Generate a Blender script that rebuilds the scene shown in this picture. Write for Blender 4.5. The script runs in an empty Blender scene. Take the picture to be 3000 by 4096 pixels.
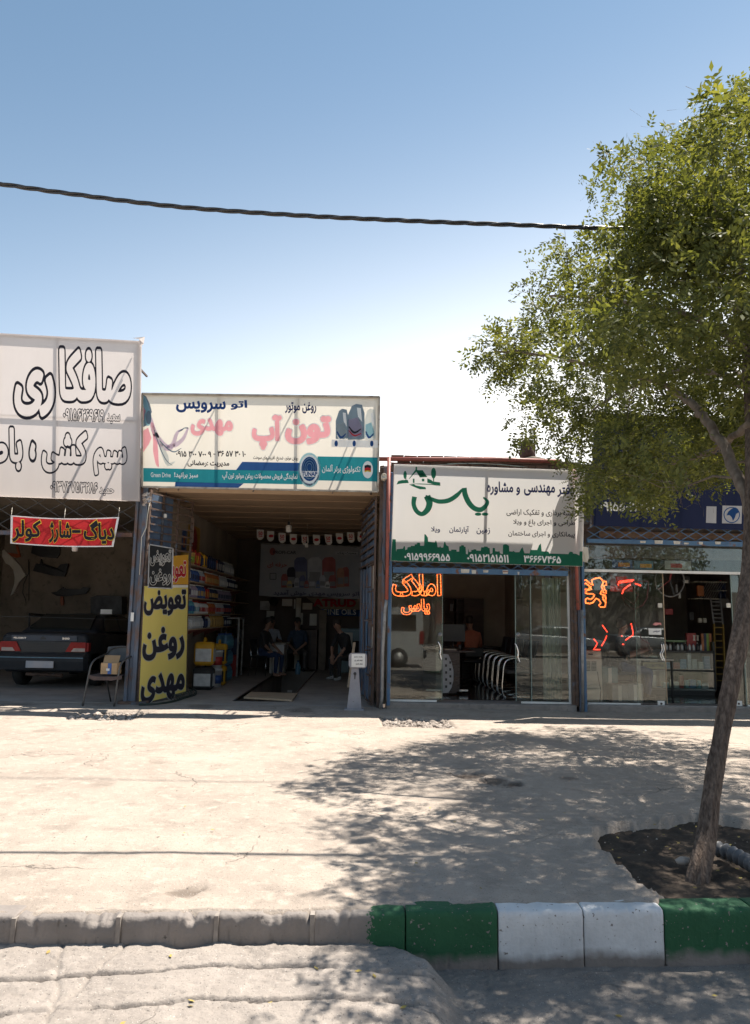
import bpy, math, random
import numpy as np
from mathutils import Vector, Matrix, noise
random.seed(7)
sc = bpy.context.scene
COL = sc.collection
R = math.radians
# ------------------------------------------------------------------ camera
FPX, CW, CH = 2950.0, 3000.0, 4096.0
CAMZ = 1.5
YAW, PITCH, ROLL = R(-0.58), R(7.95), R(1.0)
camd = bpy.data.cameras.new('camera')
cam = bpy.data.objects.new('camera', camd)
COL.objects.link(cam)
camd.sensor_fit = 'VERTICAL'; camd.sensor_height = 36.0; camd.sensor_width = 36.0
camd.lens = FPX / CH * 36.0
camd.clip_start = 0.05; camd.clip_end = 2000
CM = Matrix.Translation((0, 0, CAMZ)) @ Matrix.Rotation(YAW, 4, 'Z') @ Matrix.Rotation(R(90) + PITCH, 4, 'X') @ Matrix.Rotation(ROLL, 4, 'Z')
cam.matrix_world = CM
sc.camera = cam
CR = CM.to_3x3(); CRI = CR.inverted()
# ------------------------------------------------------------------ world, sun, exposure
KX, KY = 0.40, 0.28                      # ground shadow shift per metre of height (to -x, -y)
SUNV = Vector((KX, KY, 1)).normalized()
SUN_EL = math.asin(SUNV.z); SUN_AZ = math.atan2(SUNV.x, SUNV.y)
HZP, HZK, HZA, HZB, HZC = 2.0, 8.5, 2.6, .33, (8.6, 8.5, 8.3, 1)
w = bpy.data.worlds.new('World'); sc.world = w; w.use_nodes = True
nt = w.node_tree; nt.nodes.clear()
sky = nt.nodes.new('ShaderNodeTexSky'); sky.sky_type = 'NISHITA'; sky.sun_disc = False
sky.sun_elevation = SUN_EL; sky.sun_rotation = SUN_AZ
sky.air_density = 0.9; sky.dust_density = 0.25; sky.ozone_density = 1.3; sky.altitude = 1800
bg = nt.nodes.new('ShaderNodeBackground'); bg.inputs[1].default_value = 0.076
wo = nt.nodes.new('ShaderNodeOutputWorld')
# low summer haze: whitens the sky towards the horizon, more so on the sun's side
tcw = nt.nodes.new('ShaderNodeTexCoord'); spw = nt.nodes.new('ShaderNodeSeparateXYZ'); nt.links.new(tcw.outputs['Generated'], spw.inputs[0])
def wm(op, a, b=None, c=None):
    n = nt.nodes.new('ShaderNodeMath'); n.operation = op
    for i, v in enumerate((a, b, c)):
        if v is None: continue
        if hasattr(v, 'is_linked'): nt.links.new(v, n.inputs[i])
        else: n.inputs[i].default_value = v
    return n.outputs[0]
zel = wm('MAXIMUM', spw.outputs[2], 0.0)
hz = wm('POWER', 2.718, wm('MULTIPLY', wm('POWER', zel, HZP), -HZK))
saz = Vector((SUNV.x, SUNV.y, 0)).normalized()
dt = wm('ADD', wm('MULTIPLY', spw.outputs[0], saz.x), wm('MULTIPLY', spw.outputs[1], saz.y))
fc = wm('MULTIPLY', hz, wm('ADD', wm('MULTIPLY', wm('POWER', wm('MAXIMUM', dt, 0.0), 1.5), HZA), HZB)); 
fcc = nt.nodes.new('ShaderNodeClamp'); nt.links.new(fc, fcc.inputs[0])
mxw = nt.nodes.new('ShaderNodeMix'); mxw.data_type = 'RGBA'; nt.links.new(fcc.outputs[0], mxw.inputs[0]); hsw = nt.nodes.new('ShaderNodeHueSaturation'); hsw.inputs['Saturation'].default_value = .93; hsw.inputs['Hue'].default_value = .482; nt.links.new(sky.outputs[0], hsw.inputs['Color']); nt.links.new(hsw.outputs[0], mxw.inputs[6]); mxw.inputs[7].default_value = HZC
nt.links.new(mxw.outputs[2], bg.inputs[0]); nt.links.new(bg.outputs[0], wo.inputs[0])
sl = bpy.data.lights.new('sun', 'SUN'); sl.energy = 4.6; sl.angle = R(0.5); sl.color = (1.0, 0.935, 0.84)
so = bpy.data.objects.new('sun', sl); COL.objects.link(so)
so.rotation_euler = SUNV.to_track_quat('Z', 'Y').to_euler()
so.location = (4, 4, 20)
sc.view_settings.view_transform = 'Standard'; sc.view_settings.look = 'None'
sc.view_settings.gamma = 1.0; sc.view_settings.use_curve_mapping = False
sc.view_settings.exposure = 1.33
sc.render.engine = 'CYCLES'
sc.cycles.use_denoising = True
sc.cycles.max_bounces = 8; sc.cycles.diffuse_bounces = 5; sc.cycles.transparent_max_bounces = 12
sc.cycles.sample_clamp_indirect = 6

# ------------------------------------------------------------------ geometry of the view
def ray(px, py):
    return (CR @ Vector(((px - CW / 2) / FPX, -(py - CH / 2) / FPX, -1.0)))
ORG = Vector((0, 0, CAMZ))
def Q(px, py, Y, off=0.0):
    """point on the vertical plane y=Y (or plane (point, normal)) seen at photo pixel px,py"""
    d = ray(px, py)
    if isinstance(Y, tuple):
        p, n = Y
        n = n.normalized()
        if n.dot(d) > 0: n = -n
        p = p + n * off
        return ORG + d * ((p - ORG).dot(n) / d.dot(n))
    return ORG + d * ((Y - off) / d.y)
def G(px, py, z=0.0):
    d = ray(px, py)
    return ORG + d * ((z - CAMZ) / d.z)
def PX(p):
    c = CRI @ (Vector(p) - ORG)
    if c.z > -0.05: return None
    return (CW / 2 + FPX * c.x / -c.z, CH / 2 - FPX * c.y / -c.z)

# ------------------------------------------------------------------ materials
def _nodes(name):
    m = bpy.data.materials.new(name); m.use_nodes = True
    t = m.node_tree; t.nodes.clear()
    o = t.nodes.new('ShaderNodeOutputMaterial')
    return m, t, o
def N(t, typ, **kw):
    n = t.nodes.new(typ)
    for k, v in kw.items():
        if k.startswith('i_'):
            n.inputs[k[2:].replace('_', ' ')].default_value = v
        else: setattr(n, k, v)
    return n
def col4(c): return (c[0], c[1], c[2], 1.0)
def noise_mix(t, scale, c1, c2, lo=0.35, hi=0.65, detail=6, coord='Object', stretch=None, rough=0.6):
    tc = N(t, 'ShaderNodeTexCoord')
    src = tc.outputs[coord]
    if stretch:
        mp = N(t, 'ShaderNodeMapping'); mp.inputs['Scale'].default_value = stretch
        t.links.new(src, mp.inputs[0]); src = mp.outputs[0]
    n = N(t, 'ShaderNodeTexNoise'); n.inputs['Scale'].default_value = scale; n.inputs['Detail'].default_value = detail
    n.inputs['Roughness'].default_value = rough
    t.links.new(src, n.inputs['Vector'])
    mr = N(t, 'ShaderNodeMapRange'); mr.inputs[1].default_value = lo; mr.inputs[2].default_value = hi
    t.links.new(n.outputs[0], mr.inputs[0])
    mx = N(t, 'ShaderNodeMix', data_type='RGBA')
    t.links.new(mr.outputs[0], mx.inputs[0])
    for i, c in ((6, c1), (7, c2)):
        if hasattr(c, 'is_linked'): t.links.new(c, mx.inputs[i])
        else: mx.inputs[i].default_value = col4(c)
    return mx.outputs[2], mr.outputs[0], src
def M(name, c1, c2=None, scale=6, rough=0.6, metal=0.0, bump=0.0, bscale=60, lo=0.35, hi=0.65, spec=0.5,
      c3=None, s3=30, lo3=0.55, hi3=0.7, coat=0.0, stretch=None, island=0.0, sheen=0.0):
    m, t, o = _nodes(name)
    b = N(t, 'ShaderNodeBsdfPrincipled'); b.inputs['Roughness'].default_value = rough
    b.inputs['Metallic'].default_value = metal; b.inputs['Specular IOR Level'].default_value = spec
    b.inputs['Coat Weight'].default_value = coat
    t.links.new(b.outputs[0], o.inputs[0])
    if c2 is None:
        c2 = tuple(x * 0.82 for x in c1)
    c, f, src = noise_mix(t, scale, c1, c2, lo, hi, stretch=stretch)
    if c3 is not None:
        c, f3, _ = noise_mix(t, s3, c, c3, lo3, hi3, stretch=stretch)
    if island:
        g = N(t, 'ShaderNodeNewGeometry'); hs = N(t, 'ShaderNodeHueSaturation')
        mr = N(t, 'ShaderNodeMapRange'); mr.inputs[3].default_value = 1 - island; mr.inputs[4].default_value = 1 + island
        t.links.new(g.outputs['Random Per Island'], mr.inputs[0]); t.links.new(mr.outputs[0], hs.inputs['Value'])
        t.links.new(c, hs.inputs['Color']); c = hs.outputs[0]
    t.links.new(c, b.inputs['Base Color'])
    rr = N(t, 'ShaderNodeMapRange'); rr.inputs[3].default_value = max(0.02, rough - 0.08); rr.inputs[4].default_value = min(1, rough + 0.1)
    t.links.new(f, rr.inputs[0]); t.links.new(rr.outputs[0], b.inputs['Roughness'])
    if bump:
        n2 = N(t, 'ShaderNodeTexNoise'); n2.inputs['Scale'].default_value = bscale; n2.inputs['Detail'].default_value = 8
        t.links.new(src, n2.inputs['Vector'])
        bp = N(t, 'ShaderNodeBump'); bp.inputs['Strength'].default_value = min(1, bump * 10); bp.inputs['Distance'].default_value = bump
        t.links.new(n2.outputs[0], bp.inputs['Height']); t.links.new(bp.outputs[0], b.inputs['Normal'])
    return m
def cloth(name, c1, c2=None, trans=0.5, scale=2.5, tcol=None):
    """banner cloth: lets part of the sun behind it through"""
    m, t, o = _nodes(name)
    c, f, src = noise_mix(t, scale, c1, c2 or tuple(x * .9 for x in c1), .3, .75, stretch=(1, 1, .35))
    d = N(t, 'ShaderNodeBsdfDiffuse'); tr = N(t, 'ShaderNodeBsdfTranslucent'); mx = N(t, 'ShaderNodeMixShader')
    t.links.new(c, d.inputs[0])
    if tcol: tr.inputs[0].default_value = col4(tcol)
    else: t.links.new(c, tr.inputs[0])
    mx.inputs[0].default_value = trans
    w_ = N(t, 'ShaderNodeTexNoise'); w_.inputs['Scale'].default_value = 3.0
    bp = N(t, 'ShaderNodeBump'); bp.inputs['Distance'].default_value = .02; bp.inputs['Strength'].default_value = .25
    t.links.new(src, w_.inputs['Vector']); t.links.new(w_.outputs[0], bp.inputs['Height'])
    t.links.new(bp.outputs[0], d.inputs['Normal'])
    t.links.new(d.outputs[0], mx.inputs[1]); t.links.new(tr.outputs[0], mx.inputs[2]); t.links.new(mx.outputs[0], o.inputs[0])
    return m
def glass(name, tint=(0.93, 0.96, 0.94), refl=1.0, dirt=0.03, mirror=(0.9, 0.93, 0.92)):
    m, t, o = _nodes(name)
    tr = N(t, 'ShaderNodeBsdfTransparent'); tr.inputs[0].default_value = col4(tint)
    gl = N(t, 'ShaderNodeBsdfGlossy'); gl.inputs['Roughness'].default_value = 0.012; gl.inputs[0].default_value = col4(mirror)
    fr = N(t, 'ShaderNodeFresnel'); fr.inputs[0].default_value = 1.55
    mu = N(t, 'ShaderNodeMath', operation='MULTIPLY'); mu.inputs[1].default_value = refl; mu.use_clamp = True
    mx = N(t, 'ShaderNodeMixShader')
    t.links.new(fr.outputs[0], mu.inputs[0]); t.links.new(mu.outputs[0], mx.inputs[0])
    t.links.new(tr.outputs[0], mx.inputs[1]); t.links.new(gl.outputs[0], mx.inputs[2])
    df = N(t, 'ShaderNodeBsdfDiffuse'); df.inputs[0].default_value = (0.55, 0.53, 0.48, 1)
    m2 = N(t, 'ShaderNodeMixShader'); m2.inputs[0].default_value = dirt
    _, f, src = noise_mix(t, 2.0, (0, 0, 0), (1, 1, 1), .35, .8)
    mm = N(t, 'ShaderNodeMath', operation='MULTIPLY'); mm.inputs[1].default_value = dirt * 2
    t.links.new(f, mm.inputs[0]); t.links.new(mm.outputs[0], m2.inputs[0])
    t.links.new(mx.outputs[0], m2.inputs[1]); t.links.new(df.outputs[0], m2.inputs[2]); t.links.new(m2.outputs[0], o.inputs[0])
    return m
def emit(name, c, s):
    m, t, o = _nodes(name)
    e = N(t, 'ShaderNodeEmission'); e.inputs[0].default_value = col4(c); e.inputs[1].default_value = s
    tc = N(t, 'ShaderNodeTexCoord'); n = N(t, 'ShaderNodeTexNoise'); n.inputs['Scale'].default_value = 60
    mr = N(t, 'ShaderNodeMapRange'); mr.inputs[1].default_value = .4; mr.inputs[2].default_value = .6
    mr.inputs[3].default_value = s * .45; mr.inputs[4].default_value = s * 1.4
    t.links.new(tc.outputs['Object'], n.inputs['Vector']); t.links.new(n.outputs[0], mr.inputs[0]); t.links.new(mr.outputs[0], e.inputs[1])
    t.links.new(e.outputs[0], o.inputs[0])
    return m

# ------------------------------------------------------------------ mesh builder
class MB:
    def __init__(s): s.v = []; s.f = []; s.mi = []; s.cur = 0; s.sm = []; s.smooth = False
    def add(s, vs, fs):
        b = len(s.v); s.v += [Vector(x) for x in vs]
        for f in fs: s.f.append(tuple(b + i for i in f)); s.mi.append(s.cur); s.sm.append(s.smooth)
        return s
    def box(s, x0, x1, y0, y1, z0, z1, jit=0.0):
        if x0 > x1: x0, x1 = x1, x0
        if y0 > y1: y0, y1 = y1, y0
        if z0 > z1: z0, z1 = z1, z0
        vs = [Vector((x, y, z)) for z in (z0, z1) for (x, y) in ((x0, y0), (x1, y0), (x1, y1), (x0, y1))]
        if jit: vs = [v + Vector([random.uniform(-jit, jit) for _ in range(3)]) for v in vs]
        return s.add(vs, [(3, 2, 1, 0), (4, 5, 6, 7), (0, 1, 5, 4), (1, 2, 6, 5), (2, 3, 7, 6), (3, 0, 4, 7)])
    def bbox(s, x0, x1, y0, y1, z0, z1, b=0.01):
        """box with chamfered edges"""
        if x0 > x1: x0, x1 = x1, x0
        if y0 > y1: y0, y1 = y1, y0
        if z0 > z1: z0, z1 = z1, z0
        b = min(b, (x1-x0)*.45, (y1-y0)*.45, (z1-z0)*.45)
        vs = []
        for z, i in ((z0, b), (z0 + b, 0), (z1 - b, 0), (z1, b)):
            a0, a1, c0, c1 = x0 + i, x1 - i, y0 + i, y1 - i
            k = b if i == 0 else 0.0
            if i == 0:
                vs += [(a0 + b, c0, z), (a1 - b, c0, z), (a1, c0 + b, z), (a1, c1 - b, z), (a1 - b, c1, z), (a0 + b, c1, z), (a0, c1 - b, z), (a0, c0 + b, z)]
            else:
                vs += [(a0, c0, z), (a1, c0, z), (a1, c0, z), (a1, c1, z), (a1, c1, z), (a0, c1, z), (a0, c1, z), (a0, c0, z)]
        fs = [tuple(range(7, -1, -1)), tuple(range(24, 32))]
        for r_ in range(3):
            for i in range(8):
                j = (i + 1) % 8
                fs.append((r_ * 8 + i, r_ * 8 + j, r_ * 8 + 8 + j, r_ * 8 + 8 + i))
        return s.add(vs, fs)
    def bar(s, a, b, w_, h_, up=(0, 0, 1)):
        a = Vector(a); b = Vector(b); d = (b - a).normalized(); u = Vector(up)
        if abs(d.dot(u)) > .95: u = Vector((0, 1, 0))
        sd = d.cross(u).normalized(); u = sd.cross(d).normalized()
        vs = []
        for p in (a, b):
            for (i, j) in ((-1, -1), (1, -1), (1, 1), (-1, 1)):
                vs.append(p + sd * (i * w_ / 2) + u * (j * h_ / 2))
        return s.add(vs, [(3, 2, 1, 0), (4, 5, 6, 7), (0, 1, 5, 4), (1, 2, 6, 5), (2, 3, 7, 6), (3, 0, 4, 7)])
    def tube(s, pts, r, n=8, cap=True, wob=0.0):
        pts = [Vector(p) for p in pts]; rs = r if isinstance(r, (list, tuple)) else [r] * len(pts)
        vs = []; prev = None
        for i, p in enumerate(pts):
            d = (pts[min(i + 1, len(pts) - 1)] - pts[max(i - 1, 0)])
            d = d.normalized() if d.length > 1e-9 else Vector((0, 0, 1))
            if prev is None:
                u = Vector((0, 0, 1)) if abs(d.z) < .9 else Vector((1, 0, 0))
                u = (u - d * u.dot(d)).normalized()
            else:
                u = prev - d * prev.dot(d); u = u.normalized() if u.length > 1e-6 else Vector((1, 0, 0))
            prev = u; v_ = d.cross(u)
            for k in range(n):
                a = 2 * math.pi * k / n; rr = rs[i] * (1 + (random.uniform(-wob, wob) if wob else 0))
                vs.append(p + (u * math.cos(a) + v_ * math.sin(a)) * rr)
        fs = []
        for i in range(len(pts) - 1):
            for k in range(n):
                j = (k + 1) % n
                fs.append((i * n + k, i * n + j, (i + 1) * n + j, (i + 1) * n + k))
        if cap:
            fs.append(tuple(range(n - 1, -1, -1))); m_ = (len(pts) - 1) * n
            fs.append(tuple(range(m_, m_ + n)))
        sm = s.smooth; s.smooth = True; s.add(vs, fs); s.smooth = sm
        return s
    def lathe(s, prof, c=(0, 0, 0), n=16, axis='z', sx=1.0, sy=1.0):
        vs = []; c = Vector(c)
        for (r_, z) in prof:
            for k in range(n):
                a = 2 * math.pi * k / n
                p = Vector((r_ * math.cos(a) * sx, r_ * math.sin(a) * sy, z))
                if axis == 'y': p = Vector((p.x, p.z, p.y))
                if axis == 'x': p = Vector((p.z, p.x, p.y))
                vs.append(c + p)
        fs = []
        for i in range(len(prof) - 1):
            for k in range(n):
                j = (k + 1) % n
                fs.append((i * n + k, i * n + j, (i + 1) * n + j, (i + 1) * n + k))
        fs.append(tuple(range(n - 1, -1, -1))); m_ = (len(prof) - 1) * n
        fs.append(tuple(range(m_, m_ + n)))
        sm = s.smooth; s.smooth = n > 6; s.add(vs, fs); s.smooth = sm
        return s
    def prism(s, poly, dvec):
        """planar polygon of 3-D points thickened by the vector dvec"""
        n = len(poly); dv = Vector(dvec)
        vs = [Vector(p) for p in poly] + [Vector(p) + dv for p in poly]
        fs = [tuple(range(n - 1, -1, -1)), tuple(range(n, 2 * n))]
        for i in range(n):
            j = (i + 1) % n; fs.append((i, j, n + j, n + i))
        return s.add(vs, fs)
    def flat(s, poly): return s.add(poly, [tuple(range(len(poly)))])
    def grid(s, fn, nu, nv):
        vs = [fn(i / nu, j / nv) for j in range(nv + 1) for i in range(nu + 1)]
        fs = [(j * (nu + 1) + i, j * (nu + 1) + i + 1, (j + 1) * (nu + 1) + i + 1, (j + 1) * (nu + 1) + i) for j in range(nv) for i in range(nu)]
        return s.add(vs, fs)
    def loft(s, rings, cap=True):
        n = len(rings[0]); vs = [p for r_ in rings for p in r_]; fs = []
        for i in range(len(rings) - 1):
            for k in range(n):
                j = (k + 1) % n; fs.append((i * n + k, i * n + j, (i + 1) * n + j, (i + 1) * n + k))
        if cap:
            fs.append(tuple(range(n - 1, -1, -1))); m_ = (len(rings) - 1) * n; fs.append(tuple(range(m_, m_ + n)))
        return s.add(vs, fs)
    def xf(s, M_, i0=0):
        for i in range(i0, len(s.v)): s.v[i] = M_ @ s.v[i]
        return s
    def build(s, name, mat, parent=None, kind=None, label=None, fix=True):
        me = bpy.data.meshes.new(name)
        o_ = wloc(parent) if parent else Vector((0, 0, 0))
        me.from_pydata([tuple(v - o_) for v in s.v], [], s.f)
        mats = mat if isinstance(mat, (list, tuple)) else [mat]
        for m_ in mats: me.materials.append(m_)
        if len(mats) > 1: me.polygons.foreach_set('material_index', s.mi)
        me.polygons.foreach_set('use_smooth', s.sm)
        if fix and len(s.f) < 20000 and any(len(f) > 2 for f in s.f):
            import bmesh
            bm = bmesh.new(); bm.from_mesh(me); bmesh.ops.recalc_face_normals(bm, faces=bm.faces); bm.to_mesh(me); bm.free()
        o = bpy.data.objects.new(name, me); COL.objects.link(o)
        if parent: o.parent = parent
        if kind: o['kind'] = kind
        if label: o['label'] = label
        return o
def wloc(o):
    v = Vector((0, 0, 0))
    while o is not None: v = v + Vector(o.location); o = o.parent
    return v
def thing(name, label, cat, loc=(0, 0, 0), group=None, kind=None):
    o = bpy.data.objects.new(name, None); COL.objects.link(o); o.location = Vector(loc)
    o.empty_display_size = .1
    if label: o['label'] = label
    if cat: o['category'] = cat
    if group: o['group'] = group
    if kind: o['kind'] = kind
    return o
def tag(o, label, cat, group=None):
    o['label'] = label; o['category'] = cat
    if group: o['group'] = group
    return o
KIDS = {}
def kids(o):
    if o.name not in KIDS: KIDS[o.name] = [c for c in COL.objects if c.parent == o]
    return KIDS[o.name]
def copy_tree(o, loc=None, rotz=None, label=None, scale=None, swap=None):
    c = o.copy(); COL.objects.link(c)
    ks = kids(o)
    for k in ks:
        kc = k.copy(); COL.objects.link(kc); kc.parent = c
        if swap and k.name.split('.')[0] in swap:
            kc.material_slots[0].link = 'OBJECT'; kc.material_slots[0].material = swap[k.name.split('.')[0]]
        for g in kids(k):
            gc = g.copy(); COL.objects.link(gc); gc.parent = kc
    if loc is not None: c.location = loc
    if rotz is not None: c.rotation_euler = (0, 0, rotz)
    if label: c['label'] = label
    if scale: c.scale = scale
    return c

# ------------------------------------------------------------------ lettering
_F = {}
def _reg(ch, base, n=4): _F[ch] = [chr(base + i) for i in range(n)]
for ch, b, n in (('ا', 0xFE8D, 2), ('آ', 0xFE81, 2), ('ب', 0xFE8F, 4), ('پ', 0xFB56, 4), ('ت', 0xFE95, 4), ('ج', 0xFE9D, 4), ('چ', 0xFB7A, 4),
                 ('ح', 0xFEA1, 4), ('خ', 0xFEA5, 4), ('د', 0xFEA9, 2), ('ر', 0xFEAD, 2), ('ز', 0xFEAF, 2), ('ژ', 0xFB8A, 2), ('س', 0xFEB1, 4),
                 ('ش', 0xFEB5, 4), ('ص', 0xFEB9, 4), ('ض', 0xFEBD, 4), ('ط', 0xFEC1, 4), ('ع', 0xFEC9, 4), ('غ', 0xFECD, 4), ('ف', 0xFED1, 4),
                 ('ق', 0xFED5, 4), ('ک', 0xFB8E, 4), ('گ', 0xFB92, 4), ('ل', 0xFEDD, 4), ('م', 0xFEE1, 4), ('ن', 0xFEE5, 4), ('ه', 0xFEE9, 4),
                 ('و', 0xFEED, 2), ('ی', 0xFBFC, 4)): _reg(ch, b, n)
def shape_word(wd):
    if not any(c in _F for c in wd): return wd
    out = []; prev_joins = False; i = 0
    while i < len(wd):
        c = wd[i]
        if c == 'ل' and i + 1 < len(wd) and wd[i + 1] == 'ا':
            out.append('\uFEFC' if prev_joins else '\uFEFB'); prev_joins = False; i += 2; continue
        if c not in _F: out.append(c); prev_joins = False; i += 1; continue
        fm = _F[c]; nxt = i + 1 < len(wd) and wd[i + 1] in _F
        if len(fm) == 2:
            out.append(fm[1] if prev_joins else fm[0]); prev_joins = False
        else:
            if prev_joins: out.append(fm[3] if nxt else fm[1])
            else: out.append(fm[2] if nxt else fm[0])
            prev_joins = nxt
        i += 1
    return ''.join(reversed(out))
def shape(sx):
    return ' '.join(shape_word(w_) for w_ in reversed(sx.split(' '))) if any(c in _F for c in sx) else sx
def _tmesh(sx, res, space, fill, wire=0.0):
    c = bpy.data.curves.new('t', 'FONT'); c.size = 1; c.resolution_u = res; c.space_character = space
    if not fill: c.fill_mode = 'NONE'
    if wire: c.bevel_depth = wire; c.bevel_resolution = 1
    o = bpy.data.objects.new('t', c); COL.objects.link(o)
    c.body = shape(sx)
    bpy.context.view_layer.update()
    me = bpy.data.meshes.new_from_object(o.evaluated_get(bpy.context.evaluated_depsgraph_get()))
    vs = [v.co.copy() for v in me.vertices]; fs = [tuple(p.vertices) for p in me.polygons]; es = [tuple(e.vertices) for e in me.edges]
    bpy.data.objects.remove(o); bpy.data.meshes.remove(me); bpy.data.curves.remove(c)
    return vs, fs, es
def glyphs(sx, bold=0.0, wire=0.0, res=3, space=1.0):
    """letters of a line as flat geometry in em units; third value is a tiny layer number, so that neighbouring letters never share a plane"""
    if wire:
        vs, fs, es = _tmesh(sx, res, space, False, wire); return vs, fs, [0] * len(vs)
    vs, fs, es = _tmesh(sx, res, space, True)
    par = list(range(len(vs)))
    def fd(a):
        while par[a] != a: par[a] = par[par[a]]; a = par[a]
        return a
    for f in fs:
        for k in range(1, len(f)):
            a, b = fd(f[0]), fd(f[k])
            if a != b: par[a] = b
    ids = {}; lay = [float(ids.setdefault(fd(i), len(ids)) % 3) for i in range(len(vs))]
    if bold > 0:
        # a ribbon along every outline fattens the letter
        ov, of, oe = _tmesh(sx, res, space, False)
        adj = {}
        for a, b in oe: adj.setdefault(a, []).append(b); adj.setdefault(b, []).append(a)
        seen = set(); li = 0
        for s0 in list(adj):
            if s0 in seen: continue
            loop = [s0]; seen.add(s0); cur = s0
            while True:
                nx = [q for q in adj[cur] if q not in seen]
                if not nx: break
                cur = nx[0]; seen.add(cur); loop.append(cur)
            P_ = [ov[i] for i in loop]
            P_ = [p for i, p in enumerate(P_) if (p - P_[i - 1]).length > 1e-5]
            n = len(P_)
            if n < 3: continue
            b0 = len(vs); li += 1; ly = 3.0 + li % 5
            for i in range(n):
                d1 = (P_[i] - P_[i - 1]).normalized(); d2 = (P_[(i + 1) % n] - P_[i]).normalized()
                t = d1 + d2; t = t.normalized() if t.length > .3 else d1
                cosv = max(.45, abs(t.dot(d1))); nrm = Vector((-t.y, t.x, 0)) * (bold / cosv)
                vs.append(P_[i] + nrm); lay.append(ly); vs.append(P_[i] - nrm); lay.append(ly + .6)
            for i in range(n):
                j = (i + 1) % n; fs.append((b0 + 2 * i, b0 + 2 * j, b0 + 2 * j + 1, b0 + 2 * i + 1))
    return vs, fs, lay
def neon_text(parent, sx, box, Y, mat, bold=.03, rad=.006, off=.0, name='tube_letter'):
    """a word drawn as glowing tubes that follow the fattened outline of each letter"""
    ov, of, oe = _tmesh(sx, 2, 1.0, False); adj = {}
    for a, b in oe: adj.setdefault(a, []).append(b); adj.setdefault(b, []).append(a)
    seen = set(); loops = []
    for s0 in list(adj):
        if s0 in seen: continue
        lp = [s0]; seen.add(s0); cur = s0
        while True:
            nx = [q for q in adj[cur] if q not in seen]
            if not nx: break
            cur = nx[0]; seen.add(cur); lp.append(cur)
        P_ = [ov[i] for i in lp]; P_ = [p for i, p in enumerate(P_) if (p - P_[i - 1]).length > 1e-4]
        if len(P_) > 2: loops.append(P_)
    def area(P_): return sum(P_[i - 1].x * P_[i].y - P_[i].x * P_[i - 1].y for i in range(len(P_)))
    big = max(loops, key=lambda l: abs(area(l))); sg = 1 if area(big) < 0 else -1
    out = []
    for P_ in loops:
        n = len(P_); o_ = []
        for i in range(n):
            d1 = (P_[i] - P_[i - 1]).normalized(); d2 = (P_[(i + 1) % n] - P_[i]).normalized(); t = d1 + d2; t = t.normalized() if t.length > .3 else d1
            o_.append(P_[i] + Vector((-t.y, t.x, 0)) * sg * bold / max(.6, abs(t.dot(d1))))
        if area(P_) * -sg > 0 or abs(area(P_)) > bold * bold * 14: out.append(o_)
    al = [p for l in out for p in l]; ax, bx, ay, by = min(p.x for p in al), max(p.x for p in al), min(p.y for p in al), max(p.y for p in al); x0, y0, x1, y1 = box
    for l in out:
        mb = MB(); w3 = [Q(x0 + (x1 - x0) * (p.x - ax) / (bx - ax), y1 + (y0 - y1) * (p.y - ay) / (by - ay), Y, off) for p in l]
        mb.tube(w3 + [w3[0]], rad, 5, cap=False); mb.build(name, mat, parent, fix=False)
_GC = {}
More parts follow.
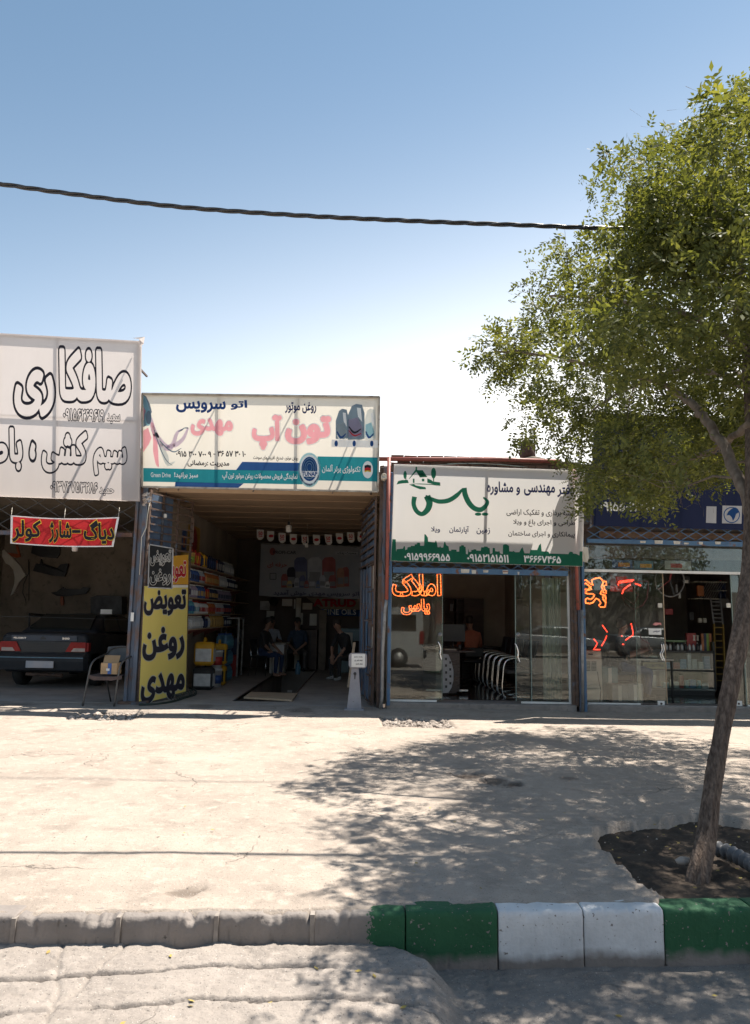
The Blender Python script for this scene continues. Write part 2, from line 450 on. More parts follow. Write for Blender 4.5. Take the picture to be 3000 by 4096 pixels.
def band_glyphs(sx, levels, res=2):
    """letters joined into one shape on a fine grid: meshes of the zones between the given outward distances (em)"""
    vs, fs, es = _tmesh(sx, res, 1.0, True); ov, of, oe = _tmesh(sx, res, 1.0, False)
    T = []
    for f in fs:
        for k in range(1, len(f) - 1): T.append((vs[f[0]][:2], vs[f[k]][:2], vs[f[k + 1]][:2]))
    T = np.array(T); S0 = np.array([ov[a][:2] for a, b in oe]); S1 = np.array([ov[b][:2] for a, b in oe])
    pad = max(levels) + .02; lo = T.reshape(-1, 2).min(0) - pad; hi = T.reshape(-1, 2).max(0) + pad
    st = max(.009, (hi[0] - lo[0]) / 420); gx_ = np.arange(lo[0], hi[0] + st, st); gy_ = np.arange(lo[1], hi[1] + st, st)
    X, Y = np.meshgrid(gx_, gy_); Px = X.ravel(); Py = Y.ravel(); D = np.full(Px.shape, 9.0); ins = np.zeros(Px.shape, bool)
    for a, b in zip(S0, S1):
        d = b - a; L2 = d @ d + 1e-12; m = (Px > min(a[0], b[0]) - pad) & (Px < max(a[0], b[0]) + pad) & (Py > min(a[1], b[1]) - pad) & (Py < max(a[1], b[1]) + pad)
        px_, py_ = Px[m], Py[m]; t = np.clip(((px_ - a[0]) * d[0] + (py_ - a[1]) * d[1]) / L2, 0, 1)
        D[m] = np.minimum(D[m], np.hypot(px_ - a[0] - t * d[0], py_ - a[1] - t * d[1]))
    for (a, b, c) in T:
        m = (Px >= min(a[0], b[0], c[0])) & (Px <= max(a[0], b[0], c[0])) & (Py >= min(a[1], b[1], c[1])) & (Py <= max(a[1], b[1], c[1]))
        if not m.any(): continue
        px_, py_ = Px[m], Py[m]; f_ = lambda p, q: (px_ - p[0]) * (q[1] - p[1]) - (py_ - p[1]) * (q[0] - p[0])
        s1, s2, s3 = f_(a, b), f_(b, c), f_(c, a); i_ = ((s1 >= 0) & (s2 >= 0) & (s3 >= 0)) | ((s1 <= 0) & (s2 <= 0) & (s3 <= 0)); w_ = np.where(m)[0][i_]; ins[w_] = True
    D = np.where(ins, -D, D).reshape(X.shape); out = []
    for (l0, l1) in zip(levels[:-1], levels[1:]):
        V = []; F = []; ny, nx = D.shape
        mn = np.minimum(np.minimum(D[:-1, :-1], D[1:, :-1]), np.minimum(D[:-1, 1:], D[1:, 1:])); mx_ = np.maximum(np.maximum(D[:-1, :-1], D[1:, :-1]), np.maximum(D[:-1, 1:], D[1:, 1:]))
        for j, i in zip(*np.where((mx_ > l0) & (mn < l1))):
            P_ = [(gx_[i], gy_[j], D[j, i]), (gx_[i + 1], gy_[j], D[j, i + 1]), (gx_[i + 1], gy_[j + 1], D[j + 1, i + 1]), (gx_[i], gy_[j + 1], D[j + 1, i])]
            for lv, sg in ((l0, 1), (l1, -1)):
                Q_ = []
                for k in range(len(P_)):
                    a, b = P_[k - 1], P_[k]; ia = (a[2] - lv) * sg >= 0; ib = (b[2] - lv) * sg >= 0
                    if ia != ib: t = (lv - a[2]) / (b[2] - a[2]); Q_.append(tuple(a[q] + (b[q] - a[q]) * t for q in range(3)))
                    if ib: Q_.append(b)
                P_ = Q_
                if not P_: break
            if len(P_) >= 3:
                b0 = len(V); V += [Vector((p[0], p[1], 0)) for p in P_]; F.append(tuple(range(b0, b0 + len(P_))))
        out.append((V, F))
    return out, (lo + pad - max(levels), hi - pad + max(levels))
def band_text(parent, sx, box, Y, mats, levels, slope, layer=1, step=.0015):
    zones, (lo, hi) = band_glyphs(sx, levels); x0, y0, x1, y1 = box; cx = (x0 + x1) / 2
    for (V, F), (mt, nm) in zip(zones, mats):
        if mt is None: continue
        mb = MB(); mb.add([Q(x0 + (x1 - x0) * (v.x - lo[0]) / (hi[0] - lo[0]), y1 + (y0 - y1) * (v.y - lo[1]) / (hi[1] - lo[1]) + slope * (x0 + (x1 - x0) * (v.x - lo[0]) / (hi[0] - lo[0]) - cx), Y, layer * step) for v in V], F)
        mb.build(nm, mt, parent, fix=False)
def ring_glyphs(sx, a, b_, res=3):
    """only the rim of each letter, between the outward offsets a and b_"""
    ov, of, oe = _tmesh(sx, res, 1.0, False); adj = {}
    for p, q in oe: adj.setdefault(p, []).append(q); adj.setdefault(q, []).append(p)
    seen = set(); loops = []
    for s0 in list(adj):
        if s0 in seen: continue
        lp = [s0]; seen.add(s0); cur = s0
        while True:
            nx = [q for q in adj[cur] if q not in seen]
            if not nx: break
            cur = nx[0]; seen.add(cur); lp.append(cur)
        P_ = [ov[i] for i in lp]; P_ = [p for i, p in enumerate(P_) if (p - P_[i - 1]).length > 1e-4]
        if len(P_) > 2: loops.append(P_)
    area = lambda P_: sum(P_[i - 1].x * P_[i].y - P_[i].x * P_[i - 1].y for i in range(len(P_)))
    sg = 1 if area(max(loops, key=lambda l: abs(area(l)))) < 0 else -1
    vs = []; fs = []; lay = []
    for li, P_ in enumerate(loops):
        n = len(P_); b0 = len(vs)
        for i in range(n):
            d1 = (P_[i] - P_[i - 1]).normalized(); d2 = (P_[(i + 1) % n] - P_[i]).normalized(); t = d1 + d2; t = t.normalized() if t.length > .3 else d1
            nr_ = Vector((-t.y, t.x, 0)) * sg / max(.45, abs(t.dot(d1)))
            vs += [P_[i] + nr_ * a, P_[i] + nr_ * b_]; lay += [float(li % 5), li % 5 + .6]
        for i in range(n):
            j = (i + 1) % n; fs.append((b0 + 2 * i, b0 + 2 * j, b0 + 2 * j + 1, b0 + 2 * i + 1))
    return vs, fs, lay
def ptext(parent, sx, box, Y, mat, slope=0.0175, bold=0.02, layer=1, wire=0.0, name='lettering', space=1.0, fitbold=None, step=0.0015, ring=None):
    """writes a line so that its outline fills the photo-pixel box (x0,y0,x1,y1) on the sign's plane"""
    key = (sx, bold, wire, space, ring)
    if key not in _GC: _GC[key] = ring_glyphs(sx, *ring) if ring else glyphs(sx, bold, wire, space=space)
    vs, fs, lay = _GC[key]
    if not vs: return None
    if fitbold is None: ref = vs
    else:
        k2 = (sx, fitbold, 0.0, space)
        if k2 not in _GC: _GC[k2] = glyphs(sx, fitbold, 0.0, space=space)
        ref = _GC[k2][0]
    xs = [v.x for v in ref]; ys = [v.y for v in ref]
    ax, bx, ay, by = min(xs), max(xs), min(ys), max(ys)
    x0, y0, x1, y1 = box; cx = (x0 + x1) / 2
    mb = MB(); pts = []
    for v, l in zip(vs, lay):
        u = (v.x - ax) / max(1e-6, bx - ax); t_ = (v.y - ay) / max(1e-6, by - ay)
        px = x0 + (x1 - x0) * u; py = y1 + (y0 - y1) * t_ + slope * (px - cx)
        dz = layer * step + l * 0.00012
        if wire: dz += v.z * 0.25 + 0.006
        pts.append(Q(px, py, Y, dz))
    mb.add(pts, fs)
    return mb.build(name, mat, parent, fix=False)
def otext(parent, sx, box, Y, ink, rim, slope=0.0175, bold=0.03, rimw=0.03, layer=1, name='lettering'):
    """letter with a rim of another colour: the rim lies under the letter"""
    a = ptext(parent, sx, box, Y, rim, slope, bold + rimw, layer, name='lettering_outline', fitbold=bold)
    ptext(parent, sx, box, Y, ink, slope, bold, layer + 1.2, name=name)
def ppoly(parent, name, pts, Y, mat, layer=1, step=0.0015, label=None):
    mb = MB(); mb.flat([Q(x, y, Y, layer * step) for x, y in pts])
    return mb.build(name, mat, parent, label=label, fix=False)
def ell(cx, cy, rx, ry, n=28, a0=0, a1=360):
    return [(cx + rx * math.cos(R(a0 + (a1 - a0) * i / (n - (0 if a1 - a0 >= 360 else 1)))), cy + ry * math.sin(R(a0 + (a1 - a0) * i / (n - (0 if a1 - a0 >= 360 else 1))))) for i in range(n)]
def stroke(pts, ws):
    """outline polygon of a brush stroke in the photo's pixels"""
    L = []; Rr = []
    for i, (x, y) in enumerate(pts):
        a = pts[max(0, i - 1)]; b = pts[min(len(pts) - 1, i + 1)]
        dx, dy = b[0] - a[0], b[1] - a[1]; l = math.hypot(dx, dy) or 1
        nx, ny = -dy / l, dx / l; w_ = ws[i] / 2
        L.append((x + nx * w_, y + ny * w_)); Rr.append((x - nx * w_, y - ny * w_))
    return L, Rr
def pstroke(parent, name, pts, ws, Y, mat, layer=1, step=0.0015):
    pts, ws = smooth_poly(pts, ws)
    L, Rr = stroke(pts, ws); mb = MB(); n = len(L)
    vs = [Q(x, y, Y, layer * step) for x, y in L] + [Q(x, y, Y, layer * step) for x, y in Rr]
    mb.add(vs, [(i, i + 1, n + i + 1, n + i) for i in range(n - 1)])
    return mb.build(name, mat, parent, fix=False)
def smooth_poly(pts, ws, k=5):
    o = []; ow = []
    for i in range(len(pts) - 1):
        p0 = pts[max(0, i - 1)]; p1 = pts[i]; p2 = pts[i + 1]; p3 = pts[min(len(pts) - 1, i + 2)]
        for j in range(k):
            t = j / k
            o.append(tuple(.5 * ((2 * p1[a]) + (-p0[a] + p2[a]) * t + (2 * p0[a] - 5 * p1[a] + 4 * p2[a] - p3[a]) * t * t + (-p0[a] + 3 * p1[a] - 3 * p2[a] + p3[a]) * t ** 3) for a in range(len(p1))))
            ow.append(ws[i] * (1 - t) + ws[i + 1] * t)
    o.append(tuple(pts[-1])); ow.append(ws[-1])
    return o, ow
def inpoly(x, y, poly):
    r_ = False; n = len(poly); j = n - 1
    for i in range(n):
        xi, yi = poly[i]; xj, yj = poly[j]
        if (yi > y) != (yj > y) and x < (xj - xi) * (y - yi) / (yj - yi) + xi: r_ = not r_
        j = i
    return r_
def fbm(x, y, z=0.0, o=3):
    s_ = 0; a = 1; t = 0
    for i in range(o):
        s_ += a * noise.noise(Vector((x, y, z))); t += a; a *= .5; x *= 2.1; y *= 2.1; z *= 2.1
    return s_ / t
def ground_mat(name, c1, c2, dark=False):
    """worn concrete: broad stains, aggregate specks, hair cracks; the darker road tone beside the mortar apron comes from a mesh attribute"""
    m, t, o = _nodes(name); b = N(t, 'ShaderNodeBsdfPrincipled'); b.inputs['Roughness'].default_value = .93; b.inputs['Specular IOR Level'].default_value = .15
    c, f, src = noise_mix(t, .9, c1, c2, .35, .65, detail=8, rough=.65)
    c, _, _ = noise_mix(t, 3.2, c, tuple(x * .84 for x in c2), .50, .74, detail=6)
    c, _, _ = noise_mix(t, 11, c, tuple(min(1, x * 1.10) for x in c1), .52, .70, detail=6)
    if dark:
        at = N(t, 'ShaderNodeAttribute', attribute_name='mound'); mx = N(t, 'ShaderNodeMix', data_type='RGBA'); t.links.new(at.outputs['Fac'], mx.inputs[0])
        a2, _, _ = noise_mix(t, 5, (.26, .228, .20), (.19, .168, .15), .35, .65); t.links.new(a2, mx.inputs[6]); t.links.new(c, mx.inputs[7]); c = mx.outputs[2]
    if not dark:
        at = N(t, 'ShaderNodeAttribute', attribute_name='stain'); mx = N(t, 'ShaderNodeMix', data_type='RGBA'); t.links.new(at.outputs['Fac'], mx.inputs[0]); t.links.new(c, mx.inputs[6]); mx.inputs[7].default_value = (.085, .062, .048, 1); c = mx.outputs[2]
    sp, _, _ = noise_mix(t, 85, c, tuple(x * .42 for x in c2), .62, .70, detail=3)
    sp, _, _ = noise_mix(t, 130, sp, (.50, .46, .42), .66, .72, detail=2)
    # fine cracks
    vo = N(t, 'ShaderNodeTexVoronoi', feature='DISTANCE_TO_EDGE'); vo.inputs['Scale'].default_value = .75
    nz = N(t, 'ShaderNodeTexNoise'); nz.inputs['Scale'].default_value = 2.4; nz.inputs['Detail'].default_value = 7; t.links.new(src, nz.inputs['Vector'])
    ad = N(t, 'ShaderNodeVectorMath', operation='MULTIPLY_ADD'); ad.inputs[1].default_value = (.7, .7, .7); t.links.new(nz.outputs['Color'], ad.inputs[0]); t.links.new(src, ad.inputs[2]); t.links.new(ad.outputs[0], vo.inputs['Vector'])
    mr = N(t, 'ShaderNodeMapRange'); mr.inputs[1].default_value = .0; mr.inputs[2].default_value = .007; mr.inputs[3].default_value = .75; mr.inputs[4].default_value = 0; t.links.new(vo.outputs['Distance'], mr.inputs[0])
    n3 = N(t, 'ShaderNodeTexNoise'); n3.inputs['Scale'].default_value = .8; t.links.new(src, n3.inputs['Vector']); m3 = N(t, 'ShaderNodeMapRange'); m3.inputs[1].default_value = .5; m3.inputs[2].default_value = .62; t.links.new(n3.outputs[0], m3.inputs[0])
    mu = N(t, 'ShaderNodeMath', operation='MULTIPLY'); t.links.new(mr.outputs[0], mu.inputs[0]); t.links.new(m3.outputs[0], mu.inputs[1])
    mc = N(t, 'ShaderNodeMix', data_type='RGBA'); t.links.new(mu.outputs[0], mc.inputs[0]); t.links.new(sp, mc.inputs[6]); mc.inputs[7].default_value = (.07, .06, .052, 1)
    t.links.new(mc.outputs[2], b.inputs['Base Color'])
    n1 = N(t, 'ShaderNodeTexNoise'); n1.inputs['Scale'].default_value = 36; n1.inputs['Detail'].default_value = 9; n1.inputs['Roughness'].default_value = .7; t.links.new(src, n1.inputs['Vector'])
    sb = N(t, 'ShaderNodeMath', operation='MULTIPLY_ADD'); sb.inputs[1].default_value = -.9; t.links.new(mu.outputs[0], sb.inputs[0]); t.links.new(n1.outputs[0], sb.inputs[2])
    bp = N(t, 'ShaderNodeBump'); bp.inputs['Strength'].default_value = .85; bp.inputs['Distance'].default_value = .012
    t.links.new(sb.outputs[0], bp.inputs['Height']); t.links.new(bp.outputs[0], b.inputs['Normal']); t.links.new(b.outputs[0], o.inputs[0]); return m
# ================================================================== materials used all over
m_apron = ground_mat('apron_concrete', (.37, .312, .262), (.285, .24, .202))
m_road = ground_mat('road_surface', (.30, .263, .232), (.24, .21, .186), dark=True)
m_soil = M('soil', (.075, .058, .045), (.045, .036, .03), 8, .95, bump=.02, bscale=40, c3=(.13, .10, .075), s3=50, lo3=.6, hi3=.7, spec=.1)
m_stone = M('rubble_stone', (.36, .31, .27), (.26, .22, .19), 5, .9, bump=.006, bscale=50, island=.35, spec=.2)
m_plast = M('old_plaster', (.29, .24, .185), (.19, .155, .12), 1.2, .92, bump=.01, bscale=18, c3=(.12, .10, .08), s3=7, lo3=.55, hi3=.75, spec=.2)
m_plast2 = M('pale_plaster', (.46, .39, .31), (.33, .275, .22), 1.0, .92, bump=.006, bscale=14, c3=(.25, .20, .16), s3=5, lo3=.6, hi3=.8, spec=.2)
m_ceil = M('ceiling_plaster', (.40, .275, .18), (.29, .20, .13), .9, .92, bump=.01, bscale=5, c3=(.20, .14, .10), s3=3.5, lo3=.6, hi3=.75, spec=.2, stretch=(.35, 1.2, 1))
m_floor = M('workshop_floor', (.37, .325, .285), (.27, .235, .205), 1.6, .75, bump=.003, bscale=50, c3=(.08, .072, .065), s3=4, lo3=.62, hi3=.8)
m_brick = M('brick', (.20, .12, .09), (.13, .085, .065), 5, .9, bump=.004, bscale=70, spec=.2)
m_mortar = M('mortar', (.20, .17, .14), (.13, .11, .095), 8, .95, bump=.006, bscale=60, spec=.1)
m_roof = M('roof_felt', (.12, .11, .10), (.09, .085, .08), 3, .95)
m_blue = M('blue_paint', (.075, .17, .30), (.055, .12, .22), 5, .5, bump=.001, bscale=90, c3=(.16, .07, .035), s3=7, lo3=.57, hi3=.66)
m_blued = M('dull_blue_sheet', (.10, .15, .23), (.06, .09, .15), 3, .55, bump=.002, bscale=30, c3=(.11, .055, .035), s3=6, lo3=.58, hi3=.68)
m_rust = M('rusty_steel', (.14, .085, .06), (.07, .05, .042), 9, .75, bump=.003, bscale=80, c3=(.10, .12, .15), s3=5, lo3=.55, hi3=.65)
m_rblue = M('rust_and_blue', (.10, .13, .18), (.075, .095, .13), 4, .6, bump=.002, bscale=80, c3=(.13, .07, .045), s3=4.5, lo3=.48, hi3=.6, stretch=(1, 1, .45))
m_redpipe = M('red_oxide_paint', (.33, .085, .06), (.22, .06, .045), 5, .55, c3=(.12, .06, .045), s3=9, lo3=.6, hi3=.7)
m_galv = M('galvanised', (.33, .32, .31), (.22, .21, .20), 8, .5, metal=.5, c3=(.15, .11, .09), s3=14, lo3=.62, hi3=.72)
m_white = M('white_paint', (.76, .75, .72), (.66, .64, .60), 5, .5)
m_offw = M('off_white_plastic', (.62, .58, .50), (.54, .50, .42), 4, .5)
m_black = M('black_plastic', (.02, .02, .021), (.03, .03, .03), 7, .45)
m_dark = M('dark_metal', (.045, .043, .042), (.03, .028, .027), 8, .5, metal=.3)
m_chrome = M('chrome', (.72, .72, .72), (.6, .6, .6), 4, .14, metal=1)
m_wood = M('dark_wood', (.075, .040, .025), (.045, .025, .017), 3, .5, stretch=(1, 1, 8))
m_plank = M('pale_plank', (.46, .34, .23), (.36, .26, .17), 4, .8, stretch=(1, 6, 6), bump=.002)
m_glass = glass('shop_glass', refl=1.15, dirt=.02)
m_wire = M('wire_black', (.02, .02, .02), (.03, .03, .03), 9, .4)
m_tile = M('dark_floor_tile', (.065, .06, .055), (.045, .042, .04), 2.5, .14)
m_step = M('stone_step', (.27, .235, .21), (.18, .16, .145), 5, .8, bump=.003, bscale=60, c3=(.12, .10, .09), s3=20, lo3=.6, hi3=.72)

# ================================================================== ground, pavement, road
_rs = np.random.RandomState(5)
def vno(X, Y, sc_, seed=0):
    r_ = np.random.RandomState(seed); T = r_.rand(64, 64)
    x = X * sc_ + 1000; y = Y * sc_ + 1000
    xi = np.floor(x).astype(int); yi = np.floor(y).astype(int); fx = x - xi; fy = y - yi
    fx = fx * fx * (3 - 2 * fx); fy = fy * fy * (3 - 2 * fy)
    a = T[xi % 64, yi % 64]; b = T[(xi + 1) % 64, yi % 64]; c = T[xi % 64, (yi + 1) % 64]; d = T[(xi + 1) % 64, (yi + 1) % 64]
    return (a * (1 - fx) + b * fx) * (1 - fy) + (c * (1 - fx) + d * fx) * fy
def fno(X, Y, sc_, seed=0, o=4):
    s_ = 0; a = 1; t = 0
    for i in range(o): s_ = s_ + a * vno(X, Y, sc_, seed + i); t += a; a *= .5; sc_ *= 2.03
    return s_ / t
def sst(x, a, b):
    t = np.clip((x - a) / (b - a), 0, 1); return t * t * (3 - 2 * t)
def seg(*parts):
    o = []
    for a, b, st in parts: o += list(np.arange(a, b - st * .3, st))
    o.append(parts[-1][1]); return np.array(o)
def hfield(name, xs, ys, fn, mat, kind='structure', parent=None, label=None, att=None):
    """xs: column coordinates, ys: rows as 0..1-like coordinates; fn(X, Y) -> X, Y, Z"""
    X, Y = np.meshgrid(xs, ys); X2, Y2, Z = fn(X, Y)
    nx, ny = len(xs), len(ys)
    co = np.stack([X2, Y2, Z], -1).reshape(-1, 3)
    i = np.arange((ny - 1) * (nx - 1)); r_ = i // (nx - 1); c_ = i % (nx - 1); a = r_ * nx + c_
    fa = np.stack([a, a + 1, a + nx + 1, a + nx], -1)
    me = bpy.data.meshes.new(name); me.vertices.add(len(co)); me.vertices.foreach_set('co', co.ravel().astype(np.float32))
    me.loops.add(fa.size); me.loops.foreach_set('vertex_index', fa.ravel().astype(np.int32))
    me.polygons.add(len(fa)); me.polygons.foreach_set('loop_start', np.arange(0, fa.size, 4, dtype=np.int32))
    me.polygons.foreach_set('use_smooth', np.ones(len(fa), bool))
    me.update(calc_edges=True); me.materials.append(mat)
    if att:
        a_ = me.attributes.new(att, 'FLOAT', 'POINT'); a_.data.foreach_set('value', ATT[att].ravel().astype(np.float32))
    o = bpy.data.objects.new(name, me); COL.objects.link(o)
    if kind: o['kind'] = kind
    if parent: o.parent = parent
    if label: o['label'] = label
    return o
def kerbY(x): return 3.99 + .065 * x
jx = [G(x, 3655).x for x in (77, 486, 872, 1253, 1623, 1996, 2344, 2674)]
g = MB(); g.box(-300, 300, -300, 300, -1.0, -.9); g.build('ground', m_soil, kind='structure')

pit_poly = [(G(x, y).x, G(x, y).y) for x, y in ((2354, 3343), (2400, 3312), (2453, 3288), (2540, 3282), (2635, 3275), (2771, 3261), (2898, 3270))] + [(3.0, 5.75), (3.6, 5.2), (3.7, 4.15), (1.62, 4.12)] + \
           [(G(x, y).x, G(x, y).y) for x, y in ((2590, 3552), (2508, 3488), (2440, 3425), (2408, 3397))]
grav = []
for (x0, x1, y0, y1) in ((290, 575, 2840, 2882), (1518, 1800, 2868, 2908)):
    a = G(x0, (y0 + y1) / 2); b = G(x1, (y0 + y1) / 2)
    grav.append((a.x, b.x, G((x0 + x1) / 2, y1).y, G((x0 + x1) / 2, y0).y))
def polydist(X, Y, poly):
    """signed distance, positive inside"""
    D = np.full(X.shape, 1e9); ins = np.zeros(X.shape, bool); n = len(poly)
    for i in range(n):
        x1, y1 = poly[i]; x2, y2 = poly[(i + 1) % n]
        dx, dy = x2 - x1, y2 - y1; t = np.clip(((X - x1) * dx + (Y - y1) * dy) / (dx * dx + dy * dy + 1e-12), 0, 1)
        D = np.minimum(D, np.hypot(X - x1 - t * dx, Y - y1 - t * dy))
        c = ((y1 > Y) != (y2 > Y)) & (X < (x2 - x1) * (Y - y1) / (y2 - y1 + 1e-12) + x1); ins ^= c
    return np.where(ins, D, -D)
potholes = [(G(740, 3555).x, G(740, 3555).y, .13), (G(1870, 3100).x, G(1870, 3100).y, .18), (G(1960, 3130).x, G(1960, 3130).y, .16), (G(2050, 3135).x, G(2050, 3135).y, .12), (G(630, 3050).x, G(630, 3050).y, .10)]
ATT = {}
STN = [(G(px_, py_).x, G(px_, py_).y, rx_, ry_, am_) for px_, py_, rx_, ry_, am_ in ((745, 3560, .15, .10, .55), (1870, 3098, .22, .16, .8), (1960, 3122, .2, .13, .75), (2050, 3135, .12, .14, .9), (2280, 3118, .1, .1, .6), (640, 3050, .14, .1, .35), (1180, 2980, .12, .16, .25), (1560, 3010, .1, .1, .3), (900, 2930, .16, .2, .22), (400, 3140, .18, .14, .2), (1300, 3230, .08, .06, .3), (180, 2925, .2, .18, .3))]
STN += [(x_, y_, .25, .35, .45) for x_, y_ in ((-1.0, 11.9), (-2.6, 12.1), (-5.6, 12.0), (-6.6, 11.7))]
def apron(X, V):
    cov = np.where(X < G(1478, 3640).x, .035, np.where(X < jx[-1] + .01, .085, .165)) + (fno(X, X * 0, 16, 201) - .5) * .05
    y0 = kerbY(X) + cov; Y = y0 + (12.42 - y0) * V
    Z = (fno(X, Y, .8, 3) - .5) * .03 * sst(V, 0, .1) + (fno(X, Y, 14, 9) - .5) * .006
    Z += .004 - .05 * (V < .001)
    near = sst(y0 + .9 - Y, 0, .9)
    Z += near * (fno(X, Y, 9, 21) - .5) * .02
    # shallow patched seam lines parallel to the kerb
    for yy, dp in ((8.0, .010), (6.75, .008)):
        s_ = yy + (fno(X, Y, .6, 31) - .5) * .25
        Z -= dp * np.exp(-((Y - s_) / .03) ** 2)
    for (cx, cy, r_) in potholes:
        d = np.hypot(X - cx, (Y - cy)) + (fno(X, Y, 12, 5) - .5) * .12
        Z -= .022 * sst(r_ - d, 0, .05) * (.6 + fno(X, Y, 30, 6))
    sn = np.zeros(X.shape)
    for (cx, cy, rx, ry, am) in STN:
        d = np.hypot((X - cx) / rx, (Y - cy) / ry) + (fno(X, Y, 9, 305) - .5) * 1.1
        sn = np.maximum(sn, am * sst(1.0 - d, 0, .5))
    ATT['stain'] = sn
    D = polydist(X, Y, pit_poly) + (fno(X, Y, 7, 41) - .5) * .16
    Z -= .11 * sst(D, -.01, .07)
    Z += .012 * np.exp(-(D / .06) ** 2) * (D < .02)
    for (a, b, c, d) in grav:
        D = np.minimum(np.minimum(X - a, b - X), np.minimum(Y - c, d - Y)) + (fno(X, Y, 5, 51) - .5) * .15
        Z -= .07 * sst(D, -.02, .05)
    return X, Y, Z
hfield('pavement', seg((-16, -5, .5), (-5, -2.6, .045), (-2.6, 3.6, .03), (3.6, 6.3, .045), (6.3, 18, .5)), seg((0, .04, .0025), (.04, .35, .005), (.35, .8, .007), (.8, 1, .005)), apron, m_apron, att='stain')
def soil(X, Y):
    return X, Y, -.055 + (fno(X, Y, 3, 71) - .5) * .05 + (fno(X, Y, 25, 72) - .5) * .03
hfield('soil', seg((1.2, 3.9, .03)), seg((4.2, 6.2, .03)), soil, m_soil)

# concrete gutter and road
bx = [(G(x, y, -.17).x, G(x, y, -.17).y) for x, y in ((1835, 4096), (1835, 3990), (1815, 3900), (1775, 3850), (1690, 3805), (1600, 3775), (1480, 3760))]
bx.sort(key=lambda p: p[1]); bY = [p[1] for p in bx]; bX = [p[0] for p in bx]
def pline(pts, z=-.18):
    w_ = [G(x, y, z) for x, y in pts]; return [p.x for p in w_], [p.y for p in w_]
gro = [pline(p) for p in (((-300, 3975), (0, 3955), (300, 3938), (600, 3915), (900, 3895), (1100, 3895), (1350, 3900), (1500, 3910), (1650, 3915)),
                          ((-300, 4090), (0, 4076), (350, 4048), (800, 4010), (1000, 4012), (1250, 4008), (1500, 4010), (1650, 4015)),
                          ((-200, 3848), (0, 3838), (250, 3815), (500, 3803), (900, 3795), (1250, 3800), (1400, 3800)))]
def roadf(X, V):
    ye = kerbY(X) + .03; Y = np.where(V >= 0, -12 + (ye + 12) * V, 0)
    base = -.275 + .02 * (fno(X, Y, 1.2, 81) - .5)
    xb = np.interp(Y, bY, bX) + (fno(X, Y, 6, 82) - .5) * .08
    mask = sst(xb - X, -.04, .13) * sst(Y, 2.0, 2.5)
    zm = -.120 - (kerbY(X) - Y) * .055 + (fno(X, Y, 2.2, 83) - .5) * .035 - .05 * sst(X - xb, -.5, 0) * .5
    # the near-kerb lip of mortar, uneven
    zm -= .022 * sst(fno(X, Y * 0, 3.5, 84), .45, .75) * sst(Y - kerbY(X), -.06, 0)
    for i, (gx, gy) in enumerate(gro):
        yl = np.interp(X, gx, gy) + (fno(X, Y * 0, 5, 85 + i) - .5) * .035
        am = sst(fno(X, Y * 0, 2.2, 90 + i), .25, .6) * (1.0 if i < 2 else .4)
        wd = .0035 + .008 * fno(X, Y * 0, 12, 95 + i)
        zm -= .034 * am * np.exp(-((Y - yl) / wd) ** 2)
        zm -= .006 * sst(yl - Y, -.003, .004)
    # cross cracks
    for x0, sl_ in ((-1.25, .25), (-1.33, -.3)):
        zm -= .014 * np.exp(-((X - x0 - (Y - 3.5) * sl_ - (fno(X * 0, Y, 8, 99) - .5) * .08) / .008) ** 2) * (Y > 2.6)
    Z = base * (1 - mask) + zm * mask
    ATT['mound'] = sst(mask, .02, .25)
    Z += (fno(X, Y, 22, 100) - .5) * .008 + (fno(X, Y, 70, 101) - .5) * .006
    Z -= .006 * sst(fno(X, Y, 26, 102), .64, .72)
    return X, Y, Z
hfield('road', seg((-40, -3, 1.5), (-3, -2.3, .05), (-2.3, .7, .011), (.7, 2.4, .018), (2.4, 4, .1), (4, 40, 1.5)),
       seg((0, .84, .04), (.84, .925, .004), (.925, 1, .0004)), roadf, m_road, att='mound')

def road_z(x, y):
    v_ = (y + 12) / (kerbY(x) + .03 + 12); return float(roadf(np.array([[x]]), np.array([[v_]]))[2][0, 0])
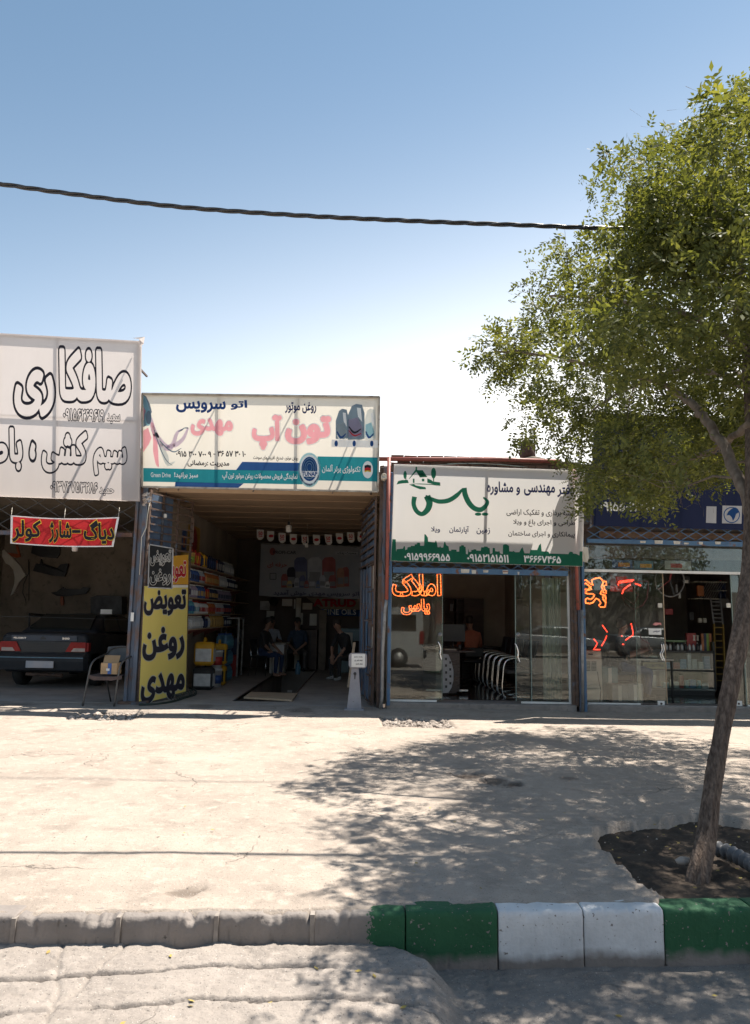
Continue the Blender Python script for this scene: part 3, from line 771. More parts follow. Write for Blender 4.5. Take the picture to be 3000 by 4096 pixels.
# ---- kerb stones
def kerbmat(name, paint, mask=None):
    m, t, o = _nodes(name)
    b = N(t, 'ShaderNodeBsdfPrincipled'); b.inputs['Roughness'].default_value = .75; b.inputs['Specular IOR Level'].default_value = .3
    conc, f, src = noise_mix(t, 5, (.235, .205, .185), (.17, .15, .135), .3, .7)
    conc, f, _ = noise_mix(t, 34, conc, (.08, .072, .065), .66, .72)
    out = conc
    if paint:
        pc, f1, _ = noise_mix(t, 6, paint, tuple(x * .8 for x in paint), .3, .7)
        chip = N(t, 'ShaderNodeTexNoise'); chip.inputs['Scale'].default_value = 48; chip.inputs['Detail'].default_value = 5
        t.links.new(src, chip.inputs['Vector'])
        # grime climbs unevenly from the gutter; top arris is worn
        sep = N(t, 'ShaderNodeSeparateXYZ'); t.links.new(src, sep.inputs[0])
        big = N(t, 'ShaderNodeTexNoise'); big.inputs['Scale'].default_value = 9; t.links.new(src, big.inputs['Vector'])
        zz = N(t, 'ShaderNodeMath', operation='MULTIPLY_ADD'); zz.inputs[1].default_value = -.10; t.links.new(big.outputs[0], zz.inputs[0]); t.links.new(sep.outputs[2], zz.inputs[2])
        low = N(t, 'ShaderNodeMapRange'); low.inputs[1].default_value = -.295; low.inputs[2].default_value = -.245; t.links.new(zz.outputs[0], low.inputs[0])
        thr = N(t, 'ShaderNodeMapRange'); thr.inputs[1].default_value = .685; thr.inputs[2].default_value = .66; t.links.new(chip.outputs[0], thr.inputs[0])
        mul = N(t, 'ShaderNodeMath', operation='MULTIPLY'); t.links.new(low.outputs[0], mul.inputs[0]); t.links.new(thr.outputs[0], mul.inputs[1])
        fac = mul.outputs[0]
        if mask is not None:
            xx = N(t, 'ShaderNodeMath', operation='MULTIPLY_ADD'); xx.inputs[1].default_value = .16; t.links.new(chip.outputs[0], xx.inputs[0]); t.links.new(sep.outputs[0], xx.inputs[2])
            mr = N(t, 'ShaderNodeMapRange'); mr.inputs[1].default_value = mask + .08; mr.inputs[2].default_value = mask + .085; t.links.new(xx.outputs[0], mr.inputs[0])
            mu2 = N(t, 'ShaderNodeMath', operation='MULTIPLY'); t.links.new(fac, mu2.inputs[0]); t.links.new(mr.outputs[0], mu2.inputs[1]); fac = mu2.outputs[0]
        mx = N(t, 'ShaderNodeMix', data_type='RGBA'); t.links.new(fac, mx.inputs[0]); t.links.new(conc, mx.inputs[6]); t.links.new(pc, mx.inputs[7]); out = mx.outputs[2]
    t.links.new(out, b.inputs['Base Color'])
    n2 = N(t, 'ShaderNodeTexNoise'); n2.inputs['Scale'].default_value = 55; n2.inputs['Detail'].default_value = 6; t.links.new(src, n2.inputs['Vector'])
    bp = N(t, 'ShaderNodeBump'); bp.inputs['Strength'].default_value = .7; bp.inputs['Distance'].default_value = .006
    t.links.new(n2.outputs[0], bp.inputs['Height']); t.links.new(bp.outputs[0], b.inputs['Normal'])
    t.links.new(b.outputs[0], o.inputs[0]); return m
GREEN = (.024, .10, .045); WHITE = (.62, .62, .62)
km = {'c': kerbmat('kerb_concrete', None), 'g': kerbmat('kerb_green_paint', GREEN), 'w': kerbmat('kerb_white_paint', WHITE),
      'h': kerbmat('kerb_half_green_paint', GREEN, mask=G(1478, 3640).x)}
m_mjoint = M('joint_mortar', (.27, .235, .205), (.19, .165, .145), 14, .95, bump=.004, bscale=60)
kerb = thing('kerb', None, None, kind='structure')
jx = [G(x, 3655).x for x in (77, 486, 872, 1253, 1623, 1996, 2344, 2674)]
edges = [jx[0] - .48 * k for k in range(9, 0, -1)] + jx + [jx[-1] + .49 * k for k in range(1, 12)]
KCH = [(G(px_, 3655).x, w_, d_) for px_, w_, d_ in ((395, .045, .035), (335, .02, .015), (455, .03, .02), (690, .02, .012), (775, .035, .03), (960, .03, .012), (1250, .03, .02), (560, .05, .012), (1150, .04, .010), (130, .02, .012), (2120, .02, .008), (2480, .03, .006))]
for i in range(len(edges) - 1):
    a, b = edges[i], edges[i + 1]; k = 'c'; lab = 'bare grey concrete kerb stone with chipped top edge'
    mid = PX(((a + b) / 2, kerbY((a + b) / 2), 0))[0]
    if 1253 < mid < 1623: k = 'h'; lab = 'kerb stone half bare concrete and half painted green'
    elif 1623 <= mid < 1996: k = 'g'; lab = 'green painted kerb stone'
    elif 1996 <= mid < 2674: k = 'w'; lab = 'white painted kerb stone with scuffed lower edge'
    elif mid >= 2674:
        k = 'g' if ((i - 16) // 2) % 2 == 0 else 'w'; lab = 'green painted kerb stone' if k == 'g' else 'white painted kerb stone'
    nu, prof = 70, [(.0, -.34), (.0, -.25), (.0, -.20), (.0, -.15), (.0, -.10), (.0, -.06), (.001, -.03), (.004, -.016), (.009, -.007), (.018, -.002), (.05, 0), (.10, 0), (.135, -.001), (.17, -.006), (.18, -.06)]
    mb = MB(); mb.smooth = True
    ya, yb = kerbY(a), kerbY(b); jy = random.uniform(-.004, .004); jz = random.uniform(-.003, .005)
    worn = 1.0 if k in 'ch' else .45
    rows = []
    for u in range(nu + 1):
        t_ = u / nu; x = a + .003 + (b - a - .006) * t_; y_ = kerbY(x)
        e_ = min(t_, 1 - t_) * (b - a); rnd = .004 * max(0, 1 - e_ / .008)
        for (dy, dz) in prof:
            nz = fbm(x * 26, dz * 26, 3.3) * .004
            ch = max(0, fbm(x * 11, 7.7, i * .1) - .05) * .06 * worn if -.05 < dz <= 0 and dy < .07 else 0
            for (xc, wc, dc) in KCH:
                if abs(x - xc) < wc * 2 and dz > -.14: ch += dc * math.exp(-((x - xc) / wc) ** 2) * (.6 + .8 * abs(fbm(x * 40, dz * 40, 5))) * max(0, 1 + dz / (.055 + .4 * dc)) * (dy < .05)
            ch2 = max(0, fbm(x * 30, dz * 30, 1.1 + i) - .22) * .05 * worn
            mb.v.append(Vector((x, y_ + jy + dy + rnd + nz + ch * .5 + ch2, dz + jz - rnd * (1 if dz > -.03 else 0) - ch * (.8 if dz > -.03 else .2))))
    npf = len(prof)
    for u in range(nu):
        for p in range(npf - 1):
            q = u * npf + p; mb.f.append((q, q + npf, q + npf + 1, q + 1)); mb.mi.append(0); mb.sm.append(True)
    mb.f.append(tuple(range(npf))); mb.mi.append(0); mb.sm.append(False)
    mb.f.append(tuple(range(nu * npf, nu * npf + npf))); mb.mi.append(0); mb.sm.append(False)
    mb.build('kerb_stone', km[k], kerb, label=lab)
for x_ in jx[:4] + [jx[0] - .48, jx[0] - .96]:
    mb = MB(); mb.smooth = False; y_ = kerbY(x_); n_ = 9
    rings = []
    for k_ in range(n_):
        z_ = -.2 + .196 * k_ / (n_ - 1); w1 = .011 + .004 * fbm(x_ * 5, z_ * 40, 2); yy_ = y_ - .004 - .003 * fbm(x_, z_ * 50, 9)
        rings.append([Vector((x_ - w1 - .004, yy_, z_)), Vector((x_ + w1 - .004, yy_, z_)), Vector((x_ + w1 - .004, y_ + .05, z_)), Vector((x_ - w1 - .004, y_ + .05, z_))])
    mb.loft(rings); mb.build('mortar_joint', m_mjoint, kerb)
# loose stones in the two dug-out patches
for gi, (a, b, c, d) in enumerate(grav):
    mb = MB()
    for _ in range(430):
        x = random.uniform(a, b); y = random.uniform(c, d); r_ = random.choice((.02, .025, .03, .035, .045)) * random.uniform(.7, 1.1)
        z = -.062 + random.uniform(0, .018) + r_ * .4
        i0 = len(mb.v)
        ico = [(0, 0, 1), (.9, 0, .4), (.28, .85, .4), (-.72, .53, .4), (-.72, -.53, .4), (.28, -.85, .4), (.72, .53, -.4), (-.28, .85, -.4), (-.9, 0, -.4), (-.28, -.85, -.4), (.72, -.53, -.4), (0, 0, -1)]
        fc = [(0, 1, 2), (0, 2, 3), (0, 3, 4), (0, 4, 5), (0, 5, 1), (1, 6, 2), (2, 7, 3), (3, 8, 4), (4, 9, 5), (5, 10, 1), (6, 7, 2), (7, 8, 3), (8, 9, 4), (9, 10, 5), (10, 6, 1), (11, 7, 6), (11, 8, 7), (11, 9, 8), (11, 10, 9), (11, 6, 10)]
        sx, sy, sz = [random.uniform(.7, 1.25) for _ in range(3)]; rt = Matrix.Rotation(random.uniform(0, 6), 3, 'Z')
        mb.add([rt @ (Vector((p[0] * sx, p[1] * sy, p[2] * sz * .8)) * r_ * random.uniform(.85, 1.15)) + Vector((x, y, z)) for p in ico], fc)
    o = mb.build('rubble', m_stone, kind='stuff')
    o['label'] = ('loose pale rubble in the dug-out patch beside the metal chair', 'loose grey rubble in the dug-out patch before the office step')[gi]; o['category'] = 'rubble'
# small litter of chips and dead leaves on the pavement, in the pit and in the gutter
mb = MB()
for _ in range(700):
    x = random.uniform(-3.5, 4.5); y = random.uniform(4.3, 11.8); r_ = random.uniform(.003, .007)
    inpit = inpoly(x, y, pit_poly); z = -.03 if inpit else .012
    mb.add([(x - r_, y - r_, z), (x + r_, y - r_ * .6, z), (x + r_ * .7, y + r_, z + r_ * .6), (x - r_ * .8, y + r_ * .8, z), (x, y, z + r_)], [(0, 1, 4), (1, 2, 4), (2, 3, 4), (3, 0, 4)])
o = mb.build('gravel_chips', m_stone, kind='stuff'); o['label'] = 'tiny stone chips scattered over the pavement'; o['category'] = 'gravel'
mlf = M('dry_leaf', (.35, .27, .06), (.25, .17, .05), 9, .8, island=.4)
mb = MB()
for _ in range(110):
    if random.random() < .6: x = random.uniform(1.3, 3.6); y = random.uniform(4.3, 5.8); z = -.02
    else: x = random.uniform(-1.5, 2.2); y = random.choice((random.uniform(4.3, 6.5), random.uniform(3.0, 3.9))); z = .02 if y > 4.2 else road_z(x, y) + .004
    l = random.uniform(.012, .022); a = random.uniform(0, 6.3); c_, s_ = math.cos(a), math.sin(a)
    mb.add([(x - c_ * l, y - s_ * l, z), (x - s_ * l * .45, y + c_ * l * .45, z + .004), (x + c_ * l, y + s_ * l, z + .003), (x + s_ * l * .45, y - c_ * l * .45, z)], [(0, 1, 2, 3)])
o = mb.build('fallen_leaves', mlf, kind='stuff'); o['label'] = 'fallen yellow leaflets lying in the tree pit and gutter'; o['category'] = 'leaves'

# ================================================================== the row of shops
FY = 12.30
def P(bld, name, mat, *boxes, label=None, b=0):
    mb = MB()
    for bx_ in boxes: (mb.bbox(*bx_, b=b) if b else mb.box(*bx_))
    return mb.build(name, mat, bld, label=label)
def lattice(bld, x0, x1, z0, z1, y, mat, cell=.30, name='lattice'):
    """diamond steel lattice"""
    mb = MB(); n = max(2, round((x1 - x0) / cell)); dx = (x1 - x0) / n; h = z1 - z0; rows = max(1, round(h / (dx * .62))); dz = h / rows
    for r_ in range(rows):
        for i in range(n):
            xa = x0 + i * dx; za = z0 + r_ * dz
            pts1 = [(xa, y, za), (xa + dx / 2, y, za + dz / 2), (xa + dx, y, za + dz)]
            pts2 = [(xa, y + .006, za + dz), (xa + dx / 2, y + .006, za + dz / 2), (xa + dx, y + .006, za)]
            for p_ in (pts1, pts2): mb.bar(p_[0], p_[2], .012, .005, up=(0, 1, 0))
    return mb.build(name, mat, bld)
# --- unit 1: body repair garage (left, runs out of the frame)
X1a, X1b = -9.6, -3.92
g1 = thing('garage_building', 'dim body repair garage with open front at the left', 'garage', (-6.8, 15, 0))
P(g1, 'wall', m_plast, (X1a, X1b, 19.6, 19.85, 0, 3.9), label='rough plastered back wall')
P(g1, 'wall', m_plast, (X1a - .25, X1a, 12.9, 19.85, 0, 3.9))
P(g1, 'wall', m_plast, (X1b, X1b + .2, 12.9, 19.85, 0, 3.9))
P(g1, 'ceiling', m_plast, (X1a, X1b, 12.9, 19.6, 3.6, 3.9))
P(g1, 'floor', m_floor, (X1a, X1b + .2, 12.42, 19.6, -.2, .004))
lattice(g1, X1a, X1b, Q(300, 2130, FY).z, 3.75, FY + .02, m_dark, .42)
P(g1, 'beam', m_rblue, (X1a, X1b, FY, FY + .10, Q(300, 2143, FY).z, Q(300, 2127, FY).z))
P(g1, 'front_strip', m_roof, (X1a, X1b, 12.9, 13.0, 3.9, 4.3))
# --- shared steel post between units 1 and 2
po = thing('gate_post', 'rusty blue steel post between the body garage and the oil service', 'post', (-3.75, FY, 0))
zt = 3.75
def vbar(o, name, mat, x, w_, y, d, z0, z1, label=None, top=0.0):
    mb = MB(); mb.bbox(x - w_ / 2, x + w_ / 2, y, y + d, z0, z1, b=.006)
    return mb.build(name, mat, o, label=label)
for px, w_, mt in ((519, .05, m_rblue), (534, .07, m_rblue), (551, .07, m_rblue), (565, .035, m_rust)):
    vbar(po, 'channel', mt, Q(px, 2500, FY).x, w_, FY + (.02 if px in (534, 565) else -.02), .12, 0, zt)
mb = MB(); mb.box(-3.97, -3.52, FY - .06, FY + .14, 0, .05); mb.build('base_plate', m_rust, po)
mb = MB(); mb.box(Q(530, 2466, FY).x - .02, Q(530, 2466, FY).x + .03, FY - .03, FY - .026, Q(530, 2485, FY).z, Q(530, 2450, FY).z); mb.build('paper_label', m_white, po)
mb = MB(); mb.tube([Q(600, 2000, FY - .1), Q(590, 2060, FY - .08), Q(585, 2110, FY - .06), Q(566, 2150, FY - .06), Q(562, 2240, FY - .04), Q(558, 2300, FY - .04)], .006, 6); mb.build('cable', m_offw, po)
mb = MB()
for _ in range(26):
    c = Q(588, 1990, FY - .1) + Vector((random.uniform(-.05, .05), random.uniform(-.04, .04), random.uniform(-.12, .09)))
    mb.box(c.x - .018, c.x + .018, c.y - .014, c.y + .014, c.z - .02, c.z + .02, jit=.014)
mb.build('foil_wrap', M('foil', (.55, .5, .46), (.35, .28, .24), 12, .35, metal=.6), po)
# --- unit 2: oil service garage
X2a, X2b = -3.66, .26; H2 = 3.56; B2 = 20.9
g2 = thing('service_garage', 'oil service garage with open front and deep dim interior', 'garage', (-1.7, 16, 0))
P(g2, 'wall', m_plast2, (X2a - .04, X2a, 12.9, B2 + .2, 0, H2), label='pale stained plaster side wall')
P(g2, 'wall', m_plast2, (X2b, X2b + .1, 12.9, B2 + .2, 0, H2))
P(g2, 'wall', M('shaded_back_plaster', (.13, .10, .085), (.09, .07, .06), 1.5, .95), (X2a, X2b, B2, B2 + .2, 0, H2), label='back wall coloured dark for the dim interior')  # gloom of the deep garage is put into this wall's colour
P(g2, 'ceiling', m_ceil, (X2a - .04, X2b + .1, 12.75, B2 + .2, H2, H2 + .3), label='stained brown plaster ceiling')
mb = MB()
for k in range(9):
    y = 13.4 + k * .85; mb.box(X2a, X2b, y, y + .035, H2 - .012, H2 - .001)
mb.build('ceiling_joint', m_ceil, g2)
pa, pb, pc, pd = -2.22, -1.30, 13.25, 20.2
P(g2, 'floor', m_floor, (X2a, pa, 12.42, B2, -.2, .004), (pb, X2b, 12.42, B2, -.2, .004), (pa, pb, 12.42, pc - .3, -.2, .004), (pa, pb, pd, B2, -.2, .004))
P(g2, 'pit_lining', m_floor, (pa - .1, pa, pc - .3, pd, -1.7, -.2), (pb, pb + .1, pc - .3, pd, -1.7, -.2), (pa, pb, pd, pd + .1, -1.7, -.2), (pa, pb, pc - .4, pc - .3, -1.7, -.2), (pa, pb, pc - .3, pd, -1.75, -1.7))
P(g2, 'pit_edge', m_rust, (pa - .03, pa, pc - .3, pd, -.03, .012), (pb, pb + .03, pc - .3, pd, -.03, .012), (pa, pb, pd, pd + .04, -.03, .012))
# --- post group between units 2 and 3
p2 = thing('corner_post', 'rusty steel post with blue strip between oil service and office', 'post', (.3, FY, 0))
xq = lambda px, py=2400, Y=FY: Q(px, py, Y).x
vbar(p2, 'channel', m_rust, xq(1520), .06, FY + .05, .12, 0, 4.0)
vbar(p2, 'channel', m_rblue, xq(1532), .05, FY + .0, .1, 0, 4.0)
vbar(p2, 'channel', m_blue, xq(1559), .055, FY - .03, .12, .05, 3.9, label='blue painted strip')
mb = MB(); mb.tube([(xq(1546), FY - .08, Q(1546, 2400, FY).z), (xq(1547), FY - .08, 4.15)], .030, 10); mb.build('pipe', m_redpipe, p2, label='red drain pipe')
mb = MB(); mb.tube([Q(1520, 2836, FY - .1), Q(1528, 2790, FY - .1), Q(1531, 2600, FY - .1), Q(1541, 2430, FY - .1), Q(1546, 2395, FY - .08)], .026, 10); mb.build('pipe', m_galv, p2, label='grey lower drain pipe')
mb = MB(); mb.tube([Q(1530, 2150, FY - .12), Q(1522, 2220, FY - .12), Q(1533, 2260, FY - .12), Q(1538, 2300, FY - .1)], .010, 6); mb.build('cable', m_wire, p2)
for py in (1975, 2000, 2110, 2260, 2305):
    c = Q(1556 if py != 2110 else 1550, py, FY - .07); mb = MB(); mb.lathe([(.014, -.03), (.016, 0), (.012, .03)], c, 8, 'y'); mb.build('hinge', m_rust, p2)
mb = MB(); mb.lathe([(.03, -.28), (.035, -.3), (.045, -.3), (.045, 0), (.03, 0)], Q(1535, 1912, FY - .1) + Vector((0, .1, 0)), 14, 'y'); mb.build('pipe_outlet', m_offw, p2)
# upper masonry behind signs of units 3/4, bricks one by one where the parapet shows
g3 = thing('office_building', 'glass fronted estate office under the white and green sign', 'shop', (1.9, 15, 0))
X3a, X3b = .40, 3.42; H3 = 3.1; B3 = 18.2; F3 = .10
P(g3, 'upper_wall', m_mortar, (.36, 3.62, 12.72, 12.92, H3, Q(1800, 1868, 12.7).z))
bz = Q(1800, 1868, 12.7).z
for r_ in range(3):
    for i in range(14):
        x = .40 + i * .232 + (.116 if r_ % 2 else 0)
        if x > 3.55 or (r_ == 2 and i > 9): continue
        mb = MB(); mb.box(x, x + .215, 12.70, 12.90, bz + .008 + r_ * .066, bz + .062 + r_ * .066, jit=.004); mb.build('brick', m_brick, g3)
for r_ in range(5):
    for i in range(3):
        x = .20 - .02 * (r_ % 2) + i * .075; zz = 3.55 + r_ * .11
        if i > 2: continue
        mb = MB(); mb.box(x, x + .07, 12.62, 12.7, zz, zz + .09, jit=.008); mb.build('brick', m_brick, g3)
P(g3, 'wall', m_plast2, (X3a - .04, X3a, 12.45, B3 + .2, F3, H3))
P(g3, 'wall', m_plast2, (X3b, X3b + .06, 12.5, B3 + .2, F3, H3), label='plain side wall with framed pictures')
P(g3, 'wall', m_plast2, (X3a, X3b, B3, B3 + .2, F3, H3))
P(g3, 'ceiling', m_plast2, (X3a - .04, X3b + .06, 12.45, B3 + .2, H3, H3 + .2))
P(g3, 'step', m_step, (.36, 3.52, 12.30, 12.86, -.1, F3 - .004), b=.012)
P(g3, 'floor_base', m_mortar, (X3a, X3b, 12.86, B3, -.1, F3 - .012))
for ix in range(6):
    for iy in range(11):
        x = X3a + ix * .504; y = 12.87 + iy * .485
        mb = MB(); mb.box(x + .003, min(X3b, x + .501), y + .003, y + .482, F3 - .012, F3 + random.uniform(0, .0012)); mb.build('floor_tile', m_tile, g3)
def beamZ(px0, px1, top0, bot0, top1, bot1, Y): return Q(px0, top0, Y), Q(px0, bot0, Y), Q(px1, top1, Y), Q(px1, bot1, Y)
def slopebeam(o, name, mat, px0, px1, t0, b0, t1, b1, Y, d=.08, label=None):
    mb = MB(); mb.prism([Q(px0, t0, Y), Q(px1, t1, Y), Q(px1, b1, Y), Q(px0, b0, Y)], (0, d, 0)); return mb.build(name, mat, o, label=label)
slopebeam(g3, 'beam', m_blue, 1572, 2272, 2268, 2290, 2283, 2304, FY, label='blue front beam with torn stickers')
mst = M('torn_sticker', (.62, .60, .54), (.45, .40, .34), 20, .7)
for (a, b, c, d) in ((1843, 2276, 1878, 2292), (1886, 2280, 1905, 2295), (1932, 2280, 1954, 2290), (2010, 2281, 2033, 2295), (2070, 2287, 2078, 2300)):
    ppoly(g3, 'sticker', [(a, c and b), (c, b + 1), (c - 2, d), (a + 2, d)], FY, mst, 2)
ppoly(g3, 'sticker', [(2012, 2284), (2031, 2285), (2031, 2288), (2012, 2288)], FY, m_redpipe, 4)
lattice(g3, X3a, X3b, Q(1900, 2276, FY).z, Q(1900, 2215, FY).z, FY + .04, m_blue, .245)
# --- post between 3 and 4
p3 = thing('corner_post', 'rusty blue steel post between the office and the spare parts shop', 'post', (3.55, FY, 0))
for px, w_, mt, dy in ((2292, .05, m_rust, .03), (2303, .05, m_rust, .0), (2316, .045, m_rblue, -.03), (2336, .05, m_blue, .02)):
    vbar(p3, 'channel', mt, xq(px), w_, FY + dy, .1, -.02, 4.0)
mb = MB(); mb.tube([(xq(2307), FY - .06, Q(2307, 2440, FY).z), (xq(2300), FY - .06, 4.0)], .028, 10); mb.build('pipe', m_redpipe, p3, label='red drain pipe')
mb = MB(); mb.tube([(xq(2326, 2830), FY - .07, 0), (xq(2322), FY - .07, Q(2322, 2440, FY).z)], .024, 10); mb.build('pipe', m_galv, p3, label='grey lower drain pipe')
# --- unit 4: spare parts shop
g4 = thing('parts_shop_building', 'glass fronted spare parts shop under the dark blue sign', 'shop', (5.6, 15, 0))
X4a, X4b = 3.66, 7.6
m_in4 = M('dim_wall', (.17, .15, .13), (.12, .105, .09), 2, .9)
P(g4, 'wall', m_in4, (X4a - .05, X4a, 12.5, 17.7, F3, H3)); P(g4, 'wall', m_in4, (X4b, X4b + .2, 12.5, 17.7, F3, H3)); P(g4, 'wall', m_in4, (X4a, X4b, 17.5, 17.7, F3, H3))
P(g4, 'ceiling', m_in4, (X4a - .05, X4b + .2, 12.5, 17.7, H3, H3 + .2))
P(g4, 'upper_wall', m_mortar, (3.64, 9.8, 12.72, 12.92, H3 - .55, 4.2))
P(g4, 'floor', m_tile, (X4a, X4b, 12.86, 17.5, -.1, F3)); P(g4, 'step', m_step, (3.64, 9.8, 12.32, 12.86, -.1, F3 - .004), b=.012)
slopebeam(g4, 'beam', m_blue, 2350, 3060, 2155, 2170, 2170, 2189, FY, label='blue front beam with torn stickers')
slopebeam(g4, 'rail', m_white, 2332, 3060, 2276, 2286, 2290, 2300, FY + .06, .06, label='white rail under the transom glass')
lattice(g4, 3.70, 6.9, Q(2600, 2160, FY).z, Q(2600, 2085, FY).z, FY + .04, m_blue, .27)
for (a, b, c, d) in ((2560, 2163, 2584, 2172), (2618, 2161, 2652, 2175), (2694, 2164, 2722, 2177), (2735, 2170, 2756, 2177), (2795, 2167, 2812, 2178), (2860, 2166, 2884, 2177)):
    ppoly(g4, 'sticker', [(a, b), (c, b + 1), (c - 2, d), (a + 2, d)], FY, mst, 2)
mb = MB(); mb.box(4.0, 6.9, 12.6, 12.64, Q(2600, 2150, 12.6).z - .02, Q(2600, 2128, 12.6).z); mb.build('wood_board', M('brown_board', (.20, .12, .07), (.14, .08, .05), 5, .8), g4)
# roofs
rf = thing('roof_slab', 'flat dark roof slab behind the sign boards', 'roof', (0, 16, 3.9))
P(rf, 'slab', m_roof, (X1a - .3, .32, 12.95, 21.2, 3.91, 4.0)); P(rf, 'slab', m_roof, (.34, 9.8, 12.93, 18.6, 3.5, 3.62))
# red pipe along the parapet
rp = thing('roof_pipe', 'long red steel pipe running along the parapet above the office sign', 'pipe', (1.8, 12.5, 4.1))
mb = MB(); mb.tube([Q(1500, 1836, 12.66), Q(1700, 1837, 12.66), Q(2000, 1838, 12.66), Q(2240, 1846, 12.66)], .038, 12); mb.build('pipe', m_redpipe, rp)
mb = MB(); mb.tube([Q(560, 1800, 12.5), Q(575, 1801, 12.5)], .03, 8); mb.build('pipe', m_redpipe, rp)
# wires on the parapet
wr = thing('parapet_wires', 'loose pale wires sagging along the parapet above the office sign', 'wires', (1.8, 12.4, 4.05))
mwg = M('pale_wire', (.45, .50, .42), (.35, .36, .30), 9, .5)
for (a, b, sg, mt) in (((1720, 1862), (2080, 1866), -10, mwg), ((1790, 1855), (2110, 1868), -6, mwg), ((1590, 1852), (1980, 1862), 12, m_wire), ((1850, 1852), (2330, 1875), 10, m_wire), ((1560, 1850), (1840, 1860), 5, m_redpipe)):
    pts = []
    for k in range(13):
        t_ = k / 12; x = a[0] + (b[0] - a[0]) * t_; y = a[1] + (b[1] - a[1]) * t_ + sg * math.sin(math.pi * t_) + random.uniform(-1, 1)
        pts.append(Q(x, y, 12.64))
    mb = MB(); mb.tube(pts, .006, 5); mb.build('wire', mt, wr)
# chimney cowl on the roof
cw = thing('roof_vent', 'rusty sheet metal vent leaning on the roof behind the office sign', 'vent', Q(2108, 1838, 13.3))
mrv = M('rusty_sheet', (.12, .06, .045), (.07, .04, .035), 7, .8)
b0 = Q(2108, 1838, 13.3)
mb = MB(); mb.lathe([(.10, 0), (.13, .05), (.15, .12), (.12, .20), (.13, .30), (.09, .36), (.0, .37)], b0, 9); mb.build('body', mrv, cw)
mb = MB(); mb.box(b0.x + .13, b0.x + .16, b0.y, b0.y + .03, b0.z - .1, b0.z + .62); mb.build('stake', mrv, cw)
mb = MB(); mb.bar(b0 + Vector((-.24, 0, .30)), b0 + Vector((-.12, 0, .05)), .02, .02); mb.bar(b0 + Vector((-.24, 0, .30)), b0 + Vector((-.1, 0, .25)), .02, .02); mb.build('bracket', mrv, cw)
mb = MB(); mb.lathe([(.30, -.1), (.26, .0), (.12, .05), (0, .06)], b0 + Vector((.1, 0, -.01)), 10); mb.build('mortar_heap', m_mortar, cw)
# ================================================================== sign boards
m_b1 = cloth('banner_greyish', (.76, .69, .65), (.71, .64, .60), .55)
m_b2 = cloth('banner_cream', (.84, .775, .67), (.79, .73, .62), .6)
m_b3 = cloth('banner_white', (.88, .855, .82), (.84, .815, .78), .62)
m_b4 = cloth('banner_navy', (.020, .026, .058), (.026, .032, .07), .12)
def ink(name, c, tr=.35): return cloth('print_' + name, c, tuple(x * .85 for x in c), tr, scale=6)
i_black = ink('black', (.035, .034, .045), .1); i_navy = ink('navy', (.04, .05, .14), .2); i_dblue = ink('blue', (.04, .09, .27), .3)
i_pink = ink('pink', (1.0, .52, .62), .85); i_teal = ink('teal', (.04, .34, .42), .6); i_blue2 = ink('royal', (.045, .13, .36), .5)
i_white = ink('white', (.92, .92, .90), .15); i_green = ink('green', (.035, .20, .125), .5); i_red = ink('red', (.62, .05, .06), .4)
i_yel = ink('yellow', (.80, .62, .08), .4); i_grey = ink('grey', (.25, .25, .28), .3); i_lblue = ink('pale_blue', (.40, .66, .76), .7)
i_lilac = ink('lilac', (.72, .62, .76), .8); i_steel = ink('steel', (.20, .27, .34), .4); i_wht2 = ink('pale', (.75, .80, .82), .8)
m_frame = M('sign_frame', (.50, .45, .38), (.30, .25, .20), 6, .6, metal=.2, c3=(.16, .10, .07), s3=12, lo3=.62, hi3=.7)
m_tubef = M('frame_tube', (.18, .14, .11), (.12, .09, .075), 6, .7)

def board(name, label, cx, Y, depth, cloth_m, struts=(), hstruts=(), rim=True, group=None, braces=(), sag=.012, seed=0):
    """cx: four photo corners TL, TR, BR, BL; cloth stretched over a welded tube frame that stands free behind it"""
    TL, TR, BR, BL = cx
    cen = Q((TL[0] + TR[0]) / 2, (TL[1] + BL[1]) / 2, Y)
    o = thing(name, label, 'sign', cen, group)
    def at(u, v, off=0.0):
        x = (TL[0] * (1 - u) + TR[0] * u) * (1 - v) + (BL[0] * (1 - u) + BR[0] * u) * v
        y = (TL[1] * (1 - u) + TR[1] * u) * (1 - v) + (BL[1] * (1 - u) + BR[1] * u) * v
        p = Q(x, y, Y); p.y += off; return p
    mb = MB(); mb.smooth = True
    mb.grid(lambda u, v: at(u, v, 0.0), 2, 2); mb.smooth = False
    # cloth folded back round the frame
    dv = Vector((0, depth, 0)); a, b, c, d = at(0, 0), at(1, 0), at(1, 1), at(0, 1)
    for p, q in ((a, b), (b, c), (c, d), (d, a)): mb.add([p, q, q + dv, p + dv], [(0, 1, 2, 3)])
    mb.build('banner', cloth_m, o, fix=False)
    ins = .03
    def strut(p, q, w_=.022, nm='strut'):
        m2 = MB(); m2.bar(p, q, w_, w_); m2.build(nm, m_tubef, o)
    for u in (0.008,) + tuple(struts) + (.992,): strut(at(u, .01, .03), at(u, .99, .03))
    for v in (.012,) + tuple(hstruts) + (.988,): strut(at(.01, v, .03), at(.99, v, .03))
    for (u0, v0, u1, v1) in braces: strut(at(u0, v0, .07), at(u1, v1, .50), .018, 'brace')
    if rim:
        for p, q in ((a, b), (b, c), (c, d), (d, a)):
            m2 = MB(); m2.bar(p + Vector((0, -.006, 0)), q + Vector((0, -.006, 0)), .028, .03, up=(0, 1, 0)); m2.build('edge_trim', m_frame, o)
    # arms that carry the board on the building
    for u in (.03, .97):
        for v in (.12, .97):
            p = at(u, v, .1); m2 = MB(); m2.bar(p, Vector((p.x, 12.93, p.z)), .03, .03); m2.build('arm', m_tubef, o)
    return o
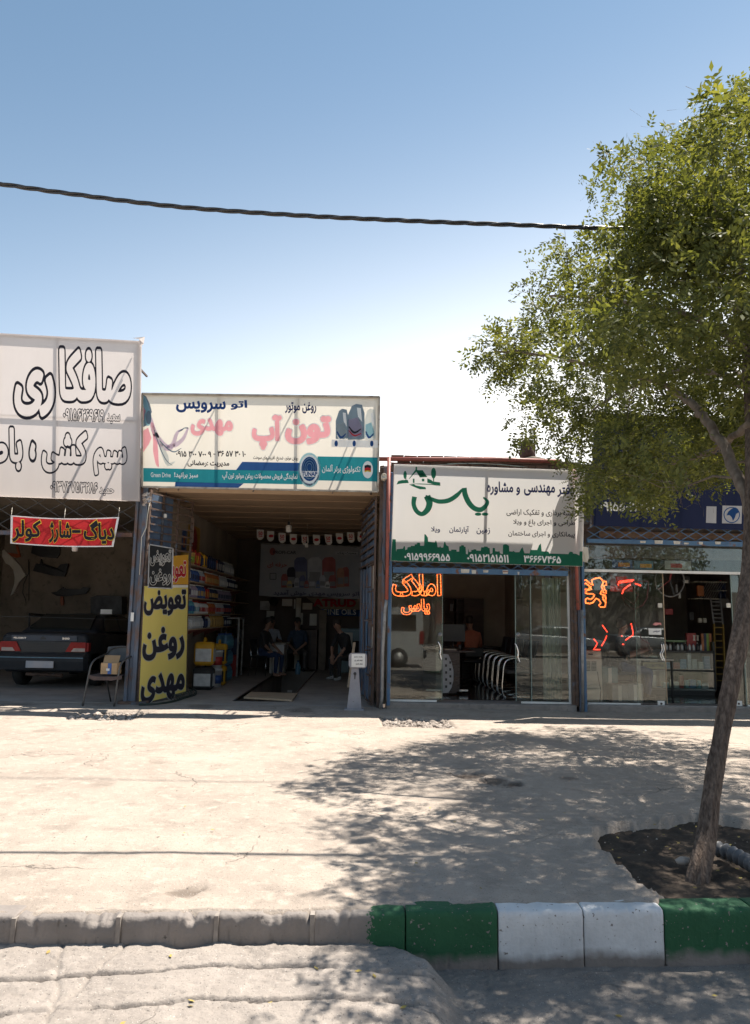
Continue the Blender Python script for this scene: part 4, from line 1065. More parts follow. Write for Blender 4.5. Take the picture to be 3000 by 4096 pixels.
# ---- sign 1
s1c = ((-620, 1298), (563, 1364), (556, 2004), (-620, 1962)); Y1 = 12.05
s1 = board('shop_sign', 'large greyish cloth sign with outlined black lettering over the body garage', s1c, Y1, .06, m_b1, struts=(.22, .52, .72), hstruts=(.50,), rim=False, braces=((.99, .03, .75, .97),), seed=1)
def outl(par, sx, box, Y, sl, rimw=.02, bold=.02, ink_=i_black, face=None, step=.0015):
    band_text(par, sx, box, Y, ((None, ''), (ink_, 'lettering_outline')), (-9, bold, bold + rimw * 1.45), sl)
i_face = cloth('letter_face_greyish', (.99, .92, .86), (.97, .90, .84), .88)
for tx, bx_, rw, bo in (('صافکا', (232, 1385, 528, 1618), .030, .045), ('ری', (50, 1465, 225, 1680), .036, .05), ('سعید', (427, 1652, 482, 1697), .04, .02), ('۰۹۱۵۶۲۶۹۶۱۹', (251, 1634, 419, 1687), .045, .02),
                        ('سیم', (370, 1782, 510, 1908), .036, .05), ('کشی', (163, 1716, 353, 1898), .034, .05), ('،', (113, 1757, 147, 1851), .04, .04), ('با', (33, 1702, 94, 1889), .036, .045),
                        ('طری', (-170, 1705, 36, 1895), .034, .045), ('۰۹۳۷۲۷۵۳۲۸۶', (200, 1925, 392, 1973), .045, .02), ('حمید', (396, 1948, 457, 1984), .04, .02)):
    outl(s1, tx, bx_, Y1, .035, rw, bo, face=i_face)
# torn top right corner of the cloth
mb = MB(); p = Q(556, 1356, Y1 - .01)
mb.add([p, p + Vector((.09, .02, .05)), p + Vector((.07, .05, -.06)), p + Vector((.04, -.03, -.16)), p + Vector((-.12, -.01, .01))], [(0, 1, 2), (0, 2, 3), (0, 4, 1)])
mb.build('loose_corner', m_b1, s1, fix=False)
# ---- hanging red banner
rb = thing('hanging_banner', 'red cloth banner with black yellow-edged lettering hanging under the body garage sign', 'banner', Q(250, 2120, 12.1))
RB = ((43, 2061), (477, 2068), (454, 2187), (41, 2174)); m_rb = cloth('red_cloth', (.62, .045, .05), (.54, .04, .045), .35)
mb = MB(); mb.smooth = True
def rbf(u, v, sh=0, ex=0):
    x = (RB[0][0] * (1 - u) + RB[1][0] * u) * (1 - v) + (RB[3][0] * (1 - u) + RB[2][0] * u) * v
    y = (RB[0][1] * (1 - u) + RB[1][1] * u) * (1 - v) + (RB[3][1] * (1 - u) + RB[2][1] * u) * v
    y += 9 * math.sin(math.pi * u) * (1 - .3 * v) * (1 if True else 0)
    return Q(x, y, 12.1 + .03 * math.sin(u * 11 + v * 2) * v - sh)
mb.grid(lambda u, v: rbf(u, v), 30, 8); mb.build('cloth', m_rb, rb, fix=False)
for (u0, v0, u1, v1) in ((0, 0, 1, .04), (0, .96, 1, 1), (0, 0, .02, 1), (.98, 0, 1, 1)):
    mb = MB(); mb.grid(lambda u, v: rbf(u0 + (u1 - u0) * u, v0 + (v1 - v0) * v, .003), 24, 4); mb.build('hem', i_white, rb, fix=False)
for tx, bx_ in (('دیاگ', (335, 2080, 457, 2176)), ('-', (288, 2120, 322, 2132)), ('شارژ', (196, 2084, 286, 2172)), ('کولر', (49, 2080, 164, 2168))):
    otext(rb, tx, bx_, 12.1, i_black, i_yel, .012, .03, .032, layer=24)
for px in (45, 258, 474):
    mb = MB(); mb.tube([Q(px, 2066 + (6 if px == 258 else 0), 12.09), Q(px + 4, 2030, 12.3)], .004, 5); mb.build('tie', m_offw, rb)
# ---- sign 2
Y2 = 12.2; s2c = ((569, 1575), (1518, 1588), (1512, 1967), (569, 1947))
s2 = board('shop_sign', 'cream sign with pink and navy Persian lettering and a teal stripe over the oil service', s2c, Y2, .03, m_b2, struts=(.325, .66), hstruts=(), rim=True, braces=((.33, .02, .12, .98), (.66, .02, .45, .98), (.95, .02, .80, .98)), seed=2)
S2 = lambda x, y: (550 + x * .6053, 1550 + y * .6053)
pp = lambda o, nm, pts, Y, m, ly=1, f=None: ppoly(o, nm, [f(*p) for p in pts] if f else pts, Y, m, ly)
pp(s2, 'blue_band', [(650, 547), (692, 491), (1075, 498), (1075, 552)], Y2, i_blue2, 1, S2)
pp(s2, 'blue_band', [(250, 622), (702, 634), (665, 664), (248, 656)], Y2, i_blue2, 1, S2)
pp(s2, 'teal_band', [(38, 532), (1090, 553), (1090, 640), (38, 622)], Y2, i_teal, 2, S2)
pp(s2, 'teal_band', [(1190, 455), (1590, 462), (1588, 622), (1190, 614)], Y2, i_teal, 2, S2)
# bottle mouth and liquid splash at the left
pp(s2, 'print_patch', [(38, 48), (58, 60), (82, 110), (95, 160), (80, 200), (62, 250), (38, 262)], Y2, i_steel, 1, S2)
pp(s2, 'print_patch', [(38, 52), (50, 62), (70, 105), (80, 150), (60, 165), (38, 120)], Y2, i_lblue, 2, S2)
pp(s2, 'print_patch', [(38, 128), (58, 160), (52, 200), (38, 220)], Y2, i_pink, 3, S2)
pp(s2, 'print_patch', [(38, 285), (70, 265), (92, 335), (75, 375), (38, 428)], Y2, i_pink, 2, S2)
ppoly(s2, 'bottle_mouth', [S2(*p) for p in ell(68, 200, 24, 55)], Y2, i_lblue, 4); ppoly(s2, 'bottle_mouth', [S2(*p) for p in ell(74, 198, 18, 45)], Y2, i_steel, 5)
for pts, ws, mt in ((((85, 200), (110, 290), (150, 360), (200, 400), (235, 375), (262, 300), (300, 275)), (22, 34, 44, 40, 30, 20, 8), i_lilac),
                    (((95, 230), (115, 330), (120, 420), (130, 500), (140, 525)), (16, 26, 34, 22, 6), i_pink),
                    (((100, 250), (150, 370), (185, 460), (205, 510), (245, 490)), (10, 26, 40, 22, 6), i_wht2),
                    (((190, 390), (250, 380), (300, 340), (325, 290), (335, 265)), (18, 30, 24, 16, 10), i_lilac),
                    (((150, 355), (200, 405), (245, 425), (290, 400)), (5, 8, 8, 3), i_steel), (((110, 280), (150, 400), (190, 480), (230, 515)), (4, 6, 5, 2), i_steel),
                    (((270, 290), (290, 282), (310, 268), (334, 268)), (5, 9, 6, 10), i_steel)):
    pstroke(s2, 'splash', [S2(*p) for p in pts], [w_ * .6 for w_ in ws], Y2, mt, 3 + .3 * (mt is i_steel) * 3)
for tx, bx_, mt, bo in (('اتو', (922, 1600, 989, 1640), i_dblue, .035), ('سرویس', (704, 1603, 903, 1652), i_dblue, .035), ('روغن موتور', (1140, 1607, 1265, 1654), i_navy, .03),
                        ('مهدی', (762, 1672, 932, 1744), i_pink, .06), ('تون', (1140, 1662, 1325, 1778), i_pink, .06), ('آپ', (1007, 1658, 1128, 1800), i_pink, .06),
                        ('۰۹۱۵ ۳۰۰ ۷۰۰ ۹', (704, 1804, 845, 1828), i_black, .03), ('-', (853, 1815, 862, 1818), i_black, .03), ('۳۶ ۵۷ ۳۰ ۱۰', (870, 1803, 983, 1827), i_black, .03),
                        ('مدیریت :رمضانی', (750, 1841, 917, 1868), i_black, .03), ('روغن موتور، ضدیخ، افزودنیهای سوخت', (1013, 1823, 1192, 1845), i_black, .02),
                        ('Green Drive', (603, 1890, 683, 1909), i_white, .015), ('سبز برانید!', (697, 1889, 792, 1915), i_white, .03),
                        ('نمایندگی فروش محصولات روغن موتور تون آپ', (889, 1889, 1190, 1922), i_white, .03), ('تکنولوژی برتر آلمان', (1288, 1859, 1442, 1894), i_white, .03)):
    if mt is i_pink: band_text(s2, tx, (bx_[0] - 3, bx_[1] - 3, bx_[2] + 4, bx_[3] + 4), Y2, ((None, ''), (i_white, 'lettering_outline')), (-9, bo + .004, bo + .028), .0175, 2.2)
    if mt is i_pink: band_text(s2, tx, bx_, Y2, ((i_pink, 'lettering'),), (-9, bo), .0175, 4)
    else: ptext(s2, tx, bx_, Y2, mt, .0175, bo, 4)
for r_, mt, ly in ((1.0, i_lblue, 5), (.86, i_white, 6), (.70, i_blue2, 7), (.60, i_lblue, 8), (.55, i_blue2, 9), (.42, i_lblue, 10), (.37, i_blue2, 11), (.25, i_lblue, 12), (.20, i_blue2, 13)):
    ppoly(s2, 'logo_ring', [S2(1136 , 545)] and [S2(*p) for p in ell(1136, 545 - (1 - r_) * 22, 75 * r_, 115 * r_)], Y2, mt, ly)
ppoly(s2, 'logo_bar', [S2(*p) for p in ((1082, 552), (1190, 554), (1188, 590), (1084, 588))], Y2, i_white, 14)
ptext(s2, 'TUNAP', (*S2(1085, 556), *S2(1187, 586)), Y2, i_blue2, .0175, .03, 15.5)
# ring text, letter by letter
rt = 'World Refining Company'
for k, ch in enumerate(rt):
    if ch == ' ': continue
    a = R(155 - 130 * k / (len(rt) - 1)); cx_, cy_ = 1136 + 64 * math.cos(a), 545 + 98 * math.sin(a)
    sx_, sy_ = S2(cx_, cy_); ptext(s2, ch, (sx_ - 2.6, sy_ - 4, sx_ + 2.6, sy_ + 4), Y2, i_navy, -1.1 * math.cos(a), .02, 15)
ppoly(s2, 'round_badge', [S2(*p) for p in ell(1521, 543, 35, 57)], Y2, i_white, 4)
for (y0, y1, mt) in ((512, 530, i_black), (530, 548, i_red), (548, 556, i_yel)):
    ppoly(s2, 'flag_stripe', [S2(*p) for p in ((1500, y0 + 4), (1520, y0 - 2), (1543, y0 + 4), (1543, y1 + 4), (1520, y1 - 2), (1500, y1 + 4))], Y2, mt, 5.5)
# printed jerrycans on their white shelf
ppoly(s2, 'print_shelf', [S2(*p) for p in ((1283, 345), (1590, 350), (1590, 398), (1281, 392))], Y2, i_white, 1.5)
for x in (1313, 1432, 1548): ppoly(s2, 'print_dot', [S2(*p) for p in ell(x, 370, 11, 20)], Y2, i_blue2, 3)
for (x0, x1, yt, yb, mt, m2_) in ((1310, 1395, 140, 340, i_steel, i_wht2), (1500, 1575, 140, 345, i_wht2, i_lblue), (1388, 1500, 108, 345, i_steel, i_wht2)):
    w_ = x1 - x0; ly = 4 if mt is i_steel and x0 < 1350 else (3 if mt is i_wht2 else 6)
    ppoly(s2, 'print_bottle', [S2(*p) for p in ((x0, yb), (x0, yt + 80), (x0 + w_ * .25, yt + 15), (x0 + w_ * .5, yt), (x0 + w_ * .85, yt + 6), (x1, yt + 60), (x1, yb - 8), (x0 + w_ * .8, yb), )], Y2, mt, ly)
    ppoly(s2, 'print_handle_gap', [S2(*p) for p in ((x0 + w_ * .55, yt + 25), (x0 + w_ * .78, yt + 28), (x0 + w_ * .86, yt + 120), (x0 + w_ * .62, yt + 85))], Y2, i_white, ly + 1.2)
    ppoly(s2, 'print_label', [S2(*p) for p in ((x0 + 6, yt + 105), (x0 + w_ * .6, yt + 90), (x0 + w_ * .86, yt + 150), (x0 + w_ * .85, yb - 22), (x0 + 6, yb - 18))], Y2, m2_ if x0 != 1388 else i_lilac, ly + 1)
    pstroke(s2, 'print_swirl', [S2(x0 + 8, yt + 150), S2(x0 + w_ * .4, yt + 190), S2(x0 + w_ * .8, yt + 165)], [4, 9, 3], Y2, i_black if x0 == 1388 else i_blue2, ly + 2.2)
    pstroke(s2, 'print_swirl', [S2(x0 + 8, yt + 175), S2(x0 + w_ * .4, yt + 210), S2(x0 + w_ * .8, yt + 195)], [3, 6, 3], Y2, i_red if x0 == 1388 else i_white, ly + 2.6)
# ---- sign 3
Y3 = 12.2; s3c = ((1576, 1856), (2339, 1882), (2331, 2266), (1563, 2244))
s3 = board('shop_sign', 'white sign with green skyline, green house emblem and Persian lettering over the office', s3c, Y3, .03, m_b3, struts=(.50,), hstruts=(), rim=False, braces=((.92, .3, .74, .98), (.96, .25, .80, .98)), seed=3)
S3 = lambda x, y: (1500 + x * .5448, 1750 + y * .5448)
sky_pts = [(118, 905), (122, 830), (128, 745), (152, 748), (155, 838), (160, 820), (205, 816), (212, 798), (220, 800), (222, 826), (236, 822), (240, 805), (262, 803), (264, 795), (290, 796), (292, 785), (308, 783), (310, 772), (330, 773), (332, 795), (360, 795), (363, 710), (372, 712), (388, 735), (390, 765), (440, 770), (447, 755), (455, 775), (460, 805), (475, 806), (477, 795), (484, 808), (500, 808), (508, 770), (515, 765), (523, 790), (540, 800), (545, 832), (558, 832), (560, 823), (598, 824), (600, 838), (618, 838), (620, 800), (632, 798), (634, 790), (652, 792), (654, 802), (665, 803), (668, 855), (682, 857), (684, 815), (690, 840), (706, 840), (708, 825), (722, 826), (724, 820), (742, 821), (745, 830), (776, 832), (780, 806), (800, 806), (803, 800), (826, 802), (830, 810), (842, 812), (845, 855), (862, 850), (865, 810), (880, 812), (882, 835), (905, 838), (912, 832), (918, 850), (938, 856), (940, 790), (952, 784), (965, 784), (984, 796), (986, 836), (1010, 838), (1014, 832), (1030, 842), (1060, 842), (1074, 815), (1084, 806), (1092, 835), (1098, 850), (1135, 850), (1142, 820), (1150, 825), (1190, 826), (1205, 790), (1218, 778), (1224, 835), (1250, 838), (1255, 834), (1275, 840), (1280, 852), (1420, 856), (1430, 838), (1450, 840), (1455, 852), (1480, 855), (1500, 866), (1503, 836), (1524, 836), (1524, 943)]
mb = MB()
# skyline as a strip of columns over the green foot band
top = [S3(*p) for p in sky_pts]
for i in range(len(top) - 1):
    (x0, y0), (x1, y1) = top[i], top[i + 1]
    if x1 <= x0 + .05: continue
    bl = lambda x: 2244 + (x - 1563) / (2331 - 1563) * 22
    mb.flat([Q(x0, y0, Y3, .0015), Q(x1, y1, Y3, .0015), Q(x1, bl(x1) - 1, Y3, .0015), Q(x0, bl(x0) - 1, Y3, .0015)])
mb.build('skyline', i_green, s3, fix=False)
for tx, bx_, mt, bo, sl in (('دفتر', (2229, 1938, 2299, 1990), i_navy, .03, .02), ('مهندسی', (2096, 1938, 2220, 1984), i_navy, .03, .02), ('و', (2065, 1948, 2080, 1982), i_navy, .03, .02), ('مشاوره', (1948, 1926, 2053, 1982), i_navy, .03, .02),
                            ('نقشه برداری و تفکیک اراضی', (2026, 2038, 2302, 2067), i_black, .015, .02), ('طراحی و اجرای باغ و ویلا', (2053, 2079, 2301, 2108), i_black, .015, .02), ('پیمانکاری و اجرای ساختمان', (2033, 2125, 2299, 2152), i_black, .015, .02),
                            ('زمین', (1906, 2111, 1960, 2138), i_navy, .02, .02), ('آپارتمان', (1797, 2104, 1876, 2136), i_navy, .02, .02), ('ویلا', (1724, 2106, 1760, 2132), i_navy, .02, .02),
                            ('۰۹۱۵۹۹۶۶۹۵۵', (1617, 2213, 1800, 2243), i_white, .03, .025), ('۰۹۱۵۲۱۵۱۵۱۱', (1868, 2217, 2035, 2249), i_white, .03, .025), ('۳۶۶۶۷۴۶۵', (2095, 2223, 2244, 2252), i_white, .03, .03)):
    ptext(s3, tx, bx_, Y3, mt, sl, bo, 3)
# calligraphic name
for pts, ws in ((((655, 370), (662, 420), (690, 480), (730, 520), (775, 530), (810, 505), (826, 470), (795, 440)), (34, 36, 36, 34, 34, 30, 22, 10)),
                (((640, 382), (600, 425), (540, 462), (470, 470), (415, 452), (370, 432)), (14, 30, 32, 30, 26, 22)),
                (((382, 430), (400, 480), (385, 530), (345, 562), (305, 540), (284, 490), (290, 435)), (46, 44, 40, 30, 30, 30, 34))):
    pstroke(s3, 'calligraphy', [S3(*p) for p in pts], [w_ * .58 for w_ in ws], Y3, i_green, 3 + .3 * len(pts))
for cx_ in (757, 808): ppoly(s3, 'calligraphy_dot', [S3(*p) for p in ell(cx_, 563, 24, 12)], Y3, i_green, 3)
# house emblem
for poly in ([(248, 305), (300, 232), (350, 262), (380, 290), (330, 293), (303, 250), (252, 305)], [(298, 238), (298, 215), (308, 215), (309, 235)], [(278, 302), (290, 302), (290, 333), (278, 333)],
             [(344, 303), (362, 303), (362, 322), (344, 322)], [(303, 240), (350, 240), (384, 290), (330, 292)],
             [(158, 345), (170, 320), (200, 312), (240, 312), (248, 334), (210, 336), (180, 340)], [(384, 332), (384, 300), (410, 310), (425, 322), (450, 326), (478, 330), (480, 355), (440, 348), (410, 338)],
             [(255, 340), (330, 338), (420, 342), (478, 358), (420, 348), (330, 344)], [(250, 345), (285, 342), (300, 352), (370, 365), (375, 380), (330, 380), (285, 362)], [(224, 300), (230, 300), (230, 316), (224, 316)], [(427, 300), (434, 300), (434, 322), (427, 322)]):
    pp(s3, 'emblem', poly, Y3, i_green, 3, S3)
ppoly(s3, 'emblem_tree', [S3(*p) for p in ell(221, 275, 12, 30)], Y3, i_green, 3); ppoly(s3, 'emblem_tree', [S3(*p) for p in ell(430, 262, 18, 40)], Y3, i_green, 3)
# ---- sign 4
Y4 = 12.2; s4c = ((2381, 1652), (3330, 1690), (3330, 2128), (2381, 2100))
s4 = board('shop_sign', 'dark blue sign half hidden by the tree with white digits and white emblem panels', s4c, Y4, .1, m_b4, struts=(.2, .37, .6), hstruts=(.5,), rim=False, seed=4)
S4 = lambda x, y: (2250 + x * .4655, 1900 + y * .4655)
ptext(s4, '۰۹۱۵۵۰۲۶۴۲۱۲', (2400, 2008, 2642, 2046), Y4, i_white, .02, .03, 3)
i_w4 = ink('greyed_white', (.50, .50, .52), .1)  # white of the panels toned down to a light grey
pp(s4, 'white_panel', [(2826, 2025), (2866, 2026), (2865, 2093), (2824, 2091)], Y4, i_w4, 2)
pp(s4, 'white_panel', [(2890, 2022), (2968, 2024), (2966, 2095), (2888, 2093)], Y4, i_w4, 2)
for r_, mt, ly in ((1, i_blue2, 3), (.88, i_w4, 4)): ppoly(s4, 'emblem_shield', [(2927 + 33 * r_ * math.sin(R(a)), 2058 - 30 * r_ * math.cos(R(a)) * (1.15 if abs(a - 180) < 80 else 1)) for a in range(0, 360, 15)], Y4, mt, ly)
ppoly(s4, 'horse_head', [(2906, 2062), (2914, 2046), (2928, 2034), (2942, 2030), (2952, 2036), (2954, 2050), (2944, 2056), (2940, 2070), (2932, 2084), (2926, 2068), (2918, 2060)], Y4, i_blue2, 5.5)
mb = MB(); mb.bar(Q(2380, 1660, Y4), Q(2362, 2110, Y4 + .3), .03, .03); mb.build('side_strut', m_galv, s4)
pl = thing('pale_plastic_sheet', 'curled pale plastic sheet stuck behind the right end of the green skyline sign', 'sheet', Q(2345, 2210, 12.35))
mb = MB(); mb.prism([Q(2326, 2185, 12.3), Q(2352, 2190, 12.35), Q(2356, 2230, 12.35), Q(2350, 2250, 12.3), Q(2328, 2245, 12.3)], (0, .01, 0)); mb.build('sheet', m_offw, pl)

# ---- tall yellow banner and orange strip, fixed to the open gate leaf (receding plane)
yA = Vector((-3.66, 12.22, 0)); yB = Vector((-3.16, 13.40, 0)); yd = (yB - yA).normalized(); yn = Vector((yd.y, -yd.x, 0))
YP = (yA, yn)
m_yb = cloth('yellow_banner_cloth', (.82, .68, .20), (.75, .61, .17), .2); m_ob = cloth('orange_banner_cloth', (.75, .40, .06), (.65, .34, .05), .2)
yb = thing('standing_banner', 'tall yellow banner with three lines of big black Persian lettering at the oil service entrance', 'banner', yA)
mb = MB(); mb.grid(lambda u, v: Q((578 * (1 - u) + 752 * u) * (1 - v) + (555 * (1 - u) + 743 * u) * v, (2344 * (1 - v) + (2817 * (1 - u) + 2771 * u) * v) + 0, YP), 6, 10); mb.build('cloth', m_yb, yb, fix=False)
for a, b in (((578, 2344), (752, 2344)), ((752, 2344), (743, 2771)), ((743, 2771), (555, 2817)), ((555, 2817), (578, 2344))):
    mb = MB(); mb.bar(Q(*a, YP, -.02), Q(*b, YP, -.02), .025, .025); mb.build('frame_bar', m_rust, yb)
pp(yb, 'hem', [(692, 2339), (752, 2340), (752, 2350), (690, 2350)], YP, i_white, 2)
i_whg = ink('dull_white', (.55, .55, .50), .2)
for tx, bx_, sl in (('تعویض', (575, 2357, 745, 2463), 0), ('روغن', (569, 2507, 738, 2641), -.06), ('مهدی', (563, 2688, 739, 2805), -.16)):
    otext(yb, tx, bx_, YP, i_black, i_whg, sl, .045, .022, layer=3)
ob = thing('orange_banner', 'orange strip banner with red lettering half hidden behind the black light box', 'banner', Q(720, 2280, YP))
mb = MB(); mb.prism([Q(640, 2228, YP, .03), Q(753, 2219, YP, .03), Q(753, 2338, YP, .03), Q(640, 2338, YP, .03)], yn * -.004); mb.build('cloth', m_ob, ob)
ptext(ob, 'تعویض', (640, 2243, 745, 2330), YP, i_white, 0, .05, 24, name='lettering_outline', fitbold=.03); ptext(ob, 'تعویض', (640, 2243, 745, 2330), YP, i_red, 0, .03, 25.5)
# ---- black light box with outlined letters
lb = thing('light_box_sign', 'square black light box sign with silver side and thin outlined letters above the yellow banner', 'sign', Q(640, 2350, 12.0))
f = [Q(598, 2178, 12.0), Q(692, 2194, 12.0), Q(689, 2354, 12.0), Q(594, 2350, 12.0)]
mb = MB(); mb.prism([p + Vector((0, .004, 0)) for p in f], (-.035, .16, 0)); mb.build('case', M('brushed_case', (.50, .50, .50), (.34, .34, .35), 25, .4, metal=.4), lb)
mb = MB(); mb.flat([p + Vector((0, -.002, 0)) for p in f]); mb.build('face', M('black_acrylic', (.012, .012, .012), (.018, .018, .018), 5, .6, spec=.12), lb, fix=False)
for i in range(4):
    mb = MB(); mb.bar(f[i] + Vector((0, -.008, 0)), f[(i + 1) % 4] + Vector((0, -.008, 0)), .018, .014, up=(0, 1, 0)); mb.build('rim', m_galv, lb)
m_pneon = M('unlit_tube', (.42, .40, .36), (.36, .34, .30), 5, .4)
for tx, bx_ in (('تعویض', (600, 2199, 685, 2264)), ('روغن', (599, 2275, 683, 2341))): neon_text(lb, tx, bx_, 12.0, m_pneon, .035, .0045, .012)
mb = MB(); mb.bar(Q(640, 2350, 12.1), Q(640, 2350, 12.1) + Vector((0, .3, 0)), .03, .03); mb.bar(Q(600, 2200, 12.1), Q(590, 2200, 12.3), .03, .03); mb.build('bracket', m_rust, lb)
# ================================================================== people (one continuous skinned body each)
m_skin = M('skin', (.36, .21, .15), (.30, .17, .12), 8, .6)
m_hair = M('hair', (.02, .016, .014), (.035, .028, .024), 30, .6)
def person(label, loc, rotz, shirt, trousers, shoe, pose, cat='person', group=None, parent=None, hair=True):
    """pose: dict of joint positions in a local frame, facing -Y, seat or feet at z=0 of loc"""
    J = pose
    names = ['pelvis', 'waist', 'chest', 'neck', 'head', 'crown']
    V = []; E_ = []; RD = []; TG = []
    def add(p, r, tg, parent_=None):
        V.append(Vector(p)); RD.append(r if isinstance(r, tuple) else (r, r)); TG.append(tg)
        if parent_ is not None: E_.append((parent_, len(V) - 1))
        return len(V) - 1
    pel = add(J['pelvis'], (.15, .12), 1); wa = add(J['waist'], (.145, .105), 0, pel); ch = add(J['chest'], (.165, .115), 0, wa)
    nb = add(Vector(J['chest']).lerp(Vector(J['neck']), .8), (.07, .065), 0, ch); nk = add(J['neck'], .052, 2, nb)
    hd = Vector(J['head']); f = Vector(J.get('face', (0, -1, 0))).normalized(); up = (hd - Vector(J['neck'])).normalized()
    jaw = add(hd - up * .075 + f * .018, (.062, .068), 2, nk); h1 = add(hd, (.078, .092), 2, jaw); h2 = add(hd + up * .075 - f * .01, (.07, .085), 2, h1)
    h3 = add(hd + up * .115 - f * .012, (.035, .04), 2, h2)
    add(hd - up * .018 + f * .105, .013, 2, h1)                        # nose
    sd = f.cross(up).normalized()
    for s_ in (-1, 1): add(hd - up * .01 + sd * s_ * .083, .016, 2, h1)  # ears
    for s_ in ('l', 'r'):
        sh = add(J['sh_' + s_], .062, 0, ch); el = add(J['el_' + s_], .042, J.get('sleeve', 0), sh)
        wr_ = Vector(J['wr_' + s_]); mid = Vector(J['el_' + s_]).lerp(wr_, .45); fm = add(mid, .036, J.get('fore', 2), el)
        w_ = add(wr_, .025, 2, fm); d = (wr_ - Vector(J['el_' + s_])).normalized(); sd2 = d.cross(Vector((0, 0, 1)))
        sd2 = sd2.normalized() if sd2.length > .2 else Vector((1, 0, 0))
        pm = add(wr_ + d * .05, (.032, .018), 2, w_)
        for q, ln in ((-1.5, .062), (-.5, .075), (.5, .07), (1.5, .055)):
            b_ = add(wr_ + d * .085 + sd2 * q * .018, .010, 2, pm); c_ = add(wr_ + d * (.085 + ln * .55) + sd2 * q * .02 - Vector((0, 0, .008)), .0085, 2, b_)
            add(wr_ + d * (.085 + ln) + sd2 * q * .02 - Vector((0, 0, .024)), .007, 2, c_)
        tq = 1 if s_ == 'l' else -1
        t1 = add(wr_ + d * .035 + sd2 * tq * .036, .012, 2, w_); add(wr_ + d * .075 + sd2 * tq * .05, .009, 2, t1)
    for s_ in ('l', 'r'):
        hp = add(J['hp_' + s_], .095, 1, pel); kn = add(J['kn_' + s_], .065, 1, hp)
        an = Vector(J['an_' + s_]); mid = Vector(J['kn_' + s_]).lerp(an, .35); cf = add(mid, .058, 1, kn); a_ = add(an, .042, 1, cf)
        fd = Vector(J.get('foot', (0, -1, 0))).normalized()
        hl = add(an + Vector((0, 0, -.05)) - fd * .03, .04, 3, a_); add(an + Vector((0, 0, -.055)) + fd * .15, (.045, .028), 3, hl)
    me = bpy.data.meshes.new('person_body'); me.from_pydata([tuple(v) for v in V], E_, [])
    ob = bpy.data.objects.new('body', me); COL.objects.link(ob)
    sk = ob.modifiers.new('s', 'SKIN'); sk.use_smooth_shade = True
    for i, sv in enumerate(me.skin_vertices[0].data): sv.radius = RD[i]; sv.use_root = (i == 0)
    sb = ob.modifiers.new('u', 'SUBSURF'); sb.levels = 2; sb.render_levels = 2
    bpy.context.view_layer.update()
    m2 = bpy.data.meshes.new_from_object(ob.evaluated_get(bpy.context.evaluated_depsgraph_get()))
    ob.modifiers.clear(); ob.data = m2; bpy.data.meshes.remove(me); m2.name = 'person_body'
    m2.materials.clear()
    for m_ in (shirt, trousers, m_skin, shoe): m2.materials.append(m_)
    segs = [(V[a], V[b], TG[b] if TG[b] != 2 or TG[a] == 2 else 2) for a, b in E_]
    for p in m2.polygons:
        c = p.center; best = 9; tg = 0
        for a, b, g_ in segs:
            ab = b - a; t = max(0, min(1, (c - a).dot(ab) / max(1e-9, ab.length_squared))); d = (c - a - ab * t).length
            if d < best: best = d; tg = g_
        p.material_index = tg; p.use_smooth = True
    root = thing('person', label, cat, loc, group); root.rotation_euler = (0, 0, rotz); ob.parent = root
    if hair:
        mb = MB(); mb.lathe([(.0, .125), (.05, .118), (.085, .085), (.096, .035), (.094, -.01), (.085, -.045), (.07, -.05)][::-1], (0, 0, 0), 18, sx=.93, sy=1.08)
        rot = Vector((0, 0, 1)).rotation_difference((up * .85 - f * .35).normalized()).to_matrix().to_4x4()
        mb.xf(Matrix.Translation(hd + up * .022 - f * .018) @ rot)
        h_ = mb.build('hair', m_hair); h_.parent = root
    for s_ in (-1, 1):
        mb = MB(); mb.lathe([(0, -.009), (.008, -.004), (.009, 0), (.008, .004), (0, .009)], hd + up * .012 + f * .087 + sd * s_ * .032, 8); e_ = mb.build('eye', m_black); e_.parent = root
    return root
def sit(lean=0.0, turn=0.0, hl=None, hr=None, kz=.47, spread=.10, head=None, face=(0, -1, -.1), ax=.38, foot=(0, -1, 0), cross=False):
    z = .47
    d = dict(pelvis=(0, 0, z + .08), waist=(0, -.02 - lean * .3, z + .26), chest=(turn * .1, -.03 - lean * .8, z + .46), neck=(turn * .1, -.05 - lean, z + .64),
             head=head or (turn * .1, -.09 - lean * 1.15, z + .79), face=face, hp_l=(.09, -.04, z + .05), hp_r=(-.09, -.04, z + .05),
             kn_l=(spread + .07, -.46, kz + .03), kn_r=(-spread - .07, -.46, kz + .03), an_l=(spread + .06, -.44, .09), an_r=(-spread - .05, -.42, .09), foot=foot)
    cx, cy, cz = d['chest']
    d['sh_l'] = (cx + .185, cy, cz + .07); d['sh_r'] = (cx - .185, cy, cz + .07)
    d['el_l'] = (cx + .25, cy - .10, cz - .19); d['el_r'] = (cx - .25, cy - .10, cz - .19)
    d['wr_l'] = hl or (.12, -.36, z + .15); d['wr_r'] = hr or (-.12, -.36, z + .15)
    if cross: d['kn_l'] = (.10, -.44, kz + .12); d['an_l'] = (-.10, -.62, kz - .16)
    return d
m_sh_dark = M('dark_shirt', (.025, .025, .028), (.035, .033, .032), 12, .85); m_jean = M('jeans', (.035, .06, .13), (.025, .04, .09), 12, .85)
m_sh_blue = M('blue_shirt', (.05, .08, .13), (.04, .06, .10), 12, .85); m_sh_sal = M('salmon_shirt', (.50, .17, .10), (.42, .14, .085), 12, .8)
m_sh_white = M('pale_shirt', (.40, .42, .46), (.34, .36, .40), 12, .8); m_trgrey = M('grey_trousers', (.11, .10, .095), (.08, .075, .07), 12, .85)
m_shoe = M('shoe', (.03, .025, .022), (.02, .018, .017), 12, .5)
